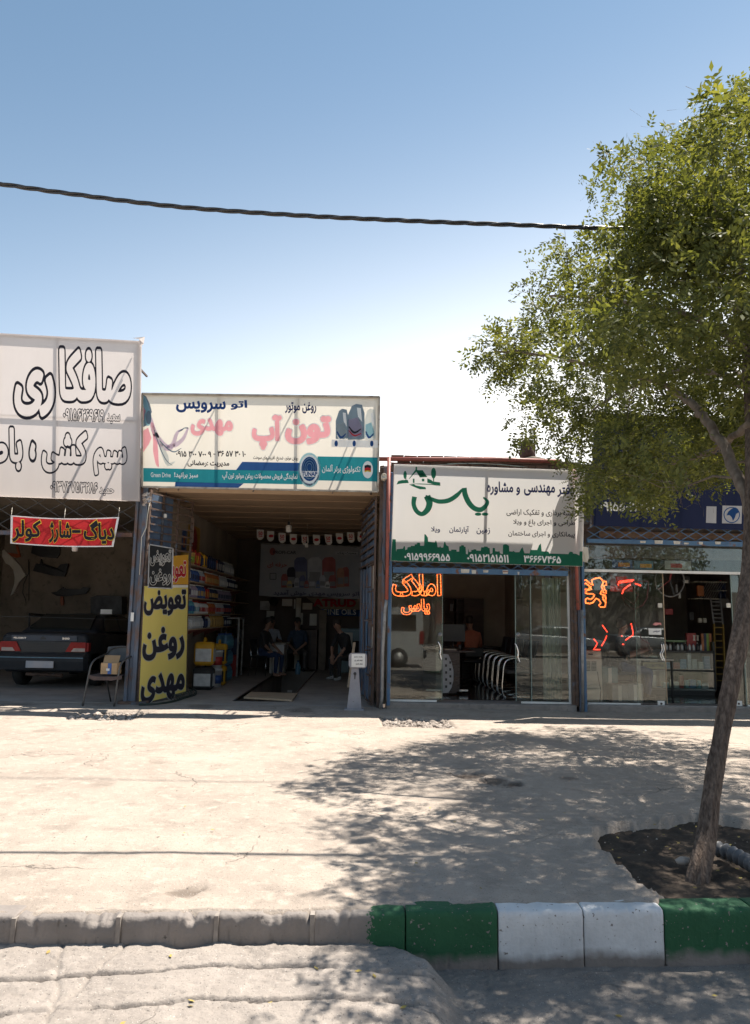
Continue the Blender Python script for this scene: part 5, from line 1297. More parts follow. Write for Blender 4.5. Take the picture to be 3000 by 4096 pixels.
# ================================================================== gate leaves of the service garage
def gate(name, label, A, B, z1, cols, zsheet, mat_s, parts_):
    pass
LA = Vector((-3.71, 12.36, 0)); LB = Vector((-3.215, 13.47, 0))          # left leaf
def leafpt(A, B, t, z, off=0.0):
    d = (B - A).normalized(); n = Vector((d.y, -d.x, 0)); p = A.lerp(B, t) + n * off; return Vector((p.x, p.y, z))
gl = thing('gate_leaf', 'opened left gate leaf of the oil service with rusty bars and blue sheet', 'gate', LA, 'folding gates of the oil service')
LT = 3.5
for t in (0.01, .33, .66, .99):
    mb = MB(); mb.bar(leafpt(LA, LB, t, .03), leafpt(LA, LB, t, LT), .035, .035); mb.build('stile', m_rust, gl)
for k in range(9):
    z = 2.42 + k * .13 + .02
    mb = MB(); mb.bar(leafpt(LA, LB, .0, z, .03), leafpt(LA, LB, 1.0, z - .0, .03), .02, .025); mb.build('bar', m_rust, gl)
for z in (.05, 1.1, 2.32):
    mb = MB(); mb.bar(leafpt(LA, LB, .0, z), leafpt(LA, LB, 1, z), .03, .035); mb.build('bar', m_rust, gl)
mb = MB(); mb.prism([leafpt(LA, LB, .02, 2.36, -.02), leafpt(LA, LB, .56, 2.36, -.02), leafpt(LA, LB, .56, LT, -.02), leafpt(LA, LB, .02, LT, -.02)], (-.004, 0, 0)); mb.build('sheet', m_blued, gl)
mb = MB(); mb.prism([leafpt(LA, LB, .02, .05, -.03), leafpt(LA, LB, .98, .05, -.03), leafpt(LA, LB, .98, 2.3, -.03), leafpt(LA, LB, .02, 2.3, -.03)], (-.004, 0, 0)); mb.build('sheet', m_blued, gl)
mb = MB(); mb.bar(leafpt(LA, LB, 1.0, 2.75, .03), leafpt(LA, LB, 1.0, 3.2, .03), .03, .03); mb.build('bolt', m_rust, gl)
RA = Vector((.14, 12.46, 0)); RB_ = Vector((-.10, 14.6, 0))
gr = thing('gate_leaf', 'opened right gate leaf of the oil service, blue sheets with rusty bars and pasted papers', 'gate', RA, 'folding gates of the oil service')
for t in (0.005, .16, .30, .52, .76, .995):
    mb = MB(); mb.bar(leafpt(RA, RB_, t, .03, -.0), leafpt(RA, RB_, t, LT if t in (.005, .995) or t == .52 else 2.36), .035, .035); mb.build('stile', m_rblue if t > .2 else m_rust, gr)
for k in range(9):
    z = 2.40 + k * .135
    mb = MB(); mb.bar(leafpt(RA, RB_, 0, z, -.035), leafpt(RA, RB_, 1, z, -.035), .02, .03); mb.build('bar', m_rust, gr)
    if k < 8:
        mb = MB(); mb.prism([leafpt(RA, RB_, .02, z + .02, .0), leafpt(RA, RB_, .98, z + .02, .0), leafpt(RA, RB_, .98, z + .115, .0), leafpt(RA, RB_, .02, z + .115, .0)], (.006, 0, 0)); mb.build('sheet', m_blued, gr)
for z in (.05, .48, .95, 1.42, 1.9, 2.36):
    mb = MB(); mb.bar(leafpt(RA, RB_, 0, z, -.03), leafpt(RA, RB_, .34, z, -.03), .02, .02); mb.build('bar', m_rust, gr)
for (t0, t1, z0, z1, mt) in ((.32, .97, 1.72, 2.34, m_blued), (.54, .97, .05, 1.70, m_blued), (.32, .51, .05, 1.70, m_blued), (.02, .30, .05, .60, M('rust_brown_sheet', (.13, .065, .03), (.09, .05, .03), 4, .8)), (.02, .14, 1.95, 2.34, m_offw), (.02, .14, .95, 1.30, m_offw), (.02, .14, .62, .93, m_blue), (.02, .15, 1.35, 1.92, m_blue)):
    mb = MB(); mb.prism([leafpt(RA, RB_, t0, z0, .006), leafpt(RA, RB_, t1, z0, .006), leafpt(RA, RB_, t1, z1, .006), leafpt(RA, RB_, t0, z1, .006)], (.005, 0, 0)); mb.build('sheet', mt, gr)
for t in (.40, .62, .80):
    mb = MB(); mb.prism([leafpt(RA, RB_, t, .5, -.012), leafpt(RA, RB_, t + .045, .5, -.012), leafpt(RA, RB_, t + .045, 1.6, -.012), leafpt(RA, RB_, t, 1.6, -.012)], (-.012, 0, 0)); mb.build('stripe', m_blue if t != .62 else m_rblue, gr)
for z in (.9, 1.4, 1.98):
    mb = MB(); mb.lathe([(.012, -.05), (.012, .05)], leafpt(RA, RB_, .2, z, -.06), 8, 'x'); mb.build('bolt', m_rust, gr)
# ================================================================== bollard with notice
bo = thing('bollard_sign', 'tapered grey steel bollard carrying a grey framed white notice', 'bollard', Q(1417, 2838, 12.05))
bb = Vector((Q(1417, 2838, 12.05).x, 12.05, 0)); zb = Q(1420, 2672, 12.05).z
m_bol = M('grey_enamel', (.30, .29, .31), (.24, .23, .25), 6, .5, c3=(.15, .13, .12), s3=15, lo3=.64, hi3=.7)
mb = MB(); mb.loft([[bb + Vector((x * w_, y * w_ * .8, z)) for x, y in ((-1, -1), (1, -1), (1, 1), (-1, 1))] for w_, z in ((.155, 0), (.155, .025), (.115, .03), (.055, zb))]); mb.build('post', m_bol, bo)
kc = bb + Vector((.0, -.052, Q(1425, 2695, 12.0).z))
mb = MB(); mb.lathe([(.0, -.004), (.024, -.004), (.024, .012), (.0, .012)], kc, 14, 'y'); mb.build('keyhole', m_black, bo)
mb = MB(); mb.box(kc.x - .008, kc.x + .008, kc.y - .009, kc.y + .006, kc.z - .085, kc.z + .01); mb.build('key', m_black, bo)
x0, x1 = Q(1395, 2640, 11.97).x, Q(1468, 2640, 11.97).x; z0, z1 = Q(1430, 2672, 11.97).z, Q(1430, 2612, 11.97).z
mb = MB(); pr = []
for cx_, cz_, a0 in ((x1 - .05, z1 - .05, 0), (x0 + .05, z1 - .05, 90), (x0 + .05, z0 + .05, 180), (x1 - .05, z0 + .05, 270)):
    for k in range(5): pr.append((cx_ + .05 * math.cos(R(a0 + k * 22.5)), 11.97, cz_ + .05 * math.sin(R(a0 + k * 22.5))))
mb.prism(pr, (0, .03, 0)); mb.build('board', m_bol, bo)
mb = MB(); mb.box(Q(1406, 2640, 11.965).x, Q(1460, 2640, 11.965).x, 11.962, 11.967, Q(1430, 2668, 11.965).z, Q(1430, 2616, 11.965).z); mb.build('notice', m_white, bo)
for tx, y in (('راننده محترم', 2624), ('لطفا جلوی پل', 2638), ('پارک نکنید', 2652)): ptext(bo, tx, (1417 + (6 if y == 2652 else 0), y, 1450, y + 8), 11.96, i_black, .02, .03, 1)
# ================================================================== coil of hose in front of the yellow banner
hc = thing('hose_coil', 'dark green coiled hose lying at the foot of the yellow banner', 'hose', G(730, 2790))
mhose = M('green_hose', (.02, .035, .028), (.015, .025, .02), 8, .4)
mb = MB(); pts = [G(555, 2818, .02), G(620, 2816, .02), G(690, 2806, .02), G(740, 2790, .02), G(778, 2776, .03), G(782, 2762, .06), G(758, 2752, .08)]
pts = smooth_poly([tuple(p) for p in pts], [1] * len(pts))[0]; mb.tube(pts, .018, 8); mb.build('hose', mhose, hc)
for k in range(9):
    c = G(698 + k * 9, 2792 - k * 2.4, .06); mb = MB(); mb.tube([c + Vector((.055 * math.cos(R(a)), .01 * k, .055 * math.sin(R(a)))) for a in range(0, 361, 30)], .006, 6, cap=False); mb.build('loop', mhose, hc)
# ================================================================== plank over the pit
pk = thing('pit_plank', 'pale wooden board across the front end of the service pit', 'plank', (-1.75, 13.1, .02))
mb = MB(); pa_ = [G(975, 2797), G(1003, 2777), G(1190, 2781), G(1168, 2809)]
mb.prism([Vector((p.x, p.y, .012)) for p in pa_], (0, 0, .03)); mb.build('board', m_plank, pk)
mb = MB(); pw = G(1160, 2722, -.2); mb.box(pw.x - .06, pw.x + .06, pw.y, pw.y + .004, -.5, -.44); t_ = mb.build('paper_slip', m_white); tag(t_, 'small white paper slip down in the dark service pit', 'paper')
# ================================================================== shelves and their goods
SHX0, SHX1 = -3.655, -3.24
sh = thing('wall_shelves', 'five long wall shelves along the left side of the oil service', 'shelves', (-3.5, 17, 0))
zsh = [Q(761, 2251, 13.5).z, Q(757, 2320, 13.45).z, Q(753, 2387, 13.4).z, Q(752, 2455, 13.4).z, Q(750, 2519, 13.4).z]
m_shred = M('shelf_edge_red', (.20, .06, .045), (.14, .05, .04), 6, .7)
for z in zsh:
    mb = MB(); mb.box(SHX0, SHX1, 13.45, 20.6, z - .02, z); mb.build('shelf_board', m_plank, sh)
    for y in (13.6, 14.7, 15.9, 17.1, 18.3, 19.5):
        mb = MB(); mb.prism([(SHX0, y, z - .022), (SHX1 - .03, y, z - .022), (SHX0, y, z - .20)], (0, .02, 0)); mb.build('bracket', m_shred, sh)
for y in (13.5, 17.0, 20.5):
    mb = MB(); mb.box(SHX0, SHX0 + .03, y, y + .05, 0, zsh[0] + .1); mb.build('upright', m_shred, sh)
def cont(kind, name, h, w_, colm, capm, labm):
    o = thing(name, None, 'container', (0, 0, -50)); o['label'] = ''
    mb = MB()
    if kind == 'bottle':
        mb.lathe([(w_ * .46, 0), (w_ * .5, .01), (w_ * .5, h * .62), (w_ * .36, h * .78), (w_ * .16, h * .86), (w_ * .15, h * .91)], (0, 0, -50), 8, sx=1, sy=.72)
        mb.build('shell', colm, o); mb = MB(); mb.lathe([(w_ * .19, h * .905), (w_ * .19, h)], (0, 0, -50), 8); mb.build('cap', capm, o)
        mb = MB(); mb.box(w_ * .5 * .6, w_ * .5 * 1.02, -w_ * .22, w_ * .22, -50 + h * .18, -50 + h * .55); mb.build('label_patch', labm, o)
    elif kind == 'can':
        mb.bbox(-w_ * .5, w_ * .5, -w_ * .34, w_ * .34, -50, -50 + h * .86, b=w_ * .12); mb.build('shell', colm, o)
        mb = MB(); mb.tube([(0, -w_ * .18, -50 + h * .84), (0, -w_ * .14, -50 + h), (0, w_ * .12, -50 + h), (0, w_ * .16, -50 + h * .84)], w_ * .06, 6); mb.build('handle', colm, o)
        mb = MB(); mb.box(w_ * .5, w_ * .512, -w_ * .26, w_ * .26, -50 + h * .15, -50 + h * .62); mb.build('label_patch', labm, o)
        mb = MB(); mb.box(-w_ * .40, w_ * .40, -w_ * .352, -w_ * .34, -50 + h * .15, -50 + h * .62); mb.build('label_patch', labm, o)
    elif kind == 'tub':
        mb.lathe([(w_ * .44, 0), (w_ * .5, h * .9), (w_ * .52, h * .9), (w_ * .52, h)], (0, 0, -50), 14); mb.build('shell', colm, o)
        mb = MB(); mb.lathe([(w_ * .505 * .9, h * .2), (w_ * .515 * .97, h * .66)], (0, 0, -50), 14); mb.build('label_patch', labm, o)
    elif kind == 'box':
        mb.box(-w_ * .5, w_ * .5, -w_ * .3, w_ * .3, -50, -50 + h); mb.build('shell', colm, o)
    return o
def dye(n, c): return M(n, c, tuple(x * .75 for x in c), 9, .4)
dy = {'blue': dye('blue_plastic', (.03, .08, .25)), 'navy': dye('navy_plastic', (.015, .025, .07)), 'amber': dye('amber_plastic', (.42, .13, .03)), 'red': dye('red_plastic', (.38, .03, .025)),
      'silver': dye('silver_plastic', (.42, .44, .46)), 'cyan': dye('cyan_plastic', (.08, .28, .36)), 'white': dye('white_plastic', (.62, .62, .60)), 'gold': dye('gold_plastic', (.50, .32, .10)),
      'purple': dye('mauve_plastic', (.28, .22, .30)), 'yellow': dye('yellow_plastic', (.62, .33, .02)), 'green': dye('lime_plastic', (.25, .38, .06)), 'black': m_black, 'water': dye('blue_water_plastic', (.10, .22, .32))}
pro = {}
def make(kind, name, h, w_, c, cap='white', lab='white'):
    k = (kind, h, w_, c, cap, lab)
    if k not in pro: pro[k] = [cont(kind, name, h, w_, dy[c], dy[cap], dy[lab]), False]
    return pro[k]
def put(pr, loc, label, cat, group, rot=0.0):
    if not pr[1]:
        o = pr[0]; pr[1] = True
        for k in kids(o):
            # geometry was written around z=-50 of the prototype
            pass
        o.location = loc; o.rotation_euler = (0, 0, rot)
    else: o = copy_tree(pr[0], loc, rot)
    o['label'] = label; o['category'] = cat; o['group'] = group
    return o
ordw = ('top', 'second', 'third', 'fourth', 'fifth')
ORD = ['first', 'second', 'third', 'fourth', 'fifth', 'sixth', 'seventh', 'eighth', 'ninth', 'tenth', 'eleventh', 'twelfth', 'thirteenth', 'fourteenth']
rows = {0: [('tub', .22, .20, 'gold', 'green', 2), ('can', .30, .20, 'red', 'yellow', 2), ('can', .27, .17, 'navy', 'blue', 1), ('can', .30, .24, 'yellow', 'navy', 2), ('can', .30, .2, 'navy', 'blue', 4), ('can', .28, .2, 'amber', 'white', 1), ('can', .29, .2, 'navy', 'white', 4), ('bottle', .28, .12, 'silver', 'white', 9)],
        1: [('bottle', .30, .14, 'silver', 'white', 1), ('bottle', .24, .11, 'blue', 'navy', 6), ('bottle', .24, .11, 'silver', 'red', 4), ('bottle', .25, .11, 'amber', 'gold', 12), ('bottle', .25, .11, 'silver', 'white', 7), ('bottle', .24, .11, 'navy', 'white', 12)],
        2: [('bottle', .29, .13, 'silver', 'navy', 2), ('bottle', .25, .12, 'purple', 'white', 4), ('bottle', .26, .12, 'blue', 'gold', 5), ('can', .24, .18, 'red', 'yellow', 2), ('bottle', .24, .11, 'navy', 'gold', 7), ('bottle', .24, .11, 'purple', 'navy', 13)],
        3: [('bottle', .27, .14, 'cyan', 'blue', 4), ('bottle', .24, .12, 'white', 'cyan', 3), ('bottle', .23, .12, 'white', 'red', 6), ('bottle', .24, .11, 'amber', 'red', 6), ('bottle', .24, .11, 'silver', 'red', 7), ('bottle', .24, .11, 'navy', 'red', 8)],
        4: [('bottle', .24, .13, 'silver', 'white', 11), ('can', .22, .16, 'navy', 'blue', 2), ('bottle', .25, .12, 'white', 'silver', 2), ('bottle', .27, .12, 'gold', 'gold', 11), ('bottle', .24, .11, 'navy', 'silver', 8)]}
cw_ = {'silver': 'silver', 'blue': 'blue', 'amber': 'amber', 'navy': 'dark blue', 'purple': 'mauve', 'cyan': 'pale blue', 'white': 'white', 'gold': 'golden', 'red': 'red', 'yellow': 'yellow'}
seen_lab = {}
ORD += ['fifteenth', 'sixteenth', 'seventeenth', 'eighteenth', 'nineteenth', 'twentieth', 'twenty-first', 'twenty-second']
def nxt_ord(lab):
    seen_lab[lab] = seen_lab.get(lab, -1) + 1
    return ORD[seen_lab[lab]] + ' ' + lab
for r_, its in rows.items():
    y = 13.62
    for (kd, h, w_, c, lb_, n) in its:
        pr = make(kd, 'oil_' + ('bottle' if kd == 'bottle' else 'can' if kd == 'can' else 'tub'), h, w_, c, 'white' if c != 'white' else 'red', lb_)
        gap = w_ * (.98 if kd == 'bottle' else .86)
        if kd == 'tub': gap = w_ * 1.15
        nm = 'bottles' if kd == 'bottle' else 'cans' if kd == 'can' else 'tubs'
        lab = '%s oil %s with %s label from the street on the %s wall shelf' % (cw_[c], nm[:-1], cw_.get(lb_, lb_), ordw[r_])
        for k in range(n):
            if y > 20.4: break
            sx = SHX1 - .02 - (w_ * .5)
            put(pr, (sx + random.uniform(-.012, .012), y + gap / 2, zsh[r_] + .001), nxt_ord(lab), nm[:-1], '%s oil %s in a row on the %s shelf' % (cw_[c], nm, ordw[r_]), random.uniform(-.08, .08))
            y += gap + random.uniform(.004, .016)
        y += .06
# things standing on the floor below the shelves
fl = [('can', .46, .34, 'yellow', 'white', (789, 2748), 'upper', .50), ('can', .48, .36, 'black', 'white', (789, 2748), 'lower', 0)]
def stack(label, kd, h, w_, c, lab_, p, z, rot=1.57):
    pr = make(kd, 'oil_canister' if kd == 'can' else 'oil_pail' if kd == 'tub' else 'water_bottle', h, w_, c, 'white', lab_)
    return put(pr, (p[0], p[1], z), label, 'canister' if kd == 'can' else 'pail' if kd == 'tub' else 'bottle', 'canisters stacked under the shelves', rot)
xx = -3.12
for (label, kd, h, w_, c, lb_, x, y, z) in (
    ('black canister with white front standing lowest right behind the yellow banner', 'can', .50, .40, 'black', 'white', xx - .02, 14.75, .005),
    ('yellow canister with white printed front on top of the black canister', 'can', .52, .38, 'yellow', 'white', xx - .02, 14.75, .47),
    ('lower of two white and blue pails stacked under the shelves', 'tub', .36, .26, 'white', 'blue', xx + .10, 15.3, .005),
    ('upper of two white and blue pails stacked under the shelves', 'tub', .36, .26, 'white', 'red', xx + .10, 15.3, .37),
    ('lower yellow canister with round dark label under the shelves', 'can', .46, .32, 'yellow', 'black', xx + .07, 15.75, .005),
    ('upper yellow canister stacked behind the white pails', 'can', .50, .32, 'yellow', 'navy', xx + .07, 15.75, .42)):
    stack(label, kd, h, w_, c, lb_, (x, y), z, 0)
pr = make('bottle', 'water_bottle', .34, .13, 'water', 'blue', 'cyan')
for lv in range(3):
    for i in range(6):
        for j in range(2): put(pr, (-3.22 + j * .14, 16.5 + i * .135, .005 + lv * .345), 'clear blue bottle, %s layer, %s from the street, %s side of the pack stack' % (('bottom', 'middle', 'top')[lv], ORD[i], ('wall', 'open')[j]), 'bottle', 'blue water bottles stacked in packs', 0)
cab = thing('display_case', 'small glass case with pale frame standing beyond the blue bottle stack', 'case', (-3.25, 17.9, 0))
mb = MB()
for x in (-3.42, -3.02):
    for y in (17.7, 18.3): mb.box(x, x + .04, y, y + .04, 0, 1.35)
mb.box(-3.42, -2.98, 17.7, 18.34, 1.35, 1.38); mb.build('frame', m_galv, cab)
mb = MB(); mb.box(-3.38, -3.02, 17.75, 18.3, .02, .5); mb.build('contents', dy['red'], cab); mb = MB(); mb.box(-3.38, -3.02, 17.75, 18.3, .52, .9); mb.build('contents', dy['navy'], cab)
mb = MB(); mb.box(-3.0, -2.995, 17.72, 18.32, .02, 1.34); mb.build('pane', m_glass, cab)
# posters on the left wall above the shelves
for (lab, x0, x1, z0, z1, m_, extra) in (('narrow dark blue poster high on the left wall of the oil service', 14.55, 14.9, 2.62, 3.12, dy['blue'], None), ('mustard poster with red round emblem high on the left wall of the oil service', 15.0, 16.1, 2.45, 3.3, M('mustard_print', (.45, .27, .04), (.38, .22, .04), 5, .6), 1)):
    o = thing('poster', lab, 'poster', (X2a, x0, z0)); mb = MB(); mb.box(X2a + .003, X2a + .006, x0, x1, z0, z1); mb.build('print', m_, o)
    if extra:
        for r2, mt, of in ((.26, dy['red'], .008), (.20, dy['navy'], .010)) if False else ((.30, dy['red'], .008),):
            mb = MB(); mb.flat([(X2a + of, (x0 + x1) / 2 + r2 * math.cos(R(a)), z0 + .52 + r2 * math.sin(R(a))) for a in range(0, 360, 18)]); mb.build('emblem', mt, o)
        mb = MB(); mb.flat([(X2a + .008, x1 - .25 + .3 * math.cos(R(a)), z0 + .02 + .22 * math.sin(R(a)) * (1 if a <= 180 else 0)) for a in range(0, 181, 15)]); mb.build('emblem', dy['navy'], o)
    else:
        mb = MB(); mb.box(X2a + .007, X2a + .009, x0 + .1, x1 - .1, z0 + .15, z1 - .12); mb.build('print_figure', dy['amber'], o)
# ================================================================== bunting, bulbs, back banner
YB = 17.6
bt = thing('bunting', 'string of small white pennants with red prints hung across the oil service', 'bunting', Q(1240, 2120, YB))
flx = [1041, 1083, 1128, 1173, 1219, 1265, 1312, 1357, 1402, 1446]; fly = [2118, 2124, 2131, 2136, 2139, 2139, 2138, 2133, 2129, 2126]
m_pen = M('pennant_cloth', (.62, .60, .57), (.54, .52, .49), 5, .8)
mb = MB(); mb.tube([Q(985, 2105, YB)] + [Q(x, y, YB) for x, y in zip(flx, fly)] + [Q(1475, 2122, YB)], .006, 5); mb.build('string', m_wire, bt)
for i, (x, y) in enumerate(zip(flx, fly)):
    w_ = 14; tl = random.uniform(-.04, .04)
    pts = [(x - w_, y), (x + w_, y + 1), (x + w_ * .98, y + 32), (x + w_ * .5, y + 40), (x, y + 42), (x - w_ * .5, y + 40), (x - w_ * .98, y + 30)]
    mb = MB(); mb.prism([Q(a + (b - y) * tl * 3, b, YB - .01) for a, b in pts], (0, .003, 0)); f_ = mb.build('pennant', m_pen, bt)
    if i % 2: ppoly(bt, 'pennant_print', [(a + 1, b) for a, b in ell(x, y + 20, 10, 6, 14)], YB - .012, i_red, 1)
    else:
        ptext(bt, '50', (x - 8, y + 8, x + 9, y + 24), YB - .012, i_red, 0, .03, 1, name='pennant_print'); ppoly(bt, 'pennant_print', [(x - 7, y + 28), (x + 9, y + 26), (x + 9, y + 29), (x - 7, y + 31)], YB - .012, i_red, 1)
def bulb(label, px, py, Y, s, ptop):
    o = thing('light_bulb', label, 'bulb', Q(px, py, Y)); c = Q(px, py, Y)
    mb = MB(); mb.lathe([(.0, -.09 * s), (.05 * s, -.085 * s), (.062 * s, -.06 * s), (.062 * s, .04 * s), (.045 * s, .06 * s), (.03 * s, .065 * s)], c, 14); mb.build('globe', m_white, o)
    mb = MB(); mb.lathe([(.032 * s, .065 * s), (.028 * s, .13 * s), (.012 * s, .15 * s)], c, 10); mb.build('socket', m_black, o)
    mb = MB(); mb.tube([c + Vector((0, 0, .14 * s)), Vector((c.x, c.y, ptop))], .004, 5); mb.build('cord', m_wire, o); return o
bulb('white led bulb hanging from the ceiling of the oil service', 1155, 2113, 15.5, 1.0, H2)
o = bulb('small bare bulb on a pale cord hanging over the left gate leaf', 661, 2062, 12.7, .45, H2)
bulb('round caged lamp hanging before the middle pennants', 1226, 2180, 17.0, .62, H2)
YC = 18.6
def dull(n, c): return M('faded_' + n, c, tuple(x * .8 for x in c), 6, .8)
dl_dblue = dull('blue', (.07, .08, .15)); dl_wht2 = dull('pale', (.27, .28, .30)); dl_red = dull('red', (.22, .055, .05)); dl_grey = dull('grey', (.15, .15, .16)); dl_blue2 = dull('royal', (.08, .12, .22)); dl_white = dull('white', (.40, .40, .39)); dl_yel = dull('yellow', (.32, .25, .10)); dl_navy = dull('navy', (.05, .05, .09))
bc = thing('wall_banner', 'wide grey promotional banner with printed oil cans hanging at the back of the oil service', 'banner', Q(1240, 2280, YC))
m_bc = M('grey_print', (.21, .205, .205), (.16, .17, .19), 1.5, .7)
mb = MB(); mb.smooth = True
mb.grid(lambda u, v: Q((1044 * (1 - u) + 1450 * u) * (1 - v) + (1036 * (1 - u) + 1450 * u) * v, (2175 * (1 - v) + 2382 * v) + u * 12 + 3 * math.sin(u * 9) * v, YC + .03 * math.sin(u * 16 + v * 3)), 40, 8); mb.build('cloth', m_bc, bc, fix=False)
L0 = 24
ptext(bc, 'PROFI-CAR', (1093, 2203, 1185, 2216), YC, i_black, .02, .02, L0); ppoly(bc, 'print_logo', ell(1090, 2206, 12, 15, 12), YC, dl_red, L0 - 1)
ppoly(bc, 'print_panel', [(1340, 2205), (1432, 2207), (1432, 2221), (1340, 2219)], YC, dl_wht2, L0); ptext(bc, 'محدث یدک', (1350, 2207, 1425, 2219), YC, i_black, .02, .02, L0 + 1.4)
ptext(bc, 'حرفه ای', (1069, 2249, 1148, 2272), YC, dl_red, .01, .03, L0); ptext(bc, 'اتو سرویس مهدی خوش آمدید', (1093, 2361, 1436, 2386), YC, dl_navy, .012, .03, L0)
for p in ((1080, 2293, 1104, 2317),):
    for a, b in (((p[0], p[1]), (p[2], p[1])), ((p[2], p[1]), (p[2], p[3])), ((p[2], p[3]), (p[0], p[3])), ((p[0], p[3]), (p[0], p[1]))):
        pstroke(bc, 'print_mark', [a, ((a[0] + b[0]) / 2, (a[1] + b[1]) / 2), b], [2.5] * 3, YC, i_black, L0)
for (x, w_, y0, y1, mt, ly) in ((1203, 52, 2228, 2345, dl_dblue, 1), (1260, 56, 2228, 2348, dl_wht2, 1), (1316, 54, 2228, 2345, dl_red, 1), (1165, 34, 2268, 2348, i_black, 2), (1138, 26, 2295, 2350, dl_red, 3), (1187, 20, 2310, 2350, dl_wht2, 3), (1210, 24, 2300, 2350, dl_dblue, 4), (1248, 28, 2300, 2352, dl_grey, 4), (1290, 24, 2300, 2350, dl_wht2, 4), (1330, 30, 2300, 2352, dl_red, 4), (1362, 30, 2272, 2348, dull('orange', (.26, .13, .08)), 3), (1382, 28, 2268, 2346, dl_red, 2), (1158, 22, 2322, 2350, dl_yel, 5), (1226, 18, 2322, 2352, dl_red, 5), (1272, 16, 2322, 2352, dl_blue2, 5), (1310, 18, 2325, 2352, dl_white, 5)):
    h = w_ / 2; ppoly(bc, 'print_can', [(x - h, y1), (x - h, y0 + 14), (x - h * .6, y0 + 2), (x + h * .5, y0), (x + h * .95, y0 + 12), (x + h, y1)], YC, mt, L0 + ly)
    ppoly(bc, 'print_label', [(x - h * .8, y1 - (y1 - y0) * .15), (x - h * .8, y1 - (y1 - y0) * .5), (x + h * .8, y1 - (y1 - y0) * .5), (x + h * .8, y1 - (y1 - y0) * .15)], YC, dl_grey if mt is not dl_grey else dl_wht2, L0 + ly + .5)
bar_ = MB(); bar_.tube([Q(1040, 2174, YC) + Vector((0, .02, 0)), Q(1455, 2186, YC) + Vector((0, .02, 0))], .02, 6); bar_.build('rod', m_galv, bc)
YD = 20.86
o = thing('oil_banner', 'beige and blue banner with big red latin letters low on the back wall', 'banner', Q(1340, 2430, YD))
ppoly(o, 'cloth', [(1225, 2390), (1480, 2396), (1480, 2440), (1285, 2436)], YD, M('beige_print', (.36, .30, .25), (.3, .25, .2), 4, .8), 1)
ppoly(o, 'cloth', [(1285, 2436), (1480, 2440), (1480, 2466), (1300, 2462)], YD, i_blue2, 1)
ptext(o, 'ATRUD', (1252, 2396, 1424, 2427), YD, i_red, .012, .05, 3); ptext(o, 'GINE OILS', (1290, 2437, 1424, 2459), YD, i_white, .01, .02, 3)
# papers and frames on the back wall
bw = thing('notice_board', 'framed papers and clock on the back wall left of the big red letters', 'frames', Q(1150, 2420, YD))
for (a, b, c, d, mt) in ((1128, 2396, 1170, 2424, m_white), (1210, 2412, 1250, 2438, m_offw), (1175, 2397, 1183, 2435, m_white), (1238, 2455, 1268, 2502, m_offw), (1195, 2452, 1212, 2498, m_offw), (1066, 2444, 1098, 2472, m_offw), (1040, 2404, 1080, 2440, m_wht if False else m_galv)):
    mb = MB(); p = Q(a, d, YD); q = Q(c, b, YD); mb.box(p.x - .02, q.x + .02, YD - .015, YD + .002, p.z - .02, q.z + .02); mb.build('frame', m_wood, bw)
    mb = MB(); mb.box(p.x, q.x, YD - .022, YD - .016, p.z, q.z); mb.build('paper', mt, bw)
mb = MB(); mb.lathe([(.0, -.03), (.12, -.03), (.13, 0), (.0, 0)], Q(1094, 2405, YD), 16, 'y'); mb.build('clock', m_black, bw)
mb = MB(); a = Q(1185, 2392, 20.6); mb.box(a.x, a.x + .13, 20.6, 20.7, 0, a.z); mb.build('pale_post', m_offw, bw)
a = Q(1278, 2440, 20.4); mb = MB(); mb.box(a.x, a.x + .2, 20.4, 20.5, 0, a.z); mb.build('pale_post', m_plast, bw)
# fridge-like white cabinet and dark cupboards at the back
fr = thing('tool_cabinet', 'pale blue and white cabinet standing at the back right of the oil service', 'cabinet', Q(1385, 2560, 19.6))
p = Q(1352, 2600, 19.6); q = Q(1425, 2515, 19.6)
mb = MB(); mb.bbox(p.x, q.x + .2, 19.6, 20.2, 0.003, q.z, b=.01); mb.build('body', dye('pale_blue_enamel', (.16, .25, .28)), fr)
mb = MB(); mb.bbox(p.x + .06, p.x + .38, 19.57, 19.6, q.z - .75, q.z - .1, b=.008); mb.build('door', m_offw, fr)
cb = thing('cupboard', 'dark cupboard against the back wall between the pale posts', 'cupboard', Q(1240, 2600, 20.2)); p = Q(1215, 2600, 20.3); q = Q(1270, 2520, 20.3)
mb = MB(); mb.bbox(p.x, q.x, 20.3, 20.8, .003, q.z, b=.01); mb.build('body', m_wood, cb); mb = MB(); mb.box((p.x + q.x) / 2 - .01, (p.x + q.x) / 2 + .01, 20.285, 20.3, .05, q.z - .05); mb.build('door_gap', m_black, cb)
# desk of the office corner
dk = thing('desk', 'white sided desk in the left back corner of the oil service', 'desk', Q(1095, 2620, 18.8))
p0 = Q(1078, 2640, 18.9); p1 = Q(1135, 2640, 18.9)
mb = MB(); mb.bbox(p0.x, p1.x, 18.9, 18.93, .005, .72, b=.004); mb.build('side_panel', m_white, dk); mb = MB(); mb.bbox(p0.x - .1, p1.x + .05, 18.85, 19.9, .72, .75, b=.006); mb.build('desk_top', m_offw, dk)
mb = MB(); mb.box(p1.x - .02, p1.x, 18.93, 19.85, .005, .72); mb.build('side_panel', m_white, dk)
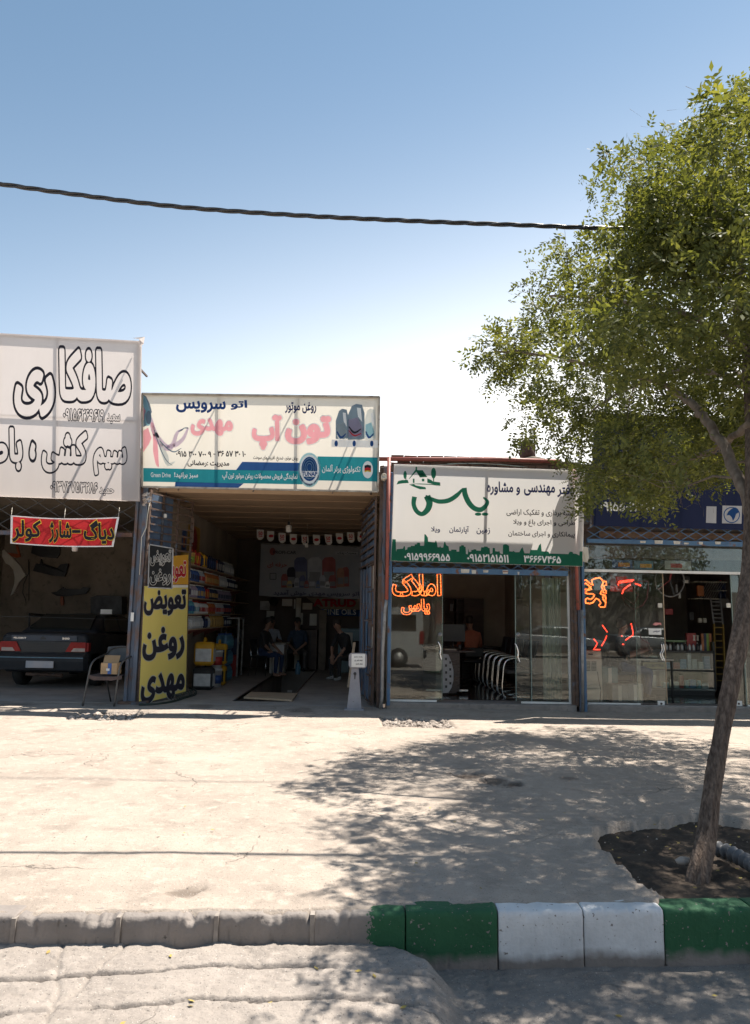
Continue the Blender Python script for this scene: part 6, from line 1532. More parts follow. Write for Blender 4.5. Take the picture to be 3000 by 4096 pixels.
# chairs under the sitters
def plain_chair(label, loc, rotz, frame, seat, group, arms=False):
    o = thing('chair', label, 'chair', loc, group); o.rotation_euler = (0, 0, 0)
    L = Vector(loc)
    for s_ in (-1, 1):
        mb = MB(); mb.tube([L + Vector((s_ * .21, -.20, 0)), L + Vector((s_ * .2, -.19, .44))], .012, 7); mb.build('leg', frame, o)
        mb = MB(); mb.tube([L + Vector((s_ * .22, .24, 0)), L + Vector((s_ * .2, .18, .44)), L + Vector((s_ * .2, .25, .86))], .012, 7); mb.build('leg', frame, o)
        if arms: mb = MB(); mb.tube([L + Vector((s_ * .25, .22, .66)), L + Vector((s_ * .27, 0, .67)), L + Vector((s_ * .25, -.2, .60)), L + Vector((s_ * .21, -.22, .40))], .013, 7); mb.build('armrest', frame, o)
    mb = MB(); mb.bbox(L.x - .22, L.x + .22, L.y - .22, L.y + .2, L.z + .43, L.z + .48, b=.015); mb.build('seat', seat, o)
    mb = MB(); mb.bbox(L.x - .21, L.x + .21, L.y + .22, L.y + .25, L.z + .55, L.z + .88, b=.012); mb.build('backrest', seat, o)
    o.rotation_euler = (0, 0, rotz); return o
c1 = Vector((Q(1045, 2675, 18.2).x, 18.2, .004)); c2 = Vector((Q(1192, 2675, 20.0).x, 20.0, .004)); c3 = Vector((Q(1400, 2665, 17.6).x, 17.6, .004))
plain_chair('tubular chair under the man in black at the desk', c1, R(75), m_chrome, m_dark, 'chairs of the oil service')
plain_chair('dark chair under the middle sitting man at the back', c2, R(-5), m_dark, m_dark, 'chairs of the oil service')
plain_chair('dark chair under the man sitting by the right gate leaf', c3, R(-50), m_dark, m_dark, 'chairs of the oil service')
person('man in black short-sleeved shirt and jeans sitting sideways at the desk, legs bent', c1, R(75), m_sh_dark, m_jean, m_skin, sit(.05, 0, hl=(.10, -.40, .60), hr=(-.12, -.30, .58), face=(0, -1, -.05)))
person('man in dark blue shirt sitting at the back with hands together between his knees', c2, R(-5), m_sh_blue, m_trgrey, m_shoe, sit(.16, 0, hl=(.05, -.42, .56), hr=(-.05, -.42, .56), spread=.18, face=(0, -1, -.25)))
person('man in black shirt and white socks sitting bent forward beside the right gate leaf', c3, R(-50), m_sh_dark, m_sh_dark, dye('white_sock', (.55, .55, .53)), sit(.28, 0, hl=(.10, -.46, .50), hr=(-.10, -.46, .50), face=(0, -1, -.4)))
person('man in pale shirt seated behind the white desk, leaning on it', Vector((Q(1075, 2620, 19.9).x, 20.0, .02)), R(20), m_sh_white, m_trgrey, m_shoe, sit(.1, 0, hl=(.14, -.42, .80), hr=(-.14, -.42, .80), face=(.2, -1, -.1)))
pr = make('bottle', 'water_bottle', .34, .13, 'water', 'blue', 'cyan'); put(pr, (Q(1192, 2662, 18.7).x, 18.7, .005), 'single clear water bottle with blue cap standing on the floor before the middle man', 'bottle', 'drinking bottles', 0)
# leaning framed board at the gate leaf
lbn = thing('leaning_board', 'narrow pale board leaning behind the bollard against the gate leaf', 'board', Q(1400, 2740, 13.6))
mb = MB(); mb.bar(Q(1394, 2750, 13.9), Q(1418, 2570, 14.2), .05, .02); mb.build('board', m_plank, lbn)
# ================================================================== car in the body garage (seen from behind)
m_carp = M('dark_car_paint', (.020, .023, .030), (.015, .018, .024), 1.5, .5, coat=.1, spec=.3, c3=(.05, .045, .042), s3=2.2, lo3=.45, hi3=.8)
m_cglass = M('dusty_dark_glass', (.02, .022, .02), (.035, .035, .03), 1.5, .15)
m_red = M('lamp_red', (.34, .015, .012), (.27, .012, .01), 9, .35, coat=0, spec=.25); m_clr = M('lamp_clear', (.32, .28, .26), (.25, .2, .19), 9, .2, coat=.5)
m_tyre = M('tyre', (.02, .02, .02), (.03, .028, .026), 20, .85, bump=.003)
def car(name, label, loc, rotz, paint, lights=True, kind='sedan'):
    o = thing(name, label, 'car', loc); L = Vector(loc); L0_ = L.copy()
    W = .845
    def ring(y, hw, z0, z1, zm):    # lower body ring
        return [Vector((x, y, z)) + L for x, z in ((-hw * .90, z0), (-hw * .985, z0 + .06), (-hw, zm), (-hw * .97, z1 - .06), (-hw * .90, z1), (0, z1 + .02), (hw * .90, z1), (hw * .97, z1 - .06), (hw, zm), (hw * .985, z0 + .06), (hw * .90, z0), (0, z0))]
    mb = MB(); mb.smooth = True
    st = [(0, W * .95, .52, .99, .72), (.03, W * .98, .46, 1.03, .70), (.18, W, .30, 1.05, .66), (.9, W, .24, 1.04, .62), (2.2, W, .22, .98, .60), (3.3, W, .24, .94, .58), (4.2, W * .97, .28, .80, .55), (4.42, W * .88, .34, .68, .50)]
    mb.loft([ring(*s_) for s_ in st]); mb.build('body', paint, o)
    # greenhouse
    mb = MB(); mb.smooth = True
    gh = [(.62, .70, 1.03, 1.05), (.80, .66, 1.03, 1.15), (1.28, .585, 1.02, 1.385), (1.45, .575, 1.02, 1.405), (2.5, .585, 1.0, 1.41), (2.75, .60, .98, 1.385), (3.35, .68, .95, .985)]
    def gring(y, hw, z0, z1): return [Vector((x, y, z)) + L for x, z in ((-.755, z0), (-hw - .02, z0 + (z1 - z0) * .9), (-hw + .04, z1 - .008), (0, z1 + .012 * (z1 > 1.2)), (hw - .04, z1 - .008), (hw + .02, z0 + (z1 - z0) * .9), (.755, z0))]
    mb.loft([gring(*g_) for g_ in gh]); mb.build('cabin', paint, o)
    def pane(nm, pts, mat=m_cglass, d=(0, -.006, .004)):
        m2 = MB(); m2.prism([Vector(p) + L for p in pts], d); return m2.build(nm, mat, o)
    pane('rear_window', [(-.60, .70, 1.085), (.60, .70, 1.085), (.52, 1.225, 1.355), (-.52, 1.225, 1.355)], d=(0, -.03, .05))
    for s_ in (-1, 1):
        pane('side_window', [(s_ * .745, 1.10, 1.06), (s_ * .745, 2.0, 1.04), (s_ * .635, 1.98, 1.34), (s_ * .64, 1.32, 1.34)], d=(s_ * .022, 0, .004)); pane('side_window', [(s_ * .745, 2.08, 1.04), (s_ * .745, 3.1, 1.0), (s_ * .65, 2.72, 1.33), (s_ * .635, 2.06, 1.34)], d=(s_ * .022, 0, .004))
        m2 = MB(); m2.box(L.x + s_ * W, L.x + s_ * (W + .015), L.y + .35, L.y + 4.0, L.z + .50, L.z + .56); m2.build('side_strip', m_black, o)
    # wheels
    for y in (.85, 3.5):
        for s_ in (-1, 1):
            c = L + Vector((s_ * .74, y, .30)); m2 = MB(); m2.lathe([(.19, -.10), (.27, -.10), (.30, -.075), (.305, 0), (.30, .075), (.27, .10), (.19, .10)], c, 24, 'x'); wh = m2.build('wheel', m_tyre, o)
            m2 = MB(); m2.lathe([(.0, -.085), (.17, -.085), (.19, -.06), (.19, .06), (.17, .085), (.05, .06), (.0, .065)], c, 18, 'x'); m2.build('rim', m_galv, wh)
    if lights:
        m2 = MB(); m2.box(L.x - .62, L.x + .62, L.y - .022, L.y + .02, L.z + .90, L.z + 1.0); m2.build('boot_panel', M('dusty_blue_grey_paint', (.075, .085, .105), (.06, .068, .085), 2, .5, spec=.3), o)
        m2 = MB()
        for k in range(6): m2.box(L.x - .52, L.x + .50, L.y - .018, L.y + .01, L.z + .70 + k * .03, L.z + .72 + k * .03)
        m2.box(L.x - .52, L.x + .50, L.y - .008, L.y + .01, L.z + .69, L.z + .88); m2.build('grille_panel', m_black, o)
        for s_ in (-1, 1):
            pts = [(s_ * .80, -.01, .88), (s_ * .52, -.02, .88), (s_ * .42, -.02, .70), (s_ * .80, -.01, .70)]
            tl = MB(); tl.prism([Vector(p) + L for p in pts], (0, -.02, 0)); lo = tl.build('tail_light', m_red, o)
            m2 = MB(); m2.prism([Vector(p) + L + Vector((0, -.024, 0)) for p in ((s_ * .79, -.004, .77), (s_ * .58, -.016, .77), (s_ * .53, -.016, .705), (s_ * .79, -.004, .705))], (0, -.006, 0)); m2.build('reversing_lens', m_clr, lo)
            m2 = MB(); m2.box(L.x + s_ * .80, L.x + s_ * .842, L.y, L.y + .12, L.z + .71, L.z + .87); m2.build('side_lamp', m_red, lo)
        # bumper
        m2 = MB(); m2.smooth = False
        m2.loft([[Vector((x, y + dy, z)) + L for z, dy in ((.34, .03), (.36, -.08), (.52, -.12), (.62, -.12), (.66, -.07), (.66, .03))] for x, y in ((-.86, .55), (-.86, .10), (-.80, .0), (.80, .0), (.86, .10), (.86, .55))]); bu = m2.build('bumper', M('grey_bumper', (.028, .031, .036), (.022, .025, .029), 2, .6, spec=.3), o)
        m2 = MB(); m2.box(L.x - .80, L.x + .80, L.y - .126, L.y - .118, L.z + .585, L.z + .60); m2.build('chrome_strip', dye('blue_strip', (.12, .24, .32)), bu)
        m2 = MB(); m2.bbox(L.x - .26, L.x + .26, L.y - .145, L.y - .125, L.z + .40, L.z + .53, b=.005); m2.build('number_plate', M('blurred_plate', (.42, .40, .40), (.30, .33, .38), 3, .5), o)
        # lettering and badge on the boot
        yb_ = L.y - .024
        def bt_(tx, x0, x1, z0, z1):
            a = PX((L.x + x0, yb_, L.z + z1)); b = PX((L.x + x1, yb_, L.z + z0)); ptext(o, tx, (a[0], a[1], b[0], b[1]), yb_, m_chrome, .015, .02, 1)
        bt_('PEUGEOT', -.58, -.34, .935, .962); bt_('500', .34, .48, .93, .965)
        a = PX((L.x - .02, yb_, L.z + .955))
        ppoly(o, 'badge', [(a[0] - 12, a[1] + 6), (a[0] - 8, a[1] - 4), (a[0], a[1] - 7), (a[0] + 5, a[1] - 2), (a[0] + 11, a[1]), (a[0] + 12, a[1] + 6)], yb_, m_black, 1)
        m2 = MB(); m2.tube([L + Vector((-.35, .1, .27)), L + Vector((-.1, .25, .25)), L + Vector((.3, .2, .24))], .035, 8); m2.build('exhaust', m_rust, o)
    o.rotation_euler = (0, 0, rotz)
    return o
cx_ = (Q(5, 2560, 14.3).x + Q(343, 2560, 14.3).x) / 2
car('parked_car', 'dusty dark grey sedan seen from behind inside the body garage', (cx_, 14.35, .005), 0, m_carp)
o = thing('paper_card', 'white card standing on the roof of the dark sedan', 'paper', Q(422, 2458, 16))
mb = MB(); p = Q(401, 2460, 15.9); q = Q(447, 2442, 15.9); mb.box(p.x, q.x, 15.9, 15.93, 1.42, 1.42 + (q.z - p.z)); mb.build('card', m_white, o)
# door of the car standing open at the left
o = thing('open_door', 'dark car door frame standing open beyond the left side of the sedan', 'door', Q(150, 2480, 16.6))
p = [Q(116, 2515, 16.2), Q(118, 2455, 16.2), Q(200, 2462, 17.6), Q(235, 2472, 17.6)]
mb = MB(); mb.tube(p, .022, 8); mb.build('window_frame', m_black, o); mb = MB(); mb.tube([Q(120, 2462, 16.2), Q(195, 2469, 17.6)], .012, 6); mb.build('seal', m_carp, o)
# parts hung on the back wall
YW = 19.55
W3 = lambda x, y: (x * .3769, 2050 + y * .3769)
def hung(name, label, cat, poly, mat, d=.06, Y=YW):
    o = thing(name, label, cat, Q(*W3(*poly[0]), Y)); mb = MB(); mb.prism([Q(*W3(*p), Y - d) + Vector((0, random.uniform(0, .02), 0)) for p in poly], (0, d, 0)); mb.build('panel', mat, o); return o
YW2 = 18.2
o = hung('car_fender', 'pale primed front fender hanging on the plaster wall at the far left', 'fender', [(0, 410), (40, 395), (95, 445), (150, 500), (215, 570), (270, 665), (200, 740), (170, 800), (140, 860), (110, 880), (150, 760), (155, 690), (140, 610), (100, 560), (60, 540), (20, 470)], m_offw, .05)
hung('angle_rack', 'orange triangular metal frame hanging above the fender', 'frame', [(160, 340), (185, 340), (215, 470), (180, 480), (60, 450), (65, 425), (190, 440)], M('orange_paint', (.45, .10, .03), (.35, .08, .025), 6, .5), .03)
hung('car_bonnet', 'black bonnet panel hanging under the red banner', 'bonnet', [(345, 345), (635, 345), (630, 440), (600, 485), (430, 470), (325, 430)], m_black, .05)
hung('car_bumper', 'black bumper cover hanging below the black bonnet', 'bumper', [(380, 540), (420, 545), (430, 490), (445, 540), (600, 590), (640, 550), (720, 540), (700, 640), (680, 680), (560, 670), (345, 620)], m_black, .08)
hung('car_bumper', 'dark bumper cover hanging lower above the sedan roof', 'bumper', [(535, 850), (600, 840), (660, 790), (690, 810), (850, 815), (880, 790), (945, 800), (910, 860), (700, 890), (600, 885)], m_black, .08)
hung('orange_drill', 'orange hand tool hanging on a cord under the bumper cover', 'tool', [(640, 890), (668, 895), (672, 980), (650, 990), (636, 960)], M('orange_paint2', (.35, .09, .03), (.28, .07, .025), 6, .5), .05)
hung('dark_rack', 'dark metal rack against the wall behind the sedan', 'rack', [(960, 900), (1030, 880), (1110, 880), (1290, 890), (1290, 1080), (960, 1080)], m_dark, .4)
cd = thing('wall_cable', 'thin black cable looping down the plaster wall left of the sedan', 'cable', Q(*W3(300, 640), YW))
mb = MB(); mb.tube([Q(*W3(*p), YW - .02) for p in ((300, 500), (305, 640), (250, 760), (240, 850), (270, 920), (275, 960))], .008, 5); mb.build('cable', m_wire, cd)
mb = MB(); mb.tube([Q(*W3(*p), YW - .02) for p in ((310, 520), (308, 700), (306, 935))], .008, 5); mb.build('cable', m_wire, cd)
tr = thing('tow_line', 'thin dark line stretched across the body garage at window height', 'line', Q(0, 2465, 13.2)); mb = MB(); mb.tube([Q(-200, 2464, 13.2), Q(120, 2467, 13.2), Q(520, 2480, 13.2)], .005, 5); mb.build('line', m_wire, tr)
o = bulb('caged lamp hanging just below the red banner', 300, 2190, 13.0, .8, 3.6)
# ================================================================== metal chair with the cardboard box
mfr = M('scratched_black_tube', (.05, .05, .052), (.12, .11, .10), 9, .35, metal=.4)
ch = thing('arm_chair', 'old black tube armchair with torn brown seat before the body garage', 'chair', G(430, 2815))
C3 = lambda x, y, Y: Q(x * .3769, 2050 + y * .3769, Y)
yf, yr = 12.0, 12.5
fl_, fr_ = C3(878, 2030, yf), C3(1212, 2045, yf)
x0, x1 = C3(940, 1700, yf).x, C3(1255, 1700, yf).x; zs = C3(1000, 1722, yf).z
def V3(x, y, z): return Vector((x, y, z))
gx0, gx1 = fl_.x, fr_.x
za = C3(1000, 1590, yf).z; zt = C3(1200, 1480, yr).z
for s_, gx, xs_ in ((-1, gx0, x0), (1, gx1, x1)):
    mb = MB(); mb.tube(smooth_poly([(gx, yf, 0), (xs_ , yf + .02, zs), (xs_ + .02, yf + .05, za - .03), (xs_ + .06, yf + .15, za + .05), (xs_ + .10, yr - .05, za + .10), (xs_ + .12, yr, zt)], [1] * 6)[0], .016, 8); mb.build('front_leg', mfr, ch)
    mb = MB(); mb.tube([(xs_ + (.18 if s_ < 0 else .10), yr + .1, 0), (xs_ + .10, yr - .02, zs), (xs_ + .10, yr, zs + .2)], .013, 8); mb.build('rear_leg', mfr, ch)
mb = MB(); mb.tube(smooth_poly([(x0 + .10, yr, zt - .02), (x0 + .16, yr + .02, zt + .05), ((x0 + x1) / 2 + .1, yr + .04, zt + .09), (x1 + .06, yr + .02, zt + .05), (x1 + .12, yr, zt - .02)], [1] * 5)[0], .015, 8); mb.build('back_rail', mfr, ch)
mb = MB(); mb.smooth = True; mb.grid(lambda u, v: V3(x0 + .10 + (x1 - x0) * u, yr + .02 + .03 * math.sin(u * 3.1), zt + .08 - .25 * v + .02 * math.sin(u * 3.14)), 8, 4); mb.build('backrest', M('faded_plastic', (.10, .12, .13), (.07, .08, .09), 6, .6), ch, fix=False)
mb = MB(); mb.smooth = True
def seatf(u, v, dz=0): return V3(x0 + (x1 - x0 + .06) * u, yf + .0 + (yr - yf) * v, zs - .01 - .02 * math.sin(math.pi * u) + .012 * fbm(u * 6, v * 6) + dz)
mb.grid(lambda u, v: seatf(u, v), 14, 8)
mb.grid(lambda u, v: seatf(u, 0) + V3(0, -.004 * v, -v * (.05 + .05 * abs(fbm(u * 9, 3.3)))), 20, 3); mb.build('seat', M('torn_fabric', (.13, .085, .07), (.08, .06, .055), 10, .95), ch, fix=False)
cbx = thing('cardboard_box', 'small open cardboard box with blue tape standing on the old armchair', 'box', (x0, yf, zs))
mcb = M('cardboard', (.50, .33, .18), (.44, .29, .155), 5, .85); p = C3(1065, 1715, yf + .1); q = C3(1245, 1600, yf + .1)
mb = MB(); mb.box(p.x, q.x, yf + .1, yf + .32, zs + .004, q.z); mb.build('body', mcb, cbx)
mb = MB(); t0 = C3(1085, 1600, yf + .12); t1 = C3(1258, 1520, yf + .12); mb.prism([(p.x + .02, yf + .13, q.z - .003), (q.x + .01, yf + .13, q.z - .003), (q.x + .01, yf + .20, t1.z), (p.x + .02, yf + .20, t1.z)], (0, .006, 0)); mb.build('flap', M('cardboard_inside', (.33, .22, .12), (.29, .19, .10), 5, .9), cbx)
a = C3(1142, 1700, yf + .1); b = C3(1180, 1700, yf + .1); mb = MB(); mb.box(a.x, b.x, yf + .094, yf + .099, zs + .006, q.z - .002); mb.build('tape', dye('blue_tape', (.03, .12, .38)), cbx)
a = C3(1128, 1680, yf + .1); b = C3(1165, 1655, yf + .1); mb = MB(); mb.box(a.x, b.x, yf + .088, yf + .093, a.z, b.z); mb.build('shipping_label', m_white, cbx)
# ================================================================== glass fronts
GY = 12.46
def pane(bld, x0, x1, z0, z1, y=GY, label=None, name='glass_pane', edge=True):
    mb = MB(); mb.box(x0, x1, y, y + .008, z0, z1); p = mb.build(name, m_glass, bld, label=label)
    return p
m_edge = M('glass_edge', (.20, .26, .23), (.16, .21, .19), 6, .3)
gx = lambda px, y=GY: Q(px, 2560, y).x
zt3 = Q(1900, 2295, GY).z
pL = pane(g3, gx(1563), gx(1770), F3 + .02, zt3, label='fixed left glass pane'); pS = pane(g3, gx(1745), gx(1770) + .0, F3 + .02, zt3, GY + .05, label='sliding glass leaf')
pR = pane(g3, gx(2125), gx(2275), F3 + .02, zt3); pR2 = pane(g3, gx(2068), gx(2128), F3 + .02, zt3, GY + .05, label='sliding glass leaf')
for x, y in ((gx(1770), GY + .03), (gx(2065), GY + .05), (gx(2124), GY)):
    mb = MB(); mb.box(x - .006, x + .008, y - .002, y + .018, F3 + .02, zt3); mb.build('glass_edge', m_edge, g3)
P(g3, 'jamb', m_white, (gx(2272), gx(2284), GY - .02, GY + .05, F3, zt3 + .02), b=.004); P(g3, 'jamb', m_white, (gx(1560) - .005, gx(1564), GY - .01, GY + .03, F3, zt3 + .02))
P(g3, 'bottom_rail', m_white, (gx(1558), gx(1748), GY - .03, GY + .02, F3, F3 + .03)); P(g3, 'bottom_rail', m_white, (gx(2082), gx(2280), GY - .03, GY + .02, F3, F3 + .03))
for px, par in ((1761, pL), (2072, pR2)):
    c = Q(px, 2538, GY - .02); mb = MB(); mb.lathe([(0, -.012), (.035, -.012), (.036, 0), (.0, .0)], c, 16, 'y'); mb.lathe([(0, -.02), (.014, -.02), (.014, 0)], c, 10, 'y'); lk = mb.build('lock', m_galv, par)
for pts in ((((1753, 2568), (1759, 2582), (1763, 2600), (1761, 2618), (1766, 2640)), pL), (((2061, 2575), (2068, 2590), (2073, 2610), (2072, 2630), (2080, 2650)), pR2)):
    q_ = [Q(x, y, GY - .06) for x, y in pts[0]]; mb = MB(); mb.tube(smooth_poly([tuple(a) for a in q_], [1] * 5)[0], .012, 8)
    for e_ in (q_[0], q_[-1]): mb.tube([e_, e_ + Vector((0, .06, 0))], .008, 6)
    mb.build('handle', m_chrome, pts[1])
# ---- neon lettering of the office
m_neon = emit('neon_orange', (1.0, .15, .03), 1.7); m_neon2 = emit('neon_red', (1.0, .05, .025), 1.6); m_noff = M('unlit_red_tube', (.16, .03, .03), (.12, .025, .025), 9, .4)
ne = thing('neon_sign', 'glowing orange neon outline lettering inside the left office pane', 'neon sign', Q(1665, 2380, GY + .03))
neon_text(ne, 'املاک', (1569, 2296, 1764, 2385), GY + .03, m_neon, .035, .0075); neon_text(ne, 'یاس', (1605, 2396, 1719, 2459), GY + .03, m_neon, .035, .0065)
# ---- inside the office
C7 = lambda x, y, Y: Q(1500 + x * .5145, 2200 + y * .5145, Y)
dsk = thing('desk', 'dark office desk with white perforated curved side panel just inside the door', 'desk', (Q(1800, 2770, 13.6).x, 13.6, F3))
y0 = 13.55; m_dsk = M('dark_laminate', (.045, .03, .028), (.035, .024, .022), 4, .3, stretch=(1, 1, 6))
xa, xb = C7(530, 1000, y0).x, C7(660, 1000, y0).x; zt_ = C7(530, 795, y0).z
mb = MB(); mb.bbox(xa - .02, xb + .28, y0 - .02, y0 + 1.5, zt_, zt_ + .035, b=.008); mb.build('desk_top', m_dsk, dsk)
mb = MB(); mb.box(xb - .06, xb, y0 + .02, y0 + 1.4, F3 + .06, zt_); mb.build('front_panel', m_dsk, dsk)
pts = [C7(*p, y0) for p in ((528, 808), (570, 812), (595, 870), (610, 940), (610, 1010), (595, 1070), (570, 1110), (528, 1112))]
mb = MB(); mb.prism(pts, (0, .02, 0)); sp = mb.build('side_panel', dy['silver'], dsk, label='white curved panel with small square holes')
mb = MB(); mb.box(xa, xb - .06, y0 + .022, y0 + .04, F3 + .03, zt_); mb.build('side_panel', m_dsk, dsk)
for (x, y) in ((552, 847), (585, 874), (552, 898), (585, 928), (553, 952), (586, 982), (553, 1007), (586, 1036), (553, 1062)):
    c = C7(x, y, y0); mb = MB(); mb.box(c.x - .018, c.x + .018, y0 - .004, y0 + .004, c.z - .022, c.z + .022); mb.build('hole', m_black, sp)
mb = MB(); mb.box(xb - .02, xb + .16, y0 + .1, y0 + .14, F3 + .06, F3 + .09); mb.build('foot', m_chrome, dsk); mb = MB(); mb.box(xa - .3, xa, y0 + .1, y0 + .13, F3 + .06, F3 + .085); mb.build('foot', m_chrome, dsk)
mn = thing('monitor', 'dark computer monitor standing on the office desk', 'monitor', (xa + .3, y0 + .7, zt_ + .036))
mb = MB(); mb.bbox(xa + .05, xa + .52, y0 + .9, y0 + .94, zt_ + .16, zt_ + .5, b=.01); mb.build('screen', m_black, mn); mb = MB(); mb.lathe([(.12, 0), (.11, .015), (.02, .02), (.02, .18)], (xa + .28, y0 + .95, zt_ + .036), 12); mb.build('stand', m_black, mn)
pb = thing('paper_tray', 'small paper stack with pen pot on the corner of the office desk', 'papers', (xa + .2, y0 + .2, zt_ + .036))
mb = MB(); mb.box(xa + .04, xa + .25, y0 + .1, y0 + .38, zt_ + .036, zt_ + .05); mb.build('paper', m_offw, pb); mb = MB(); mb.lathe([(.03, 0), (.035, .1)], (xa + .32, y0 + .12, zt_ + .036), 10); mb.build('pen_pot', m_black, pb)
# guest chairs along the right wall
def arm_loop(label, x, y, group='guest chairs along the office wall'):
    o = thing('guest_chair', label, 'chair', (x, y, F3), group)
    for dy_ in (-.23, .23):
        mb = MB(); mb.smooth = True
        pts = smooth_poly([(x + .58, y + dy_, F3 + .03), (x + .30, y + dy_, F3 + .02), (x - .02, y + dy_, F3 + .02), (x - .03, y + dy_, F3 + .40), (x + .02, y + dy_, F3 + .62), (x + .2, y + dy_, F3 + .68), (x + .46, y + dy_, F3 + .66)], [1] * 7)[0]
        mb.tube(pts, .014, 8); mb.build('frame_loop', m_chrome, o)
    mb = MB(); mb.bbox(x + .04, x + .50, y - .21, y + .21, F3 + .40, F3 + .47, b=.02); mb.build('seat', m_black, o)
    mb = MB(); mb.loft([[Vector((x + .48 + a, y + b, F3 + .5)) for a, b in ((0, -.21), (.05, -.21), (.05, .21), (0, .21))], [Vector((x + .58 + a, y + b, F3 + .98)) for a, b in ((0, -.2), (.04, -.2), (.04, .2), (0, .2))]]); mb.build('backrest', m_black, o)
    return o
cx0 = C7(1000, 1130, 13.45).x
gc = arm_loop('chrome framed black guest chair nearest the office door', cx0, 13.55)
for k, nm in enumerate(('second', 'third', 'fourth', 'fifth', 'sixth')):
    copy_tree(gc, (cx0 + .0, 13.55 + .56 * (k + 1), F3), label='chrome framed black guest chair, %s from the office door' % nm)
person('person in salmon shirt seen from behind sitting at the far office desk', (C7(755, 900, 16.2).x, 16.2, F3 + .02), R(186), m_sh_sal, m_sh_dark, m_shoe, sit(.12, 0, hl=(.30, -.42, .74), hr=(-.30, -.42, .74)))
oc = thing('office_chair', 'black office chair under the person in the salmon shirt', 'chair', (C7(755, 900, 16.2).x, 16.2, F3)); L = wloc(oc)
mb = MB(); mb.bbox(L.x - .24, L.x + .24, L.y - .24, L.y + .22, F3 + .42, F3 + .5, b=.03); mb.build('seat', m_black, oc); mb = MB(); mb.bbox(L.x - .2, L.x + .2, L.y - .3, L.y - .26, F3 + .55, F3 + .75, b=.02); mb.build('backrest', m_black, oc)
mb = MB(); mb.lathe([(.03, 0), (.03, .4)], (L.x, L.y, F3 + .03), 8)
for a in range(0, 360, 72): mb.bar((L.x, L.y, F3 + .06), (L.x + .28 * math.cos(R(a)), L.y + .28 * math.sin(R(a)), F3 + .03), .03, .03)
mb.build('base', m_dark, oc)
fd = thing('far_desk', 'dark desk at the back of the office before the seated person', 'desk', (L.x, 17.0, F3)); mb = MB(); mb.bbox(L.x - 1.0, L.x + .9, 16.75, 17.4, F3 + .70, F3 + .74, b=.006); mb.build('desk_top', m_dsk, fd); mb = MB(); mb.box(L.x - .98, L.x + .88, 17.3, 17.33, F3, F3 + .7); mb.build('front_panel', m_dsk, fd)
bk = thing('bookcase', 'tall dark wooden bookcase against the back wall of the office', 'bookcase', (C7(650, 500, 17.8).x, 17.8, F3))
a, b = C7(540, 375, 17.75), C7(835, 375, 17.75)
for x in (a.x, (a.x * 2 + b.x) / 3, (a.x + b.x * 2) / 3, b.x): mb = MB(); mb.box(x - .02, x + .02, 17.7, 18.15, F3, a.z); mb.build('side_panel', m_wood, bk)
for z in (F3 + .05, F3 + .55, F3 + 1.0, C7(540, 478, 17.75).z, a.z): mb = MB(); mb.box(a.x - .02, b.x + .02, 17.71, 18.15, z - .02, z + .01); mb.build('shelf_board', m_wood, bk)
mb = MB(); mb.box(a.x, b.x, 18.15, 18.17, F3, a.z); mb.build('back_panel', m_wood, bk)
mb = MB(); mb.box(b.x - .45, b.x, 17.68, 17.7, F3 + .02, a.z - .02); mb.build('door', m_wood, bk)
fr_ = thing('picture_frame', 'small upright frame standing on the office bookcase shelf', 'picture', C7(590, 470, 17.8)); p = C7(580, 475, 17.9); q = C7(605, 418, 17.9); mb = MB(); mb.prism([(p.x, 17.85, C7(540, 478, 17.75).z + .012), (q.x, 17.85, C7(540, 478, 17.75).z + .012), (q.x + .02, 17.95, q.z), (p.x + .02, 17.95, q.z)], (0, .015, 0)); mb.build('frame', dy['silver'], fr_)
for (lab, x0, x1, z0, z1) in (('dark framed picture high on the office side wall nearest the door', 13.55, 14.05, 2.15, 2.75), ('dark framed picture in the middle of the office side wall', 14.9, 15.5, 2.2, 2.7), ('narrow dark framed calendar farthest along the office side wall', 16.2, 16.8, 1.9, 2.75)):
    o = thing('wall_picture', lab, 'picture', (X3b, x0, z0), 'framed pictures on the office side wall'); mb = MB(); mb.box(X3b - .03, X3b - .002, x0, x1, z0, z1); mb.build('frame', m_wood, o); mb = MB(); mb.box(X3b - .035, X3b - .031, x0 + .06, x1 - .06, z0 + .06, z1 - .06); mb.build('print', dy['purple'], o)
cu = thing('curtain', 'pale vertical curtain strip behind the right office pane', 'curtain', (gx(2200), 12.8, F3))
mcu = cloth('pale_curtain', (.50, .52, .44), (.42, .45, .38), .3)
mb = MB(); mb.smooth = True; mb.grid(lambda u, v: Vector((gx(2185) + (gx(2262) - gx(2185)) * u, 12.72 + .025 * math.sin(u * 28), F3 + .03 + (2.15 - F3) * v)), 40, 2); mb.build('cloth', mcu, cu, fix=False)
# ================================================================== spare parts shop front
z0, zr = F3 + .02, Q(2600, 2292, GY).z; zt4 = Q(2600, 2170, GY).z
pA = pane(g4, gx(2332), gx(2560), z0, zr, label='fixed left glass pane'); pB = pane(g4, gx(2548), gx(2663), z0, zr, GY + .03, label='glass door leaf left of the opening')
pC = pane(g4, gx(2938), gx(2985), z0, zr, GY + .03, label='glass door leaf right of the opening'); pD = pane(g4, gx(2975), gx(3200), z0, zr)
pane(g4, gx(2332), gx(3200), zr + .05, zt4, GY + .06, label='transom glass')
for x, y in ((gx(2663), GY + .03), (gx(2548), GY + .03), (gx(2938), GY + .03), (gx(2975), GY)):
    mb = MB(); mb.box(x - .006, x + .006, y - .003, y + .014, z0, zr); mb.build('glass_edge', m_edge if x != gx(2663) else m_plank, g4)
P(g4, 'bottom_rail', m_white, (gx(2344), gx(2553), GY - .03, GY + .02, F3, F3 + .03)); P(g4, 'bottom_rail', m_white, (gx(2975), gx(3200), GY - .03, GY + .02, F3, F3 + .03))
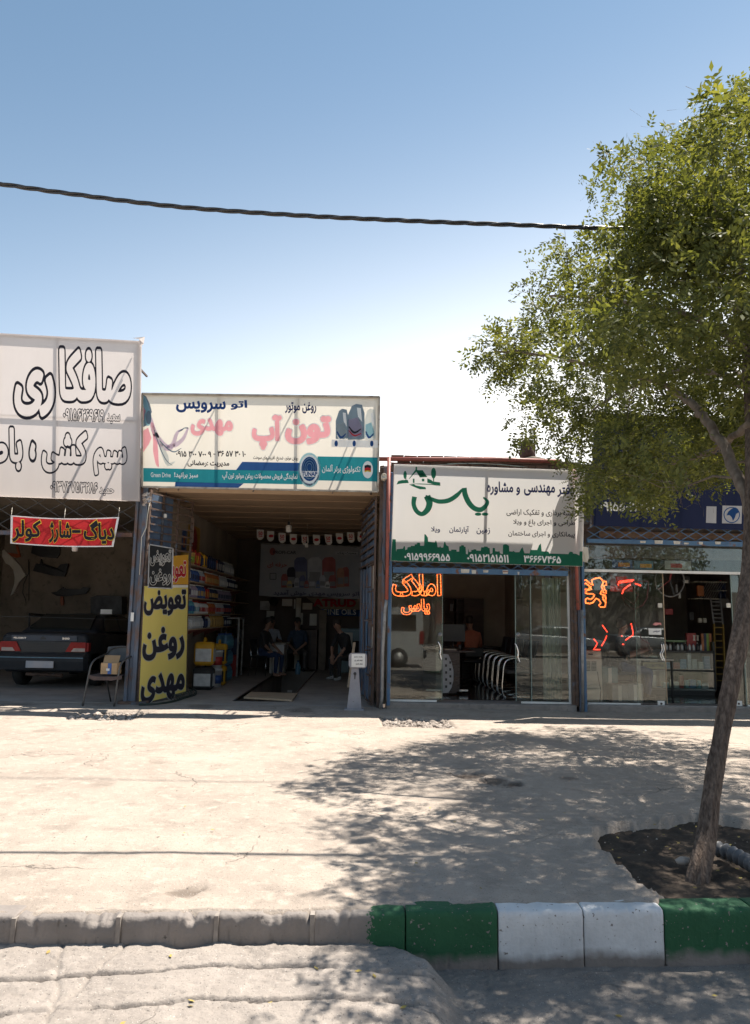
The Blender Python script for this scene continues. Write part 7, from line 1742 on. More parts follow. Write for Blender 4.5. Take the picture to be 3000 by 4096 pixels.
P(g4, 'sill', m_galv, (gx(2335), gx(3200), GY - .1, GY - .04, F3 - .003, F3 + .012))
for px in (2646, 2956):
    a = Q(px - 13, 2824, GY); b = Q(px + 13, 2804, GY); mb = MB(); mb.box(a.x, b.x, GY + .005, GY + .028, a.z, b.z); mb.build('floor_lock', m_white, pB if px < 2800 else pC)
    mb = MB(); c = Q(px, 2815, GY); mb.lathe([(0, 0), (.018, 0), (.018, .01)], c, 10, 'y'); mb.build('lock_cylinder', m_rust, pB if px < 2800 else pC)
for px in (2641, 2915):
    a = Q(px - 7, 2430, GY); b = Q(px + 8, 2413, GY); mb = MB(); mb.box(a.x, b.x, GY + .005, GY + .028, a.z, b.z); mb.build('clamp', m_offw, pB if px < 2800 else pC)
q_ = [Q(x, y, GY - .03) for x, y in ((2645, 2575), (2648, 2600), (2640, 2618), (2652, 2645))]
for k in range(2):
    mb = MB(); mb.tube(smooth_poly([tuple(a + Vector((.035 * k, 0, 0))) for a in q_], [1] * 4)[0], .009, 7); mb.build('handle', m_chrome, pB)
C8 = lambda x, y, Y: Q(2250 + x * .4655, 1900 + y * .4655, Y)
def C8p(x, y): return (2250 + x * .4655, 1900 + y * .4655)
# paper note on the glass
nt_ = thing('paper_note', 'white paper note taped on the parts shop door glass', 'paper', C8(800, 1345, GY)); a = C8(747, 1372, GY); b = C8(853, 1320, GY); mb = MB(); mb.box(a.x, b.x, GY + .024, GY + .029, a.z, b.z); mb.build('sheet', m_white, nt_); ptext(nt_, 'سرویس', (*C8p(780, 1335), *C8p(835, 1352)), GY + .023, i_navy, 0, .02, 1)
st_ = thing('red_sticker', 'small red and white arrow sticker above the note on the parts shop glass', 'sticker', C8(810, 1280, GY)); ppoly(st_, 'sticker', [C8p(*p) for p in ((775, 1285), (795, 1268), (845, 1270), (850, 1290), (830, 1284), (800, 1295))], GY + .024, M('pink_sticker', (.7, .3, .28), (.6, .2, .18), 20, .6), 1)
# neon figures: rearing lion outline, shield, chevrons
def neon(label, lines, lit=True, mat=None, rr=.011, nm='neon_tube'):
    p0_ = C8(*lines[0][0], GY + .03); o = thing('neon_sign', label, 'neon sign', p0_, 'neon figures in the parts shop window')
    for ln in lines:
        mb = MB(); mb.tube([C8(*p, GY + .03) for p in ln], rr, 6); mb.build(nm, mat or m_neon2, o)
    return o
lion = [(178, 905), (205, 903), (215, 915), (240, 935), (262, 948), (250, 905), (275, 890), (320, 883), (340, 900), (350, 925), (335, 960), (345, 985), (330, 1005), (325, 1020), (345, 1030), (372, 1035)]
lion2 = [(350, 915), (375, 915), (378, 945), (355, 950), (362, 985), (375, 1000), (378, 1015), (350, 1010), (348, 990)]
lion3 = [(180, 945), (200, 930), (225, 950), (250, 985), (225, 990), (200, 980), (178, 995), (185, 1012), (220, 1020), (262, 1022), (275, 1030), (262, 1055), (240, 1070), (215, 1058), (195, 1070), (200, 1100), (235, 1105), (262, 1095), (290, 1060), (310, 1070), (330, 1100), (312, 1120), (325, 1135), (365, 1135), (372, 1100), (370, 1045), (345, 1048), (350, 1070), (368, 1090)]
lion4 = [(178, 985), (185, 1015), (240, 965), (245, 955)]
nl = neon('glowing red and orange neon outline of a rearing lion in the parts shop window', [lion, lion2, lion3, lion4], mat=m_neon, rr=.012)
nr = neon('half lit red neon ring and shield outline beside the neon lion', [[(478, 948), (485, 915), (540, 908), (612, 902)], [(490, 925), (545, 918), (600, 912)], [(512, 1022), (525, 985), (555, 958), (585, 940)], [(622, 932), (650, 942), (672, 950)]])
for ln in ([(585, 935), (640, 912), (735, 912), (738, 960), (725, 1060), (690, 1120), (610, 1155), (540, 1110), (508, 1040)], [(630, 1010), (655, 1025), (640, 1060), (615, 1110)], [(512, 1040), (620, 1120)]):
    mb = MB(); mb.tube([C8(*p, GY + .03) for p in ln], .006, 5); mb.build('unlit_tube', m_noff, nr)
ncv = neon('red neon chevron strokes low in the parts shop window, left one', [[(342, 1290), (362, 1318), (385, 1350)], [(380, 1380), (365, 1420), (335, 1470)], [(268, 1408), (300, 1445), (285, 1475), (265, 1500), (325, 1500)]], rr=.009)
ncw = neon('red neon chevron strokes low in the parts shop window, right one', [[(590, 1275), (595, 1300), (605, 1345), (605, 1378), (575, 1395), (540, 1420)], [(515, 1455), (528, 1455)], [(505, 1385), (512, 1382)]], rr=.009)
for ln in ([(610, 1260), (650, 1300), (650, 1350), (690, 1420), (750, 1450)], [(540, 1420), (500, 1390), (495, 1340), (585, 1280)]):
    mb = MB(); mb.tube([C8(*p, GY + .03) for p in ln], .005, 5); mb.build('unlit_tube', m_noff, ncw)
# air cooler / heater cabinet
hc_ = thing('heater_cabinet', 'tall beige metal cabinet with two louvred grilles behind the parts shop window', 'cabinet', C8(265, 1960, 12.8))
a, b = C8(195, 1975, 12.8), C8(335, 1512, 12.8); mb = MB(); mb.bbox(a.x, b.x, 12.8, 13.3, F3 + .002, b.z, b=.012); mb.build('body', m_offw, hc_)
for xx0, xx1 in ((203, 240), (250, 292)):
    for k in range(7):
        p, q = C8(xx0, 1610 + k * 12, 12.79), C8(xx1, 1603 + k * 12, 12.79); mb = MB(); mb.box(p.x, q.x, 12.792, 12.8, p.z, q.z); mb.build('louvre', m_dark, hc_)
p, q = C8(222, 1545, 12.79), C8(262, 1535, 12.79); mb = MB(); mb.box(p.x, q.x, 12.794, 12.8, p.z, q.z); mb.build('badge', m_dark, hc_)
mb = MB(); mb.tube([C8(300, 1690, 12.7), C8(310, 1760, 12.7), C8(330, 1850, 12.7), C8(320, 1960, 12.7)], .008, 6); mb.build('cable', m_wire, hc_)
# counter with three tiers of small goods
ct = thing('display_counter', 'black framed glass display counter full of small boxes in the parts shop', 'counter', C8(1080, 1850, 14.2)); CY = 14.2
xa, xb = C8(690, 1600, CY).x, C8(1305, 1600, CY).x; zl = [C8(1000, 1848, CY).z, C8(1000, 1672, CY).z, C8(1000, 1510, CY).z, C8(1000, 1338, CY).z]
for z in zl[:3]: mb = MB(); mb.box(xa, xb, CY, CY + .5, z - .035, z); mb.build('shelf_board', m_black, ct)
for x in (xa, xb): mb = MB(); mb.box(x - .02, x + .02, CY, CY + .5, F3 + .1, zl[3] - .2); mb.build('side_panel', m_black, ct)
mb = MB(); mb.box(xa, xb, CY + .05, CY + .5, F3, F3 + .12); mb.build('plinth', m_black, ct)
mb = MB(); mb.box(xa + .02, xb - .02, CY + .5, CY + .51, F3 + .2, zl[2]); mb.build('back_panel', m_wood, ct)
mb = MB(); mb.box(xa + .02, xb - .02, CY + .004, CY + .008, zl[0], zl[2] - .04); mb.build('front_glass', m_glass, ct)
cols_ = [dy['white'], dy['white'], dye('pale_card', (.55, .58, .62)), dye('blue_card', (.15, .30, .48)), dye('red_card', (.45, .10, .08)), dye('teal_card', (.20, .42, .46)), dye('cream_card', (.62, .56, .44))]
cn_ = ['white', 'white', 'pale grey', 'blue', 'red', 'teal', 'cream']
bp = []
for i, c in enumerate(cols_):
    for sz in ((.09, .06, .045), (.07, .06, .085), (.12, .08, .06)):
        me_ = MB(); me_.box(-sz[0] / 2, sz[0] / 2, -sz[1] / 2, sz[1] / 2, 0, sz[2]); bp.append((me_, c, cn_[i], sz))
_bm = {}
def small_box(i, loc, label, group):
    me_, c, nm, sz = bp[i]
    if i not in _bm:
        o = me_.build('small_box', c); _bm[i] = o
    else: o = _bm[i].copy(); COL.objects.link(o)
    o.location = loc; tag(o, label, 'box', group); o.rotation_euler = (0, 0, random.uniform(-.06, .06)); return sz
ORDL = ORD
for tier, tn in ((1, 'middle'), (0, 'bottom')):
    x = xa + .10 if tier == 1 else xa + .12; col_i = 0
    while x < xb - .12:
        i = random.randrange(len(bp)); sz = bp[i][3]; n = random.randint(2, 4) if tier == 1 else random.randint(1, 3)
        col_i += 1
        for k in range(n):
            side = 'left' if x < (xa + xb) / 2 else 'right'
            small_box(i, (x + sz[0] / 2, CY + .16, zl[tier] + .002 + k * (sz[2] + .002)), '%s box, %s in the %s pile from the left, %s counter shelf' % (bp[i][2], ('lowest', 'second up', 'third up', 'fourth up')[k], ORDL[min(col_i - 1, len(ORDL) - 1)], tn), '%s boxes piled on the %s shelf of the counter' % (bp[i][2], tn))
        x += sz[0] + random.uniform(.008, .03)
pr = make('bottle', 'small_bottle', .13, .055, 'white', 'blue', 'cyan'); pr2 = make('bottle', 'small_bottle', .15, .06, 'black', 'white', 'silver')
x = C8(880, 1500, CY).x
for k in range(13):
    put(pr if k % 3 else pr2, (x, CY + .12, zl[2] + .002), '%s small bottle from the left on top of the display counter' % ORD[k].capitalize(), 'bottle', 'small bottles on top of the counter'); x += .075
grn = thing('green_tray', 'pale green oval tray on top of the small bottles of the counter', 'tray', C8(985, 1440, CY)); mb = MB(); c = C8(985, 1442, CY); mb.lathe([(.0, 0), (.22, .005), (.25, .035), (.24, .04), (.0, .03)], (c.x, CY + .15, zl[2] + .155), 20, sy=.6); mb.build('tray', dye('pale_green', (.28, .42, .24)), grn)
rbx = thing('red_display_box', 'red display box with white characters standing on the counter', 'box', C8(1145, 1400, CY)); a, b = C8(1108, 1438, CY), C8(1185, 1362, CY)
mb = MB(); mb.box(a.x, b.x, CY + .2, CY + .26, zl[2] + .002, b.z); mb.build('body', dy['red'], rbx)
for xx_ in (1120, 1150): ppoly(rbx, 'print', [C8p(xx_, 1375), C8p(xx_ + 22, 1378), C8p(xx_ + 18, 1400), C8p(xx_ + 22, 1425), C8p(xx_ + 2, 1422), C8p(xx_ + 5, 1395)], CY + .2, m_offw, 1)
for k in range(4):
    o = thing('blister_strip', '%s hanging strip of small goods from the left above the counter' % ORD[k], 'strip', C8(1205 + k * 22, 1430, CY), 'goods strips at the counter end'); a = C8(1198 + k * 22, 1500, CY + .1); b = C8(1212 + k * 22, 1362, CY + .1); mb = MB(); mb.box(a.x, b.x, CY + .1, CY + .13, zl[2] + .003, b.z); mb.build('card', (dy['green'] if k == 2 else dy['amber'] if k != 1 else dy['navy']), o)
obx = thing('olive_box', 'long olive box lettered in capitals at the left end of the counter', 'box', C8(785, 1642, CY)); a, b = C8(693, 1664, CY - .25), C8(880, 1612, CY - .25); mb = MB(); mb.box(a.x, b.x, CY - .25, CY - .05, a.z, b.z); mb.build('body', dye('olive_card', (.30, .26, .10)), obx); ptext(obx, 'BROOKSTONE', (*C8p(703, 1627), *C8p(870, 1650)), CY - .25, i_black, 0, .02, 1)
tb = thing('side_table', 'pale topped table under the olive box beside the reading person', 'table', C8(720, 1700, CY - .3)); a, b = C8(580, 1582, CY - .35), C8(725, 1518, CY - .35); mb = MB(); mb.bbox(a.x, b.x + .5, CY - .35, CY - .02, a.z - .02, a.z + .012, b=.005); mb.build('table_top', m_offw, tb)
for x in (a.x + .03, b.x + .45): mb = MB(); mb.box(x, x + .03, CY - .33, CY - .3, F3, a.z - .02); mb.build('leg', m_dark, tb)
a, b = C8(693, 1672, CY - .3), C8(885, 1664, CY - .3); mb = MB(); mb.box(a.x, b.x, CY - .35, CY - .02, a.z - .01, a.z + .0); mb.build('lower_board', m_offw, tb)
# big cartons low at the front window
for (lab, x0, x1, y0_, y1_, Y, c) in (('large pale carton low behind the middle of the parts shop window', 430, 560, 1800, 1965, 12.9, dye('grey_carton', (.30, .29, .27))), ('large grey carton beside the window opening', 565, 690, 1795, 1965, 12.95, dye('grey_carton2', (.26, .25, .23))), ('grey green machine case behind the beige cabinet', 345, 475, 1650, 1960, 13.2, dye('greenish_case', (.12, .18, .17)))):
    o = thing('carton', lab, 'carton', C8(x0, y1_, Y)); a, b = C8(x0, y1_, Y), C8(x1, y0_, Y); mb = MB(); mb.bbox(a.x, b.x, Y, Y + .4, F3 + .002, b.z, b=.006); mb.build('body', c, o); mb = MB(); mb.box((a.x + b.x) / 2 - .03, (a.x + b.x) / 2 + .03, Y - .003, Y, F3 + .01, b.z - .02); mb.build('tape', m_offw, o)
# person reading
ps = C8(520, 1500, 13.35)
plain_chair('black tube chair under the reading person in the parts shop', (ps.x, 13.45, F3), R(80), m_dark, m_black, 'chairs of the parts shop', arms=True)
person('person in dark top and jeans sitting and reading a paper in the parts shop window', (ps.x, 13.45, F3 + .01), R(80), m_sh_dark, m_jean, m_shoe, sit(-.05, 0, hl=(.12, -.42, .86), hr=(-.12, -.40, .84), face=(0, -1, -.35), cross=False))
np_ = thing('newspaper', 'open pale newspaper held by the reading person', 'paper', (ps.x + .45, 13.45, F3 + .9)); 
for s_ in (-1, 1):
    mb = MB(); mb.prism([(ps.x + .50, 13.42 + s_ * .02, F3 + .78), (ps.x + .46, 13.42 + s_ * .26, F3 + .80), (ps.x + .36, 13.42 + s_ * .27, F3 + 1.06), (ps.x + .44, 13.42 + s_ * .02, F3 + 1.06)], (.003, 0, 0)); mb.build('sheet', m_offw, np_)
# shelves high at the back with dark bottles, bins, ladder, hanging goods
hs = thing('high_shelves', 'pale slatted wall shelves with dark bottles high at the back right of the parts shop', 'shelves', C8(1300, 1060, 15.6)); SY = 15.5
xa2, xb2 = C8(1135, 1000, SY).x, C8(1475, 1000, SY).x
zz_ = [C8(1300, 1060, SY).z, C8(1300, 990, SY).z, C8(1300, 915, SY).z]
for z in (zz_[0], zz_[2]): mb = MB(); mb.box(xa2, xb2, SY, SY + .35, z - .02, z); mb.build('shelf_board', m_offw, hs)
mb = MB(); mb.box(xa2 + .5, xb2, SY + .02, SY + .33, zz_[1] - .015, zz_[1]); mb.build('shelf_board', m_offw, hs)
for k in range(8): mb = MB(); mb.bar((xa2 + .08 + k * .05, SY, zz_[0]), (xa2 + .30 + k * .05, SY, zz_[2]), .012, .01); mb.build('slat', m_galv, hs)
pn = make('bottle', 'dark_bottle', .22, .10, 'navy', 'red', 'blue'); 
for lv, (zv, nmv) in enumerate(((zz_[0], 'lower'), (zz_[1], 'upper'))):
    x = xa2 + .60
    for k in range(9):
        put(pn, (x, SY + .1, zv + .001), '%s dark blue bottle from the left on the %s high shelf' % (ORD[k], nmv), 'bottle', 'dark blue bottles on the high shelves'); x += .112
bn = thing('storage_bin', 'grey plastic bin hung below the high shelves beside the ladder', 'bin', C8(1410, 1100, SY)); a, b = C8(1350, 1140, SY), C8(1475, 1055, SY); mb = MB(); mb.bbox(a.x, b.x, SY - .05, SY + .2, a.z, b.z - .02, b=.02); mb.build('body', dye('bin_grey', (.22, .21, .19)), bn)
ld = thing('ladder', 'silver and yellow step ladder leaning at the back right of the parts shop', 'ladder', C8(1340, 1500, 14.9)); m_ly = M('yellow_ladder', (.32, .20, .03), (.25, .16, .025), 6, .5)
for a_, b_ in (((1270, 1060), (1300, 1280)), ((1355, 1060), (1378, 1285))): mb = MB(); mb.bar(C8(*a_, 14.9), C8(*b_, 14.7), .025, .05); mb.build('stile', m_galv, ld)
for a_, b_ in (((1300, 1280), (1315, 1850)), ((1378, 1285), (1398, 1850))): mb = MB(); mb.bar(C8(*a_, 14.7), C8(*b_, 14.4), .025, .05); mb.build('stile', m_ly, ld)
for k in range(6): mb = MB(); mb.bar(C8(1275 + k * 5, 1090 + k * 34, 14.88), C8(1357 + k * 4, 1092 + k * 34, 14.88), .03, .02); mb.build('rung', m_galv, ld)
for k in range(9): mb = MB(); mb.bar(C8(1302 + k * 2, 1310 + k * 57, 14.68), C8(1382 + k * 2, 1312 + k * 57, 14.68), .03, .02); mb.build('rung', m_ly, ld)
for (lab, cx_, cy_, rx_, c) in (('round hanging wheel cover high beside the opening of the parts shop', 920, 905, 62, dy['silver']),):
    o = thing('wheel_cover', lab, 'wheel cover', C8(cx_, cy_, 13.6)); c0 = C8(cx_, cy_, 13.6); r_ = .30
    mb = MB(); mb.tube([c0 + Vector((r_ * .9 * math.cos(R(a)), 0, r_ * math.sin(R(a)))) for a in range(0, 361, 15)], .014, 6, cap=False); mb.build('rim', m_galv, o)
    for k in range(5): mb = MB(); mb.bar(c0, c0 + Vector((r_ * .9 * math.cos(R(k * 72)), 0, r_ * math.sin(R(k * 72)))), .03, .012); mb.build('spoke', dy['red'] if k in (1, 3) else m_dark, o)
for (i, (x0, y0_, x1, y1_, c, nm)) in enumerate(((1030, 870, 1095, 935, m_black, 'black pack with white label'), (1000, 1010, 1018, 1060, m_white, 'white tag strip'), (975, 940, 990, 1010, dy['silver'], 'narrow silver pack'), (1090, 1180, 1130, 1250, m_dark, 'dark tool pack'), (1170, 1230, 1200, 1270, m_offw, 'left pale cup'), (1212, 1230, 1240, 1270, m_offw, 'right pale cup'), (1160, 950, 1215, 1040, dy['amber'], 'rust coloured pack'), (880, 1150, 950, 1200, dy['red'], 'red wire bundle'))):
    o = thing('hanging_goods', nm + ' hanging in the dim depth of the parts shop', 'goods', C8(x0, y1_, 15.0)); a, b = C8(x0, y1_, 15), C8(x1, y0_, 15); mb = MB(); mb.bbox(a.x, b.x, 15, 15.05, a.z, b.z, b=.01); mb.build('pack', c, o)
    if i == 0: p_, q_2 = C8(1037, 928, 14.99), C8(1082, 903, 14.99); mb = MB(); mb.box(p_.x, q_2.x, 14.99, 14.995, p_.z, q_2.z); mb.build('tag', m_white, o)
    mb = MB(); mb.tube([((a.x + b.x) / 2, 15.02, b.z - .01), ((a.x + b.x) / 2, 15.02, H3)], .004, 4); mb.build('hook_wire', m_wire, o)
for (i, (x0, y0_, x1, y1_, c)) in enumerate(((430, 730, 600, 800, dy['blue']), (620, 740, 780, 810, dye('print_blue2', (.10, .22, .30))), (885, 738, 1110, 810, dye('print_pale', (.32, .34, .32))), (415, 850, 690, 950, dye('print_sky', (.14, .20, .24))), (415, 955, 610, 1000, dy['red']))):
    o = thing('shop_poster', ('yellow marked blue poster at the left of the parts shop transom', 'teal poster in the middle of the parts shop transom', 'pale poster at the right of the parts shop transom', 'blue poster behind the neon ring', 'red strip poster under the blue poster')[i], 'poster', C8(x0, y1_, 12.75)); a, b = C8(x0, y1_, 12.75), C8(x1, y0_, 12.75)
    mb = MB(); mb.box(a.x, b.x, 12.75 + i * .01, 12.753 + i * .01, a.z, b.z); mb.build('print', c, o); mb = MB(); mb.box(a.x + .1, a.x + .3, 12.745 + i * .01, 12.748 + i * .01, a.z + .03, b.z - .05); mb.build('print_mark', dy['yellow'] if i < 2 else dy['red'], o)
# ================================================================== overhead cable bundles
def cable(label, pts, r, rad, pitch, n=3):
    o = thing('overhead_cable', label, 'cable', pts[0]); P_ = [Vector(p) for p in pts]
    seg_ = []; L = 0
    fine = smooth_poly([tuple(p) for p in P_], [1] * len(P_), k=60)[0]; fine = [Vector(p) for p in fine]
    for k in range(n):
        mb = MB(); out = []; s_ = 0
        for i, p in enumerate(fine):
            if i: s_ += (p - fine[i - 1]).length
            d = (fine[min(i + 1, len(fine) - 1)] - fine[max(0, i - 1)]).normalized(); u = d.cross(Vector((0, 0, 1))).normalized(); v = u.cross(d)
            a = 2 * math.pi * (s_ / pitch + k / n); out.append(p + (u * math.cos(a) + v * math.sin(a)) * rad)
        mb.tube(out, r, 7); mb.build('strand', m_wire2, o)
    return o
m_wire2 = M('cable_sheath', (.022, .021, .022), (.035, .033, .033), 12, .28)
CYY = 6.3
cable('twisted black power cable bundle sagging across the sky into the tree', [Q(-700, 640, CYY), Q(-250, 704, CYY), Q(0, 736, CYY), Q(250, 771, CYY), Q(700, 826, CYY), Q(1200, 862, CYY), Q(1700, 886, CYY), Q(2100, 901, CYY), Q(2480, 915, CYY), Q(3100, 925, CYY), Q(3900, 930, CYY)], .011, .0115, .62)
cable('thin second cable running higher above the street out of view', [(-14, 10.2, 12.0), (-4, 10.2, 11.9), (4, 10.2, 11.9), (14, 10.2, 12.1)], .012, .001, .5, n=1)
# ================================================================== the street tree
D2 = 3000 / 1652.0
crown_px = [(x * D2, y * D2) for x, y in ((1052, 757), (1075, 740), (1120, 705), (1150, 690), (1128, 655), (1132, 622), (1170, 600), (1165, 560), (1200, 520), (1250, 512), (1255, 480), (1290, 455), (1285, 410), (1298, 352), (1340, 330), (1400, 310), (1420, 285), (1450, 305), (1500, 282), (1515, 300), (1545, 262), (1510, 230), (1515, 210), (1560, 205), (1600, 172), (1625, 195), (1652, 175), (2400, -300), (2600, 900), (1900, 1080), (1652, 1010), (1610, 1060), (1585, 1085), (1545, 1060), (1500, 1075), (1470, 1110), (1440, 1160), (1420, 1115), (1380, 1105), (1335, 1105), (1310, 1095), (1290, 1185), (1262, 1190), (1262, 1120), (1270, 1080), (1225, 1060), (1205, 1020), (1165, 985), (1118, 985), (1135, 935), (1165, 905), (1150, 870), (1115, 830), (1090, 800), (1065, 775))]
shad_px = [(x * D2, y * D2) for x, y in ((628, 1838), (690, 1800), (712, 1745), (715, 1690), (800, 1668), (880, 1660), (950, 1632), (1040, 1622), (1150, 1612), (1250, 1606), (1340, 1600), (1400, 1622), (1480, 1618), (1560, 1640), (1652, 1655), (2600, 1700), (3000, 3600), (700, 3600), (770, 2240), (800, 2120), (770, 2000), (700, 1935), (725, 1890), (690, 1870))]
sun_gaps = [(x * D2, y * D2, rx * D2, ry * D2) for x, y, rx, ry in ((875, 1700, 45, 20), (765, 1740, 50, 16), (1010, 1715, 40, 18), (740, 1870, 55, 30), (1125, 1655, 45, 12), (790, 1955, 70, 28), (1230, 1700, 30, 10), (1290, 1660, 40, 10), (960, 1760, 40, 12), (905, 1790, 45, 10), (1000, 1900, 26, 16))]
rs = random.Random(11)
def okpt(p):
    q = PX(p)
    if q is None or not inpoly(q[0], q[1], crown_px): return False
    g_ = (p[0] - KX * p[2], p[1] - KY * p[2], 0)
    if g_[1] < 1.2: return True
    s_ = PX(g_)
    if s_ is None: return True
    if not inpoly(s_[0], s_[1], shad_px): return False
    for (cx, cy, rx, ry) in sun_gaps:
        if ((s_[0] - cx) / rx) ** 2 + ((s_[1] - cy) / ry) ** 2 < .8: return rs.random() < .12
    return True
clumps = []
tries = 0
while len(clumps) < 465 and tries < 120000:
    tries += 1
    p = Vector((rs.uniform(.3, 7.2), rs.uniform(4.4, 11.9), rs.uniform(2.5, 8.6)))
    if not okpt(p): continue
    # crown density falls to the outside right where the frame ends
    if p.x > 5.5 and rs.random() < .5: continue
    if noise.noise(p * 1.05 + Vector((3.1, 7.7, 1.3))) < -.04: continue
    if PX(p)[1] > 1700 and rs.random() < .3: continue
    if PX(p)[0] < 2330 and PX(p)[1] > 1800: continue
    q_ = PX(p)
    if p.y < 6.5 and q_[0] < 2500 and 830 < q_[1] < 1000: continue
    if any((p - c).length < .23 for c in clumps): continue
    clumps.append(p)
for (x_, y_, Y_) in ((2760, 1960, 8.0), (2830, 1990, 8.2), (2900, 1940, 8.0), (2860, 2040, 8.6), (2700, 2010, 8.3), (2150, 1560, 8.4), (2190, 1640, 8.8), (2115, 1715, 8.9), (2270, 1700, 9.2), (2250, 1600, 8.6), (1960, 1400, 7.9), (2010, 1450, 8.0), (2060, 1360, 7.8), (2060, 1500, 8.2), (2020, 1380, 7.9)): clumps.append(Q(x_, y_, Y_))
for _ in range(26):
    p = Q(rs.uniform(2580, 3050), rs.uniform(850, 990), rs.uniform(5.2, 6.0)); clumps.append(p)
n_ = 0
for _ in range(4000):
    p = Q(rs.uniform(2330, 3080), rs.uniform(1600, 2040), rs.uniform(6.8, 10.8))
    if n_ < 60 and okpt(p): clumps.append(p); n_ += 1
tree = thing('street_tree', 'leaning street tree with rough brown trunk and wide airy yellow green crown at the right', 'tree', (G(2800, 3490).x, G(2800, 3490).y, -.06))
m_bark = M('bark', (.165, .125, .10), (.075, .056, .046), 11, .95, bump=.035, bscale=16, lo=.36, hi=.62, stretch=(4.5, 4.5, .55), spec=.1)
m_limb = M('limb_bark', (.22, .18, .145), (.13, .10, .08), 8, .9, bump=.01, bscale=22, stretch=(2, 2, 1), spec=.15)
tb_ = Vector((G(2806, 3500).x, G(2806, 3500).y + .08, -.10))
tp = [tb_ - Vector((.01, 0, .2)), tb_, Q(2824, 3350, 4.85), Q(2842, 3200, 4.92), Q(2878, 2985, 5.02), Q(2930, 2700, 5.15), Q(2968, 2500, 5.3), Q(3000, 2320, 5.45), Q(3014, 2120, 5.6), Q(3014, 1880, 5.8), Q(3005, 1600, 6.05), Q(2985, 1300, 6.35), Q(2960, 1000, 6.7), Q(2975, 600, 7.1)]
wpx = [124, 116, 92, 82, 76, 76, 80, 84, 80, 70, 58, 44, 30, 14]
def trad(p, w_):
    d = p - ORG; dp = -(CRI @ d).z
    return w_ / FPX * dp / 2 * (dp / d.length)
fine, fr2 = smooth_poly([tuple(p) for p in tp], [trad(p, w_) for p, w_ in zip(tp, wpx)], k=9); fine = [Vector(p) for p in fine]
mb = MB(); mb.smooth = True
def barktube(pts, rad, n=30, amp=.10):
    vs = []; fs = []; s_ = 0
    for i, p in enumerate(pts):
        if i: s_ += (p - pts[i - 1]).length
        d = (pts[min(i + 1, len(pts) - 1)] - pts[max(0, i - 1)]).normalized(); u = Vector((1, 0, 0)); u = (u - d * u.dot(d)).normalized(); v = d.cross(u)
        for k in range(n):
            a = 2 * math.pi * k / n
            rd = 1 - abs(noise.noise(Vector((math.cos(a) * 3.2, math.sin(a) * 3.2, s_ * 1.3)))) * 2.2 * amp * 1.4 + .06 * noise.noise(Vector((math.cos(a) * 1.2, math.sin(a) * 1.2, s_ * 2.5)))
            rr = rad[i] * (rd + .05) * (1 + max(0, 1 - i / 14.0) * (.16 + .14 * math.sin(a * 4 + 1)))
            vs.append(p + (u * math.cos(a) + v * math.sin(a)) * rr)
    for i in range(len(pts) - 1):
        for k in range(n): j = (k + 1) % n; fs.append((i * n + k, i * n + j, (i + 1) * n + j, (i + 1) * n + k))
    mb.add(vs, fs)
# finer rings along the trunk
f2 = []; r2_ = []
for i in range(len(fine) - 1):
    for k in range(4): t = k / 4; f2.append(fine[i].lerp(fine[i + 1], t)); r2_.append(fr2[i] * (1 - t) + fr2[i + 1] * t)
barktube(f2, r2_, 48, .16); mb.smooth = True; mb.build('trunk', m_bark, tree, fix=False)
# main limbs: (photo px path, distance) then automatic ones towards clump groups
limbs = [([(3010, 2060, 5.66), (2945, 1880, 6.0), (2850, 1720, 6.4), (2790, 1640, 6.7), (2720, 1580, 7.0), (2640, 1530, 7.2), (2520, 1495, 7.4), (2400, 1470, 7.5), (2200, 1425, 7.7), (2000, 1400, 7.9)], .050),
         ([(3000, 1560, 6.05), (2900, 1500, 6.6), (2780, 1480, 7.2), (2650, 1500, 7.9), (2500, 1560, 8.8), (2350, 1660, 9.6), (2250, 1760, 10.2)], .035),
         ([(2960, 1250, 6.35), (2860, 1120, 6.5), (2760, 1020, 6.8), (2640, 900, 7.2), (2560, 780, 7.5)], .035),
         ([(2985, 1400, 6.2), (2800, 1280, 6.3), (2600, 1230, 6.5), (2400, 1200, 6.9), (2200, 1180, 7.2)], .036),
         ([(2995, 1700, 5.9), (2850, 1800, 7.0), (2700, 1850, 8.3), (2600, 1900, 9.6), (2500, 1950, 10.8)], .035),
         ([(2995, 1650, 6.0), (3100, 1650, 7.5), (3150, 1600, 9.0), (3100, 1500, 10.6)], .04),
         ([(2965, 1000, 6.7), (3050, 800, 7.0), (3080, 600, 7.4), (3000, 420, 7.6)], .03),
         ([(2990, 1500, 6.1), (2960, 1500, 7.6), (2880, 1450, 9.2), (2750, 1420, 10.4)], .03)]
nodes = [(p, r_) for p, r_ in zip(fine, fr2) if p.z > 3.0]
for pts, r_ in limbs:
    w3 = [tuple(Q(x, y, Y)) for x, y, Y in pts]; fp, fr3 = smooth_poly(w3, [r_ * (1 - .72 * i / (len(w3) - 1)) for i in range(len(w3))], k=6); fp = [Vector(p) + Vector([rs.uniform(-.015, .015) for _ in range(3)]) for p in fp]
    mb = MB(); mb.tube(fp, fr3, 8, wob=.06); mb.build('limb', m_limb, tree, fix=False); nodes += list(zip(fp, fr3))
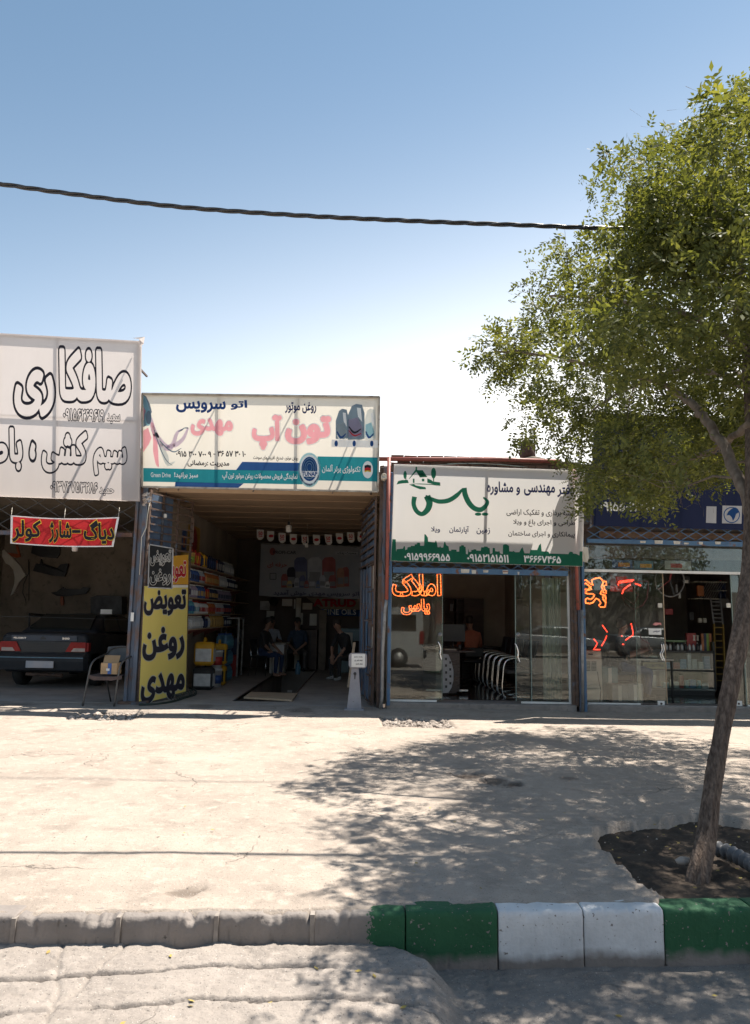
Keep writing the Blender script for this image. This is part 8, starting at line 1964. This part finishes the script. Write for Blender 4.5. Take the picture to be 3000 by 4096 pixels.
# secondary branches to every clump
mb = MB(); clumps.sort(key=lambda c: min((c - n_[0]).length for n_ in nodes)); twig_nodes = list(nodes)
for ci, c in enumerate(clumps):
    bn_, br = min(twig_nodes, key=lambda n_: (c - n_[0]).length + max(0, (n_[0].z - c.z)) * .4)
    L_ = (c - bn_).length
    if L_ < .1: continue
    mid1 = bn_.lerp(c, .35) + Vector((rs.uniform(-.1, .1), rs.uniform(-.1, .1), rs.uniform(-.02, .12))) * L_; mid2 = bn_.lerp(c, .7) + Vector((rs.uniform(-.08, .08), rs.uniform(-.08, .08), rs.uniform(-.02, .1))) * L_
    r0 = min(br * .7, .006 + .012 * L_); pts = [bn_, mid1, mid2, c]; mb.tube(pts, [r0, r0 * .75, r0 * .5, r0 * .3], 5, cap=False)
    twig_nodes += [(mid1, r0 * .7), (mid2, r0 * .5), (c, r0 * .4)]
    for _ in range(3):
        e_ = c + Vector((rs.uniform(-.3, .3), rs.uniform(-.3, .3), rs.uniform(-.25, .25))); mb.tube([mid2, (mid2 + e_) / 2 + Vector((0, 0, .03)), e_], [r0 * .35, r0 * .25, .0015], 3, cap=False)
o = mb.build('twigs', m_limb, tree, fix=False); o['kind'] = 'stuff'
# leaves: pinnate sprays around each clump
def leafmat(name, c1, c2, tcol, tr=.45):
    m, t, o = _nodes(name); g_ = N(t, 'ShaderNodeNewGeometry'); mx = N(t, 'ShaderNodeMix', data_type='RGBA'); mx.inputs[6].default_value = col4(c1); mx.inputs[7].default_value = col4(c2)
    t.links.new(g_.outputs['Random Per Island'], mx.inputs[0]); d = N(t, 'ShaderNodeBsdfPrincipled'); d.inputs['Roughness'].default_value = .62; d.inputs['Specular IOR Level'].default_value = .22
    t.links.new(mx.outputs[2], d.inputs['Base Color']); tr_ = N(t, 'ShaderNodeBsdfTranslucent'); mt_ = N(t, 'ShaderNodeMix', data_type='RGBA', blend_type='MULTIPLY'); mt_.inputs[0].default_value = 1; mt_.inputs[7].default_value = col4(tcol)
    t.links.new(mx.outputs[2], mt_.inputs[6]); t.links.new(mt_.outputs[2], tr_.inputs[0]); ms = N(t, 'ShaderNodeMixShader'); ms.inputs[0].default_value = tr
    t.links.new(d.outputs[0], ms.inputs[1]); t.links.new(tr_.outputs[0], ms.inputs[2]); t.links.new(ms.outputs[0], o.inputs[0]); return m
m_leaf = leafmat('leaf', (.055, .066, .023), (.12, .128, .042), (1.6, 1.55, .6), .40)
m_leaf2 = leafmat('young_leaf', (.10, .112, .033), (.20, .20, .062), (1.5, 1.45, .6), .42)
XC = [tuple(Q(x_, y_, Y_)) for x_, y_, Y_ in ((2115, 1715, 8.9), (1960, 1400, 7.9))]
def leaves(name, cl, nspray, mat, seed, rad=.34, llen=.046):
    r_ = np.random.RandomState(seed); n = len(cl); C = np.repeat(np.array([tuple(c) for c in cl]), nspray, 0)
    M_ = len(C); off = r_.normal(0, 1, (M_, 3)); off /= np.linalg.norm(off, axis=1, keepdims=True); rr = rad * r_.rand(M_, 1) ** .5; B = C + off * rr * np.array([1, 1, .8])
    # keep the sprays inside the crown's outline
    jit_ = r_.normal(0, 22, (M_, 2)); kp = np.array([True if (q is None or q[0] > 3050) else inpoly(q[0] + j[0], q[1] + j[1], crown_px) for q, j in ((PX(b), j) for b, j in zip(B, jit_))])
    fix_ = np.array([any((abs(b[0] - c[0]) + abs(b[2] - c[2])) < .5 for c in XC) for b in B]) if XC else np.zeros(M_, bool)
    kp = kp | fix_; B = B[kp]; off = off[kp]; M_ = len(B)
    # twig direction: outward with droop
    D = off * .6 + r_.normal(0, .5, (M_, 3)) + np.array([0, 0, -.35]); D /= np.linalg.norm(D, axis=1, keepdims=True)
    U = r_.normal(0, 1, (M_, 3)) + np.array([0, 0, 1.6]); S = np.cross(D, U); S /= np.linalg.norm(S, axis=1, keepdims=True); Nn = np.cross(S, D)
    ln = r_.uniform(.10, .20, (M_, 1)); K = 9
    V = []; sc_ = r_.uniform(.75, 1.25, (M_, 1)) * llen
    for k in range(K):
        t = (k // 2 + .6) / (K / 2.0); side = 1 if k % 2 else -1
        if k == K - 1: side = 0; t = 1.0
        base = B + D * ln * t - Nn * (t * t * .03)
        ax = (S * side + D * (.45 if side else 1.0) + r_.normal(0, .22, (M_, 3))); ax /= np.linalg.norm(ax, axis=1, keepdims=True)
        nn = Nn + r_.normal(0, .35, (M_, 3)); wd = np.cross(ax, nn); wd /= np.linalg.norm(wd, axis=1, keepdims=True)
        l = sc_ * 1.0 * r_.uniform(.8, 1.2, (M_, 1))
        V.append(np.stack([base, base + ax * l * .5 + wd * l * .27, base + ax * l * 1.15, base + ax * l * .5 - wd * l * .27], 1))
    V = np.concatenate(V, 0).reshape(-1, 3); nf = len(V) // 4
    # keep leaves inside the crown outline as seen in the picture
    me = bpy.data.meshes.new(name); me.vertices.add(len(V)); me.vertices.foreach_set('co', (V - np.array(tuple(wloc(tree)))).ravel().astype(np.float32))
    me.loops.add(nf * 4); me.loops.foreach_set('vertex_index', np.arange(nf * 4, dtype=np.int32)); me.polygons.add(nf); me.polygons.foreach_set('loop_start', np.arange(0, nf * 4, 4, dtype=np.int32))
    me.update(calc_edges=True); me.materials.append(mat); o = bpy.data.objects.new(name, me); COL.objects.link(o); o.parent = tree; o['kind'] = 'stuff'; return o
leaves('foliage', clumps, 29, m_leaf, 3, rad=.34)
leaves('foliage', [c for i, c in enumerate(clumps) if i % 2 == 0], 16, m_leaf2, 4, rad=.40)
# ---- corrugated hose in the tree pit
ch_ = thing('corrugated_pipe', 'grey corrugated pipe lying in the tree pit at the right edge', 'pipe', G(2900, 3440)); m_cp = M('grey_corrugated', (.13, .13, .135), (.09, .09, .095), 8, .5)
pth = [G(2868, 3395, .02), G(2920, 3412, .02), G(2990, 3448, .01), G(3080, 3500, .0), G(3250, 3560, -.01)]; fp = [Vector(p) for p in smooth_poly([tuple(p) for p in pth], [1] * 5, k=40)[0]]
ln_ = 0; rr_ = []
for i, p in enumerate(fp):
    if i: ln_ += (p - fp[i - 1]).length
    rr_.append(.040 + .011 * math.sin(ln_ / .052 * 2 * math.pi))
mb = MB(); mb.tube(fp, rr_, 14); mb.build('pipe', m_cp, ch_)
stn = thing('pale_stone', 'small pale stone lying beside the foot of the tree trunk', 'stone', G(2738, 3460)); c = G(2738, 3462, -.03); mb = MB(); mb.lathe([(.0, 0), (.05, .01), (.06, .03), (.03, .05), (.0, .052)], c, 7, sy=.6); mb.build('stone', m_stone, stn)
# ================================================================== the other side of the street (seen in the shop glass)
m_hedge = M('hedge_leaf', (.05, .075, .025), (.085, .11, .04), 20, .8, island=.4)
def far_wall():
    o = thing('far_wall', 'plain plastered wall with red painted advert on the far side of the street', 'wall', (0, -24, -.2))
    mb = MB(); mb.box(-30, 34, -24.2, -24, -.3, 3.4); mb.build('wall', M('far_plaster', (.30, .27, .23), (.22, .20, .17), .6, .9), o)
    mb = MB(); mb.box(4.5, 9, -23.99, -23.98, 1.0, 2.8); mb.build('painted_patch', M('faded_red_paint', (.30, .10, .07), (.24, .09, .06), 2, .9), o)
    return o
far_wall()
mb = MB(); mb.box(-40, 40, -14.5, -12, -.3, -.12); mb.build('median', m_apron, kind='structure')
mb = MB(); mb.box(-40, 40, -24, -14.5, -.34, -.27); mb.build('far_road', m_road, kind='structure')
def quick_shrub(name, label, c, r_, h, n, seed, mat=m_hedge, cat='shrub', trunk=0):
    o = thing(name, label, cat, c); rr = np.random.RandomState(seed); C = np.array(c)
    d = rr.normal(0, 1, (n, 3)); d /= np.linalg.norm(d, axis=1, keepdims=True); P_ = C + np.array([0, 0, trunk + h / 2]) + d * (rr.rand(n, 1) ** .4) * np.array([r_, r_, h / 2])
    a = rr.normal(0, 1, (n, 3)); a /= np.linalg.norm(a, axis=1, keepdims=True); b = np.cross(a, rr.normal(0, 1, (n, 3))); b /= np.linalg.norm(b, axis=1, keepdims=True); s_ = .09 * (1 + trunk * .25)
    V = np.stack([P_, P_ + a * s_ + b * s_ * .4, P_ + a * s_ * 2, P_ + a * s_ - b * s_ * .4], 1).reshape(-1, 3) - C
    mb = MB(); mb.v = [Vector(v) + Vector(c) for v in V]; mb.f = [(4 * i, 4 * i + 1, 4 * i + 2, 4 * i + 3) for i in range(n)]; mb.mi = [0] * n; mb.sm = [False] * n
    q = mb.build('foliage', mat, o, fix=False); q['kind'] = 'stuff'
    if trunk: mb = MB(); mb.tube([Vector(c), Vector(c) + Vector((.1, 0, trunk * .6)), Vector(c) + Vector((0, 0, trunk + h * .4))], [.14, .11, .05], 8); mb.build('trunk', m_bark, o)
    return o
for i, (x, y, r_, h, t_) in enumerate(((-3.5, -13.2, .9, 1.0, 0), (-1.2, -13.1, .8, .9, 0), (1.5, -13.3, 1.0, 1.1, 0), (4.8, -13.2, .9, 1.0, 0), (8.0, -13.2, 1.0, 1.2, 0))):
    quick_shrub('median_shrub', '%s green shrub from the left on the strip across the street' % ORD[i], (x, y, -.12), r_, h, 900, 60 + i)
for i, (x, y, r_, h, t_) in enumerate(((-9, -21, 3.2, 5, 2.2), (-2.5, -20, 3.0, 4.6, 2.4), (4.0, -21.5, 3.4, 5.5, 2.2), (11, -20.5, 3.2, 5.0, 2.2), (18, -21, 3.4, 5, 2.2))):
    quick_shrub('far_tree', '%s dark tree from the left on the far side of the street' % ORD[i], (x, y, -.2), r_, h, 5200, 80 + i, cat='tree', trunk=t_)
# white van behind the viewer and two cars beyond, mirrored in the panes
m_vw = M('white_car_paint', (.55, .55, .53), (.50, .50, .48), 2, .35, coat=.3)
m_sil = M('silver_car_paint', (.20, .205, .21), (.17, .175, .18), 2, .3, metal=.4)
def van(name, label, x, y, L_=4.4):
    o = thing(name, label, 'van', (x, y, -.27)); z = -.27
    mb = MB(); mb.smooth = False
    prof = [(0, .35), (0, 1.05), (-.02, 1.95), (-.12, 2.05), (-2.7, 2.05), (-3.4, 1.35), (-4.25, 1.15), (-4.4, .8), (-4.4, .35)]
    mb.prism([(x + a, y - .85, z + b) for a, b in prof], (0, 1.7, 0)); mb.build('body', m_vw, o)
    for (a0, a1) in ((-1.3, -.25), (-2.5, -1.45)): mb = MB(); mb.box(x + a0, x + a1, y + .851, y + .86, z + 1.25, z + 1.8); mb.build('side_window', m_cglass, o)
    mb = MB(); mb.prism([(x - 2.75, y + .853, z + 1.9), (x - 2.6, y + .853, z + 1.25), (x - 3.3, y + .853, z + 1.3)], (0, .006, 0)); mb.build('side_window', m_cglass, o)
    mb = MB(); mb.bbox(x - .10, x + .12, y - .84, y + .84, z + .32, z + .62, b=.04); mb.build('bumper', m_black, o)
    for yy in (y - .8, y + .70): mb = MB(); mb.box(x - .12, x + .015, yy, yy + .16, z + .8, z + 1.25); mb.build('tail_light', m_red, o)
    for xx_ in (-.85, -3.5):
        for yy in (y - .80, y + .80):
            mb = MB(); mb.lathe([(.2, -.1), (.31, -.09), (.335, 0), (.31, .09), (.2, .1)], (x + xx_, yy, z + .335), 22, 'y'); w_ = mb.build('wheel', m_tyre, o); mb = MB(); mb.lathe([(0, -.10), (.19, -.105), (.2, 0), (.19, .105), (0, .10)], (x + xx_, yy, z + .335), 14, 'y'); mb.build('rim', m_galv, w_)
    return o
van('white_van', 'white van with black bumper standing at the near kerbside, mirrored in the office pane', 2.0, -1.7)
car('mirrored_car', 'silver hatchback across the street mirrored in the right office pane', (6.6, -9.5, -.27), R(-88), m_sil, lights=False)
car('mirrored_car', 'silver sedan across the street mirrored in the parts shop window', (11.5, -10, -.27), R(-92), m_sil, lights=False)
# the mirrored scene needs the sky light too: nothing else stands here
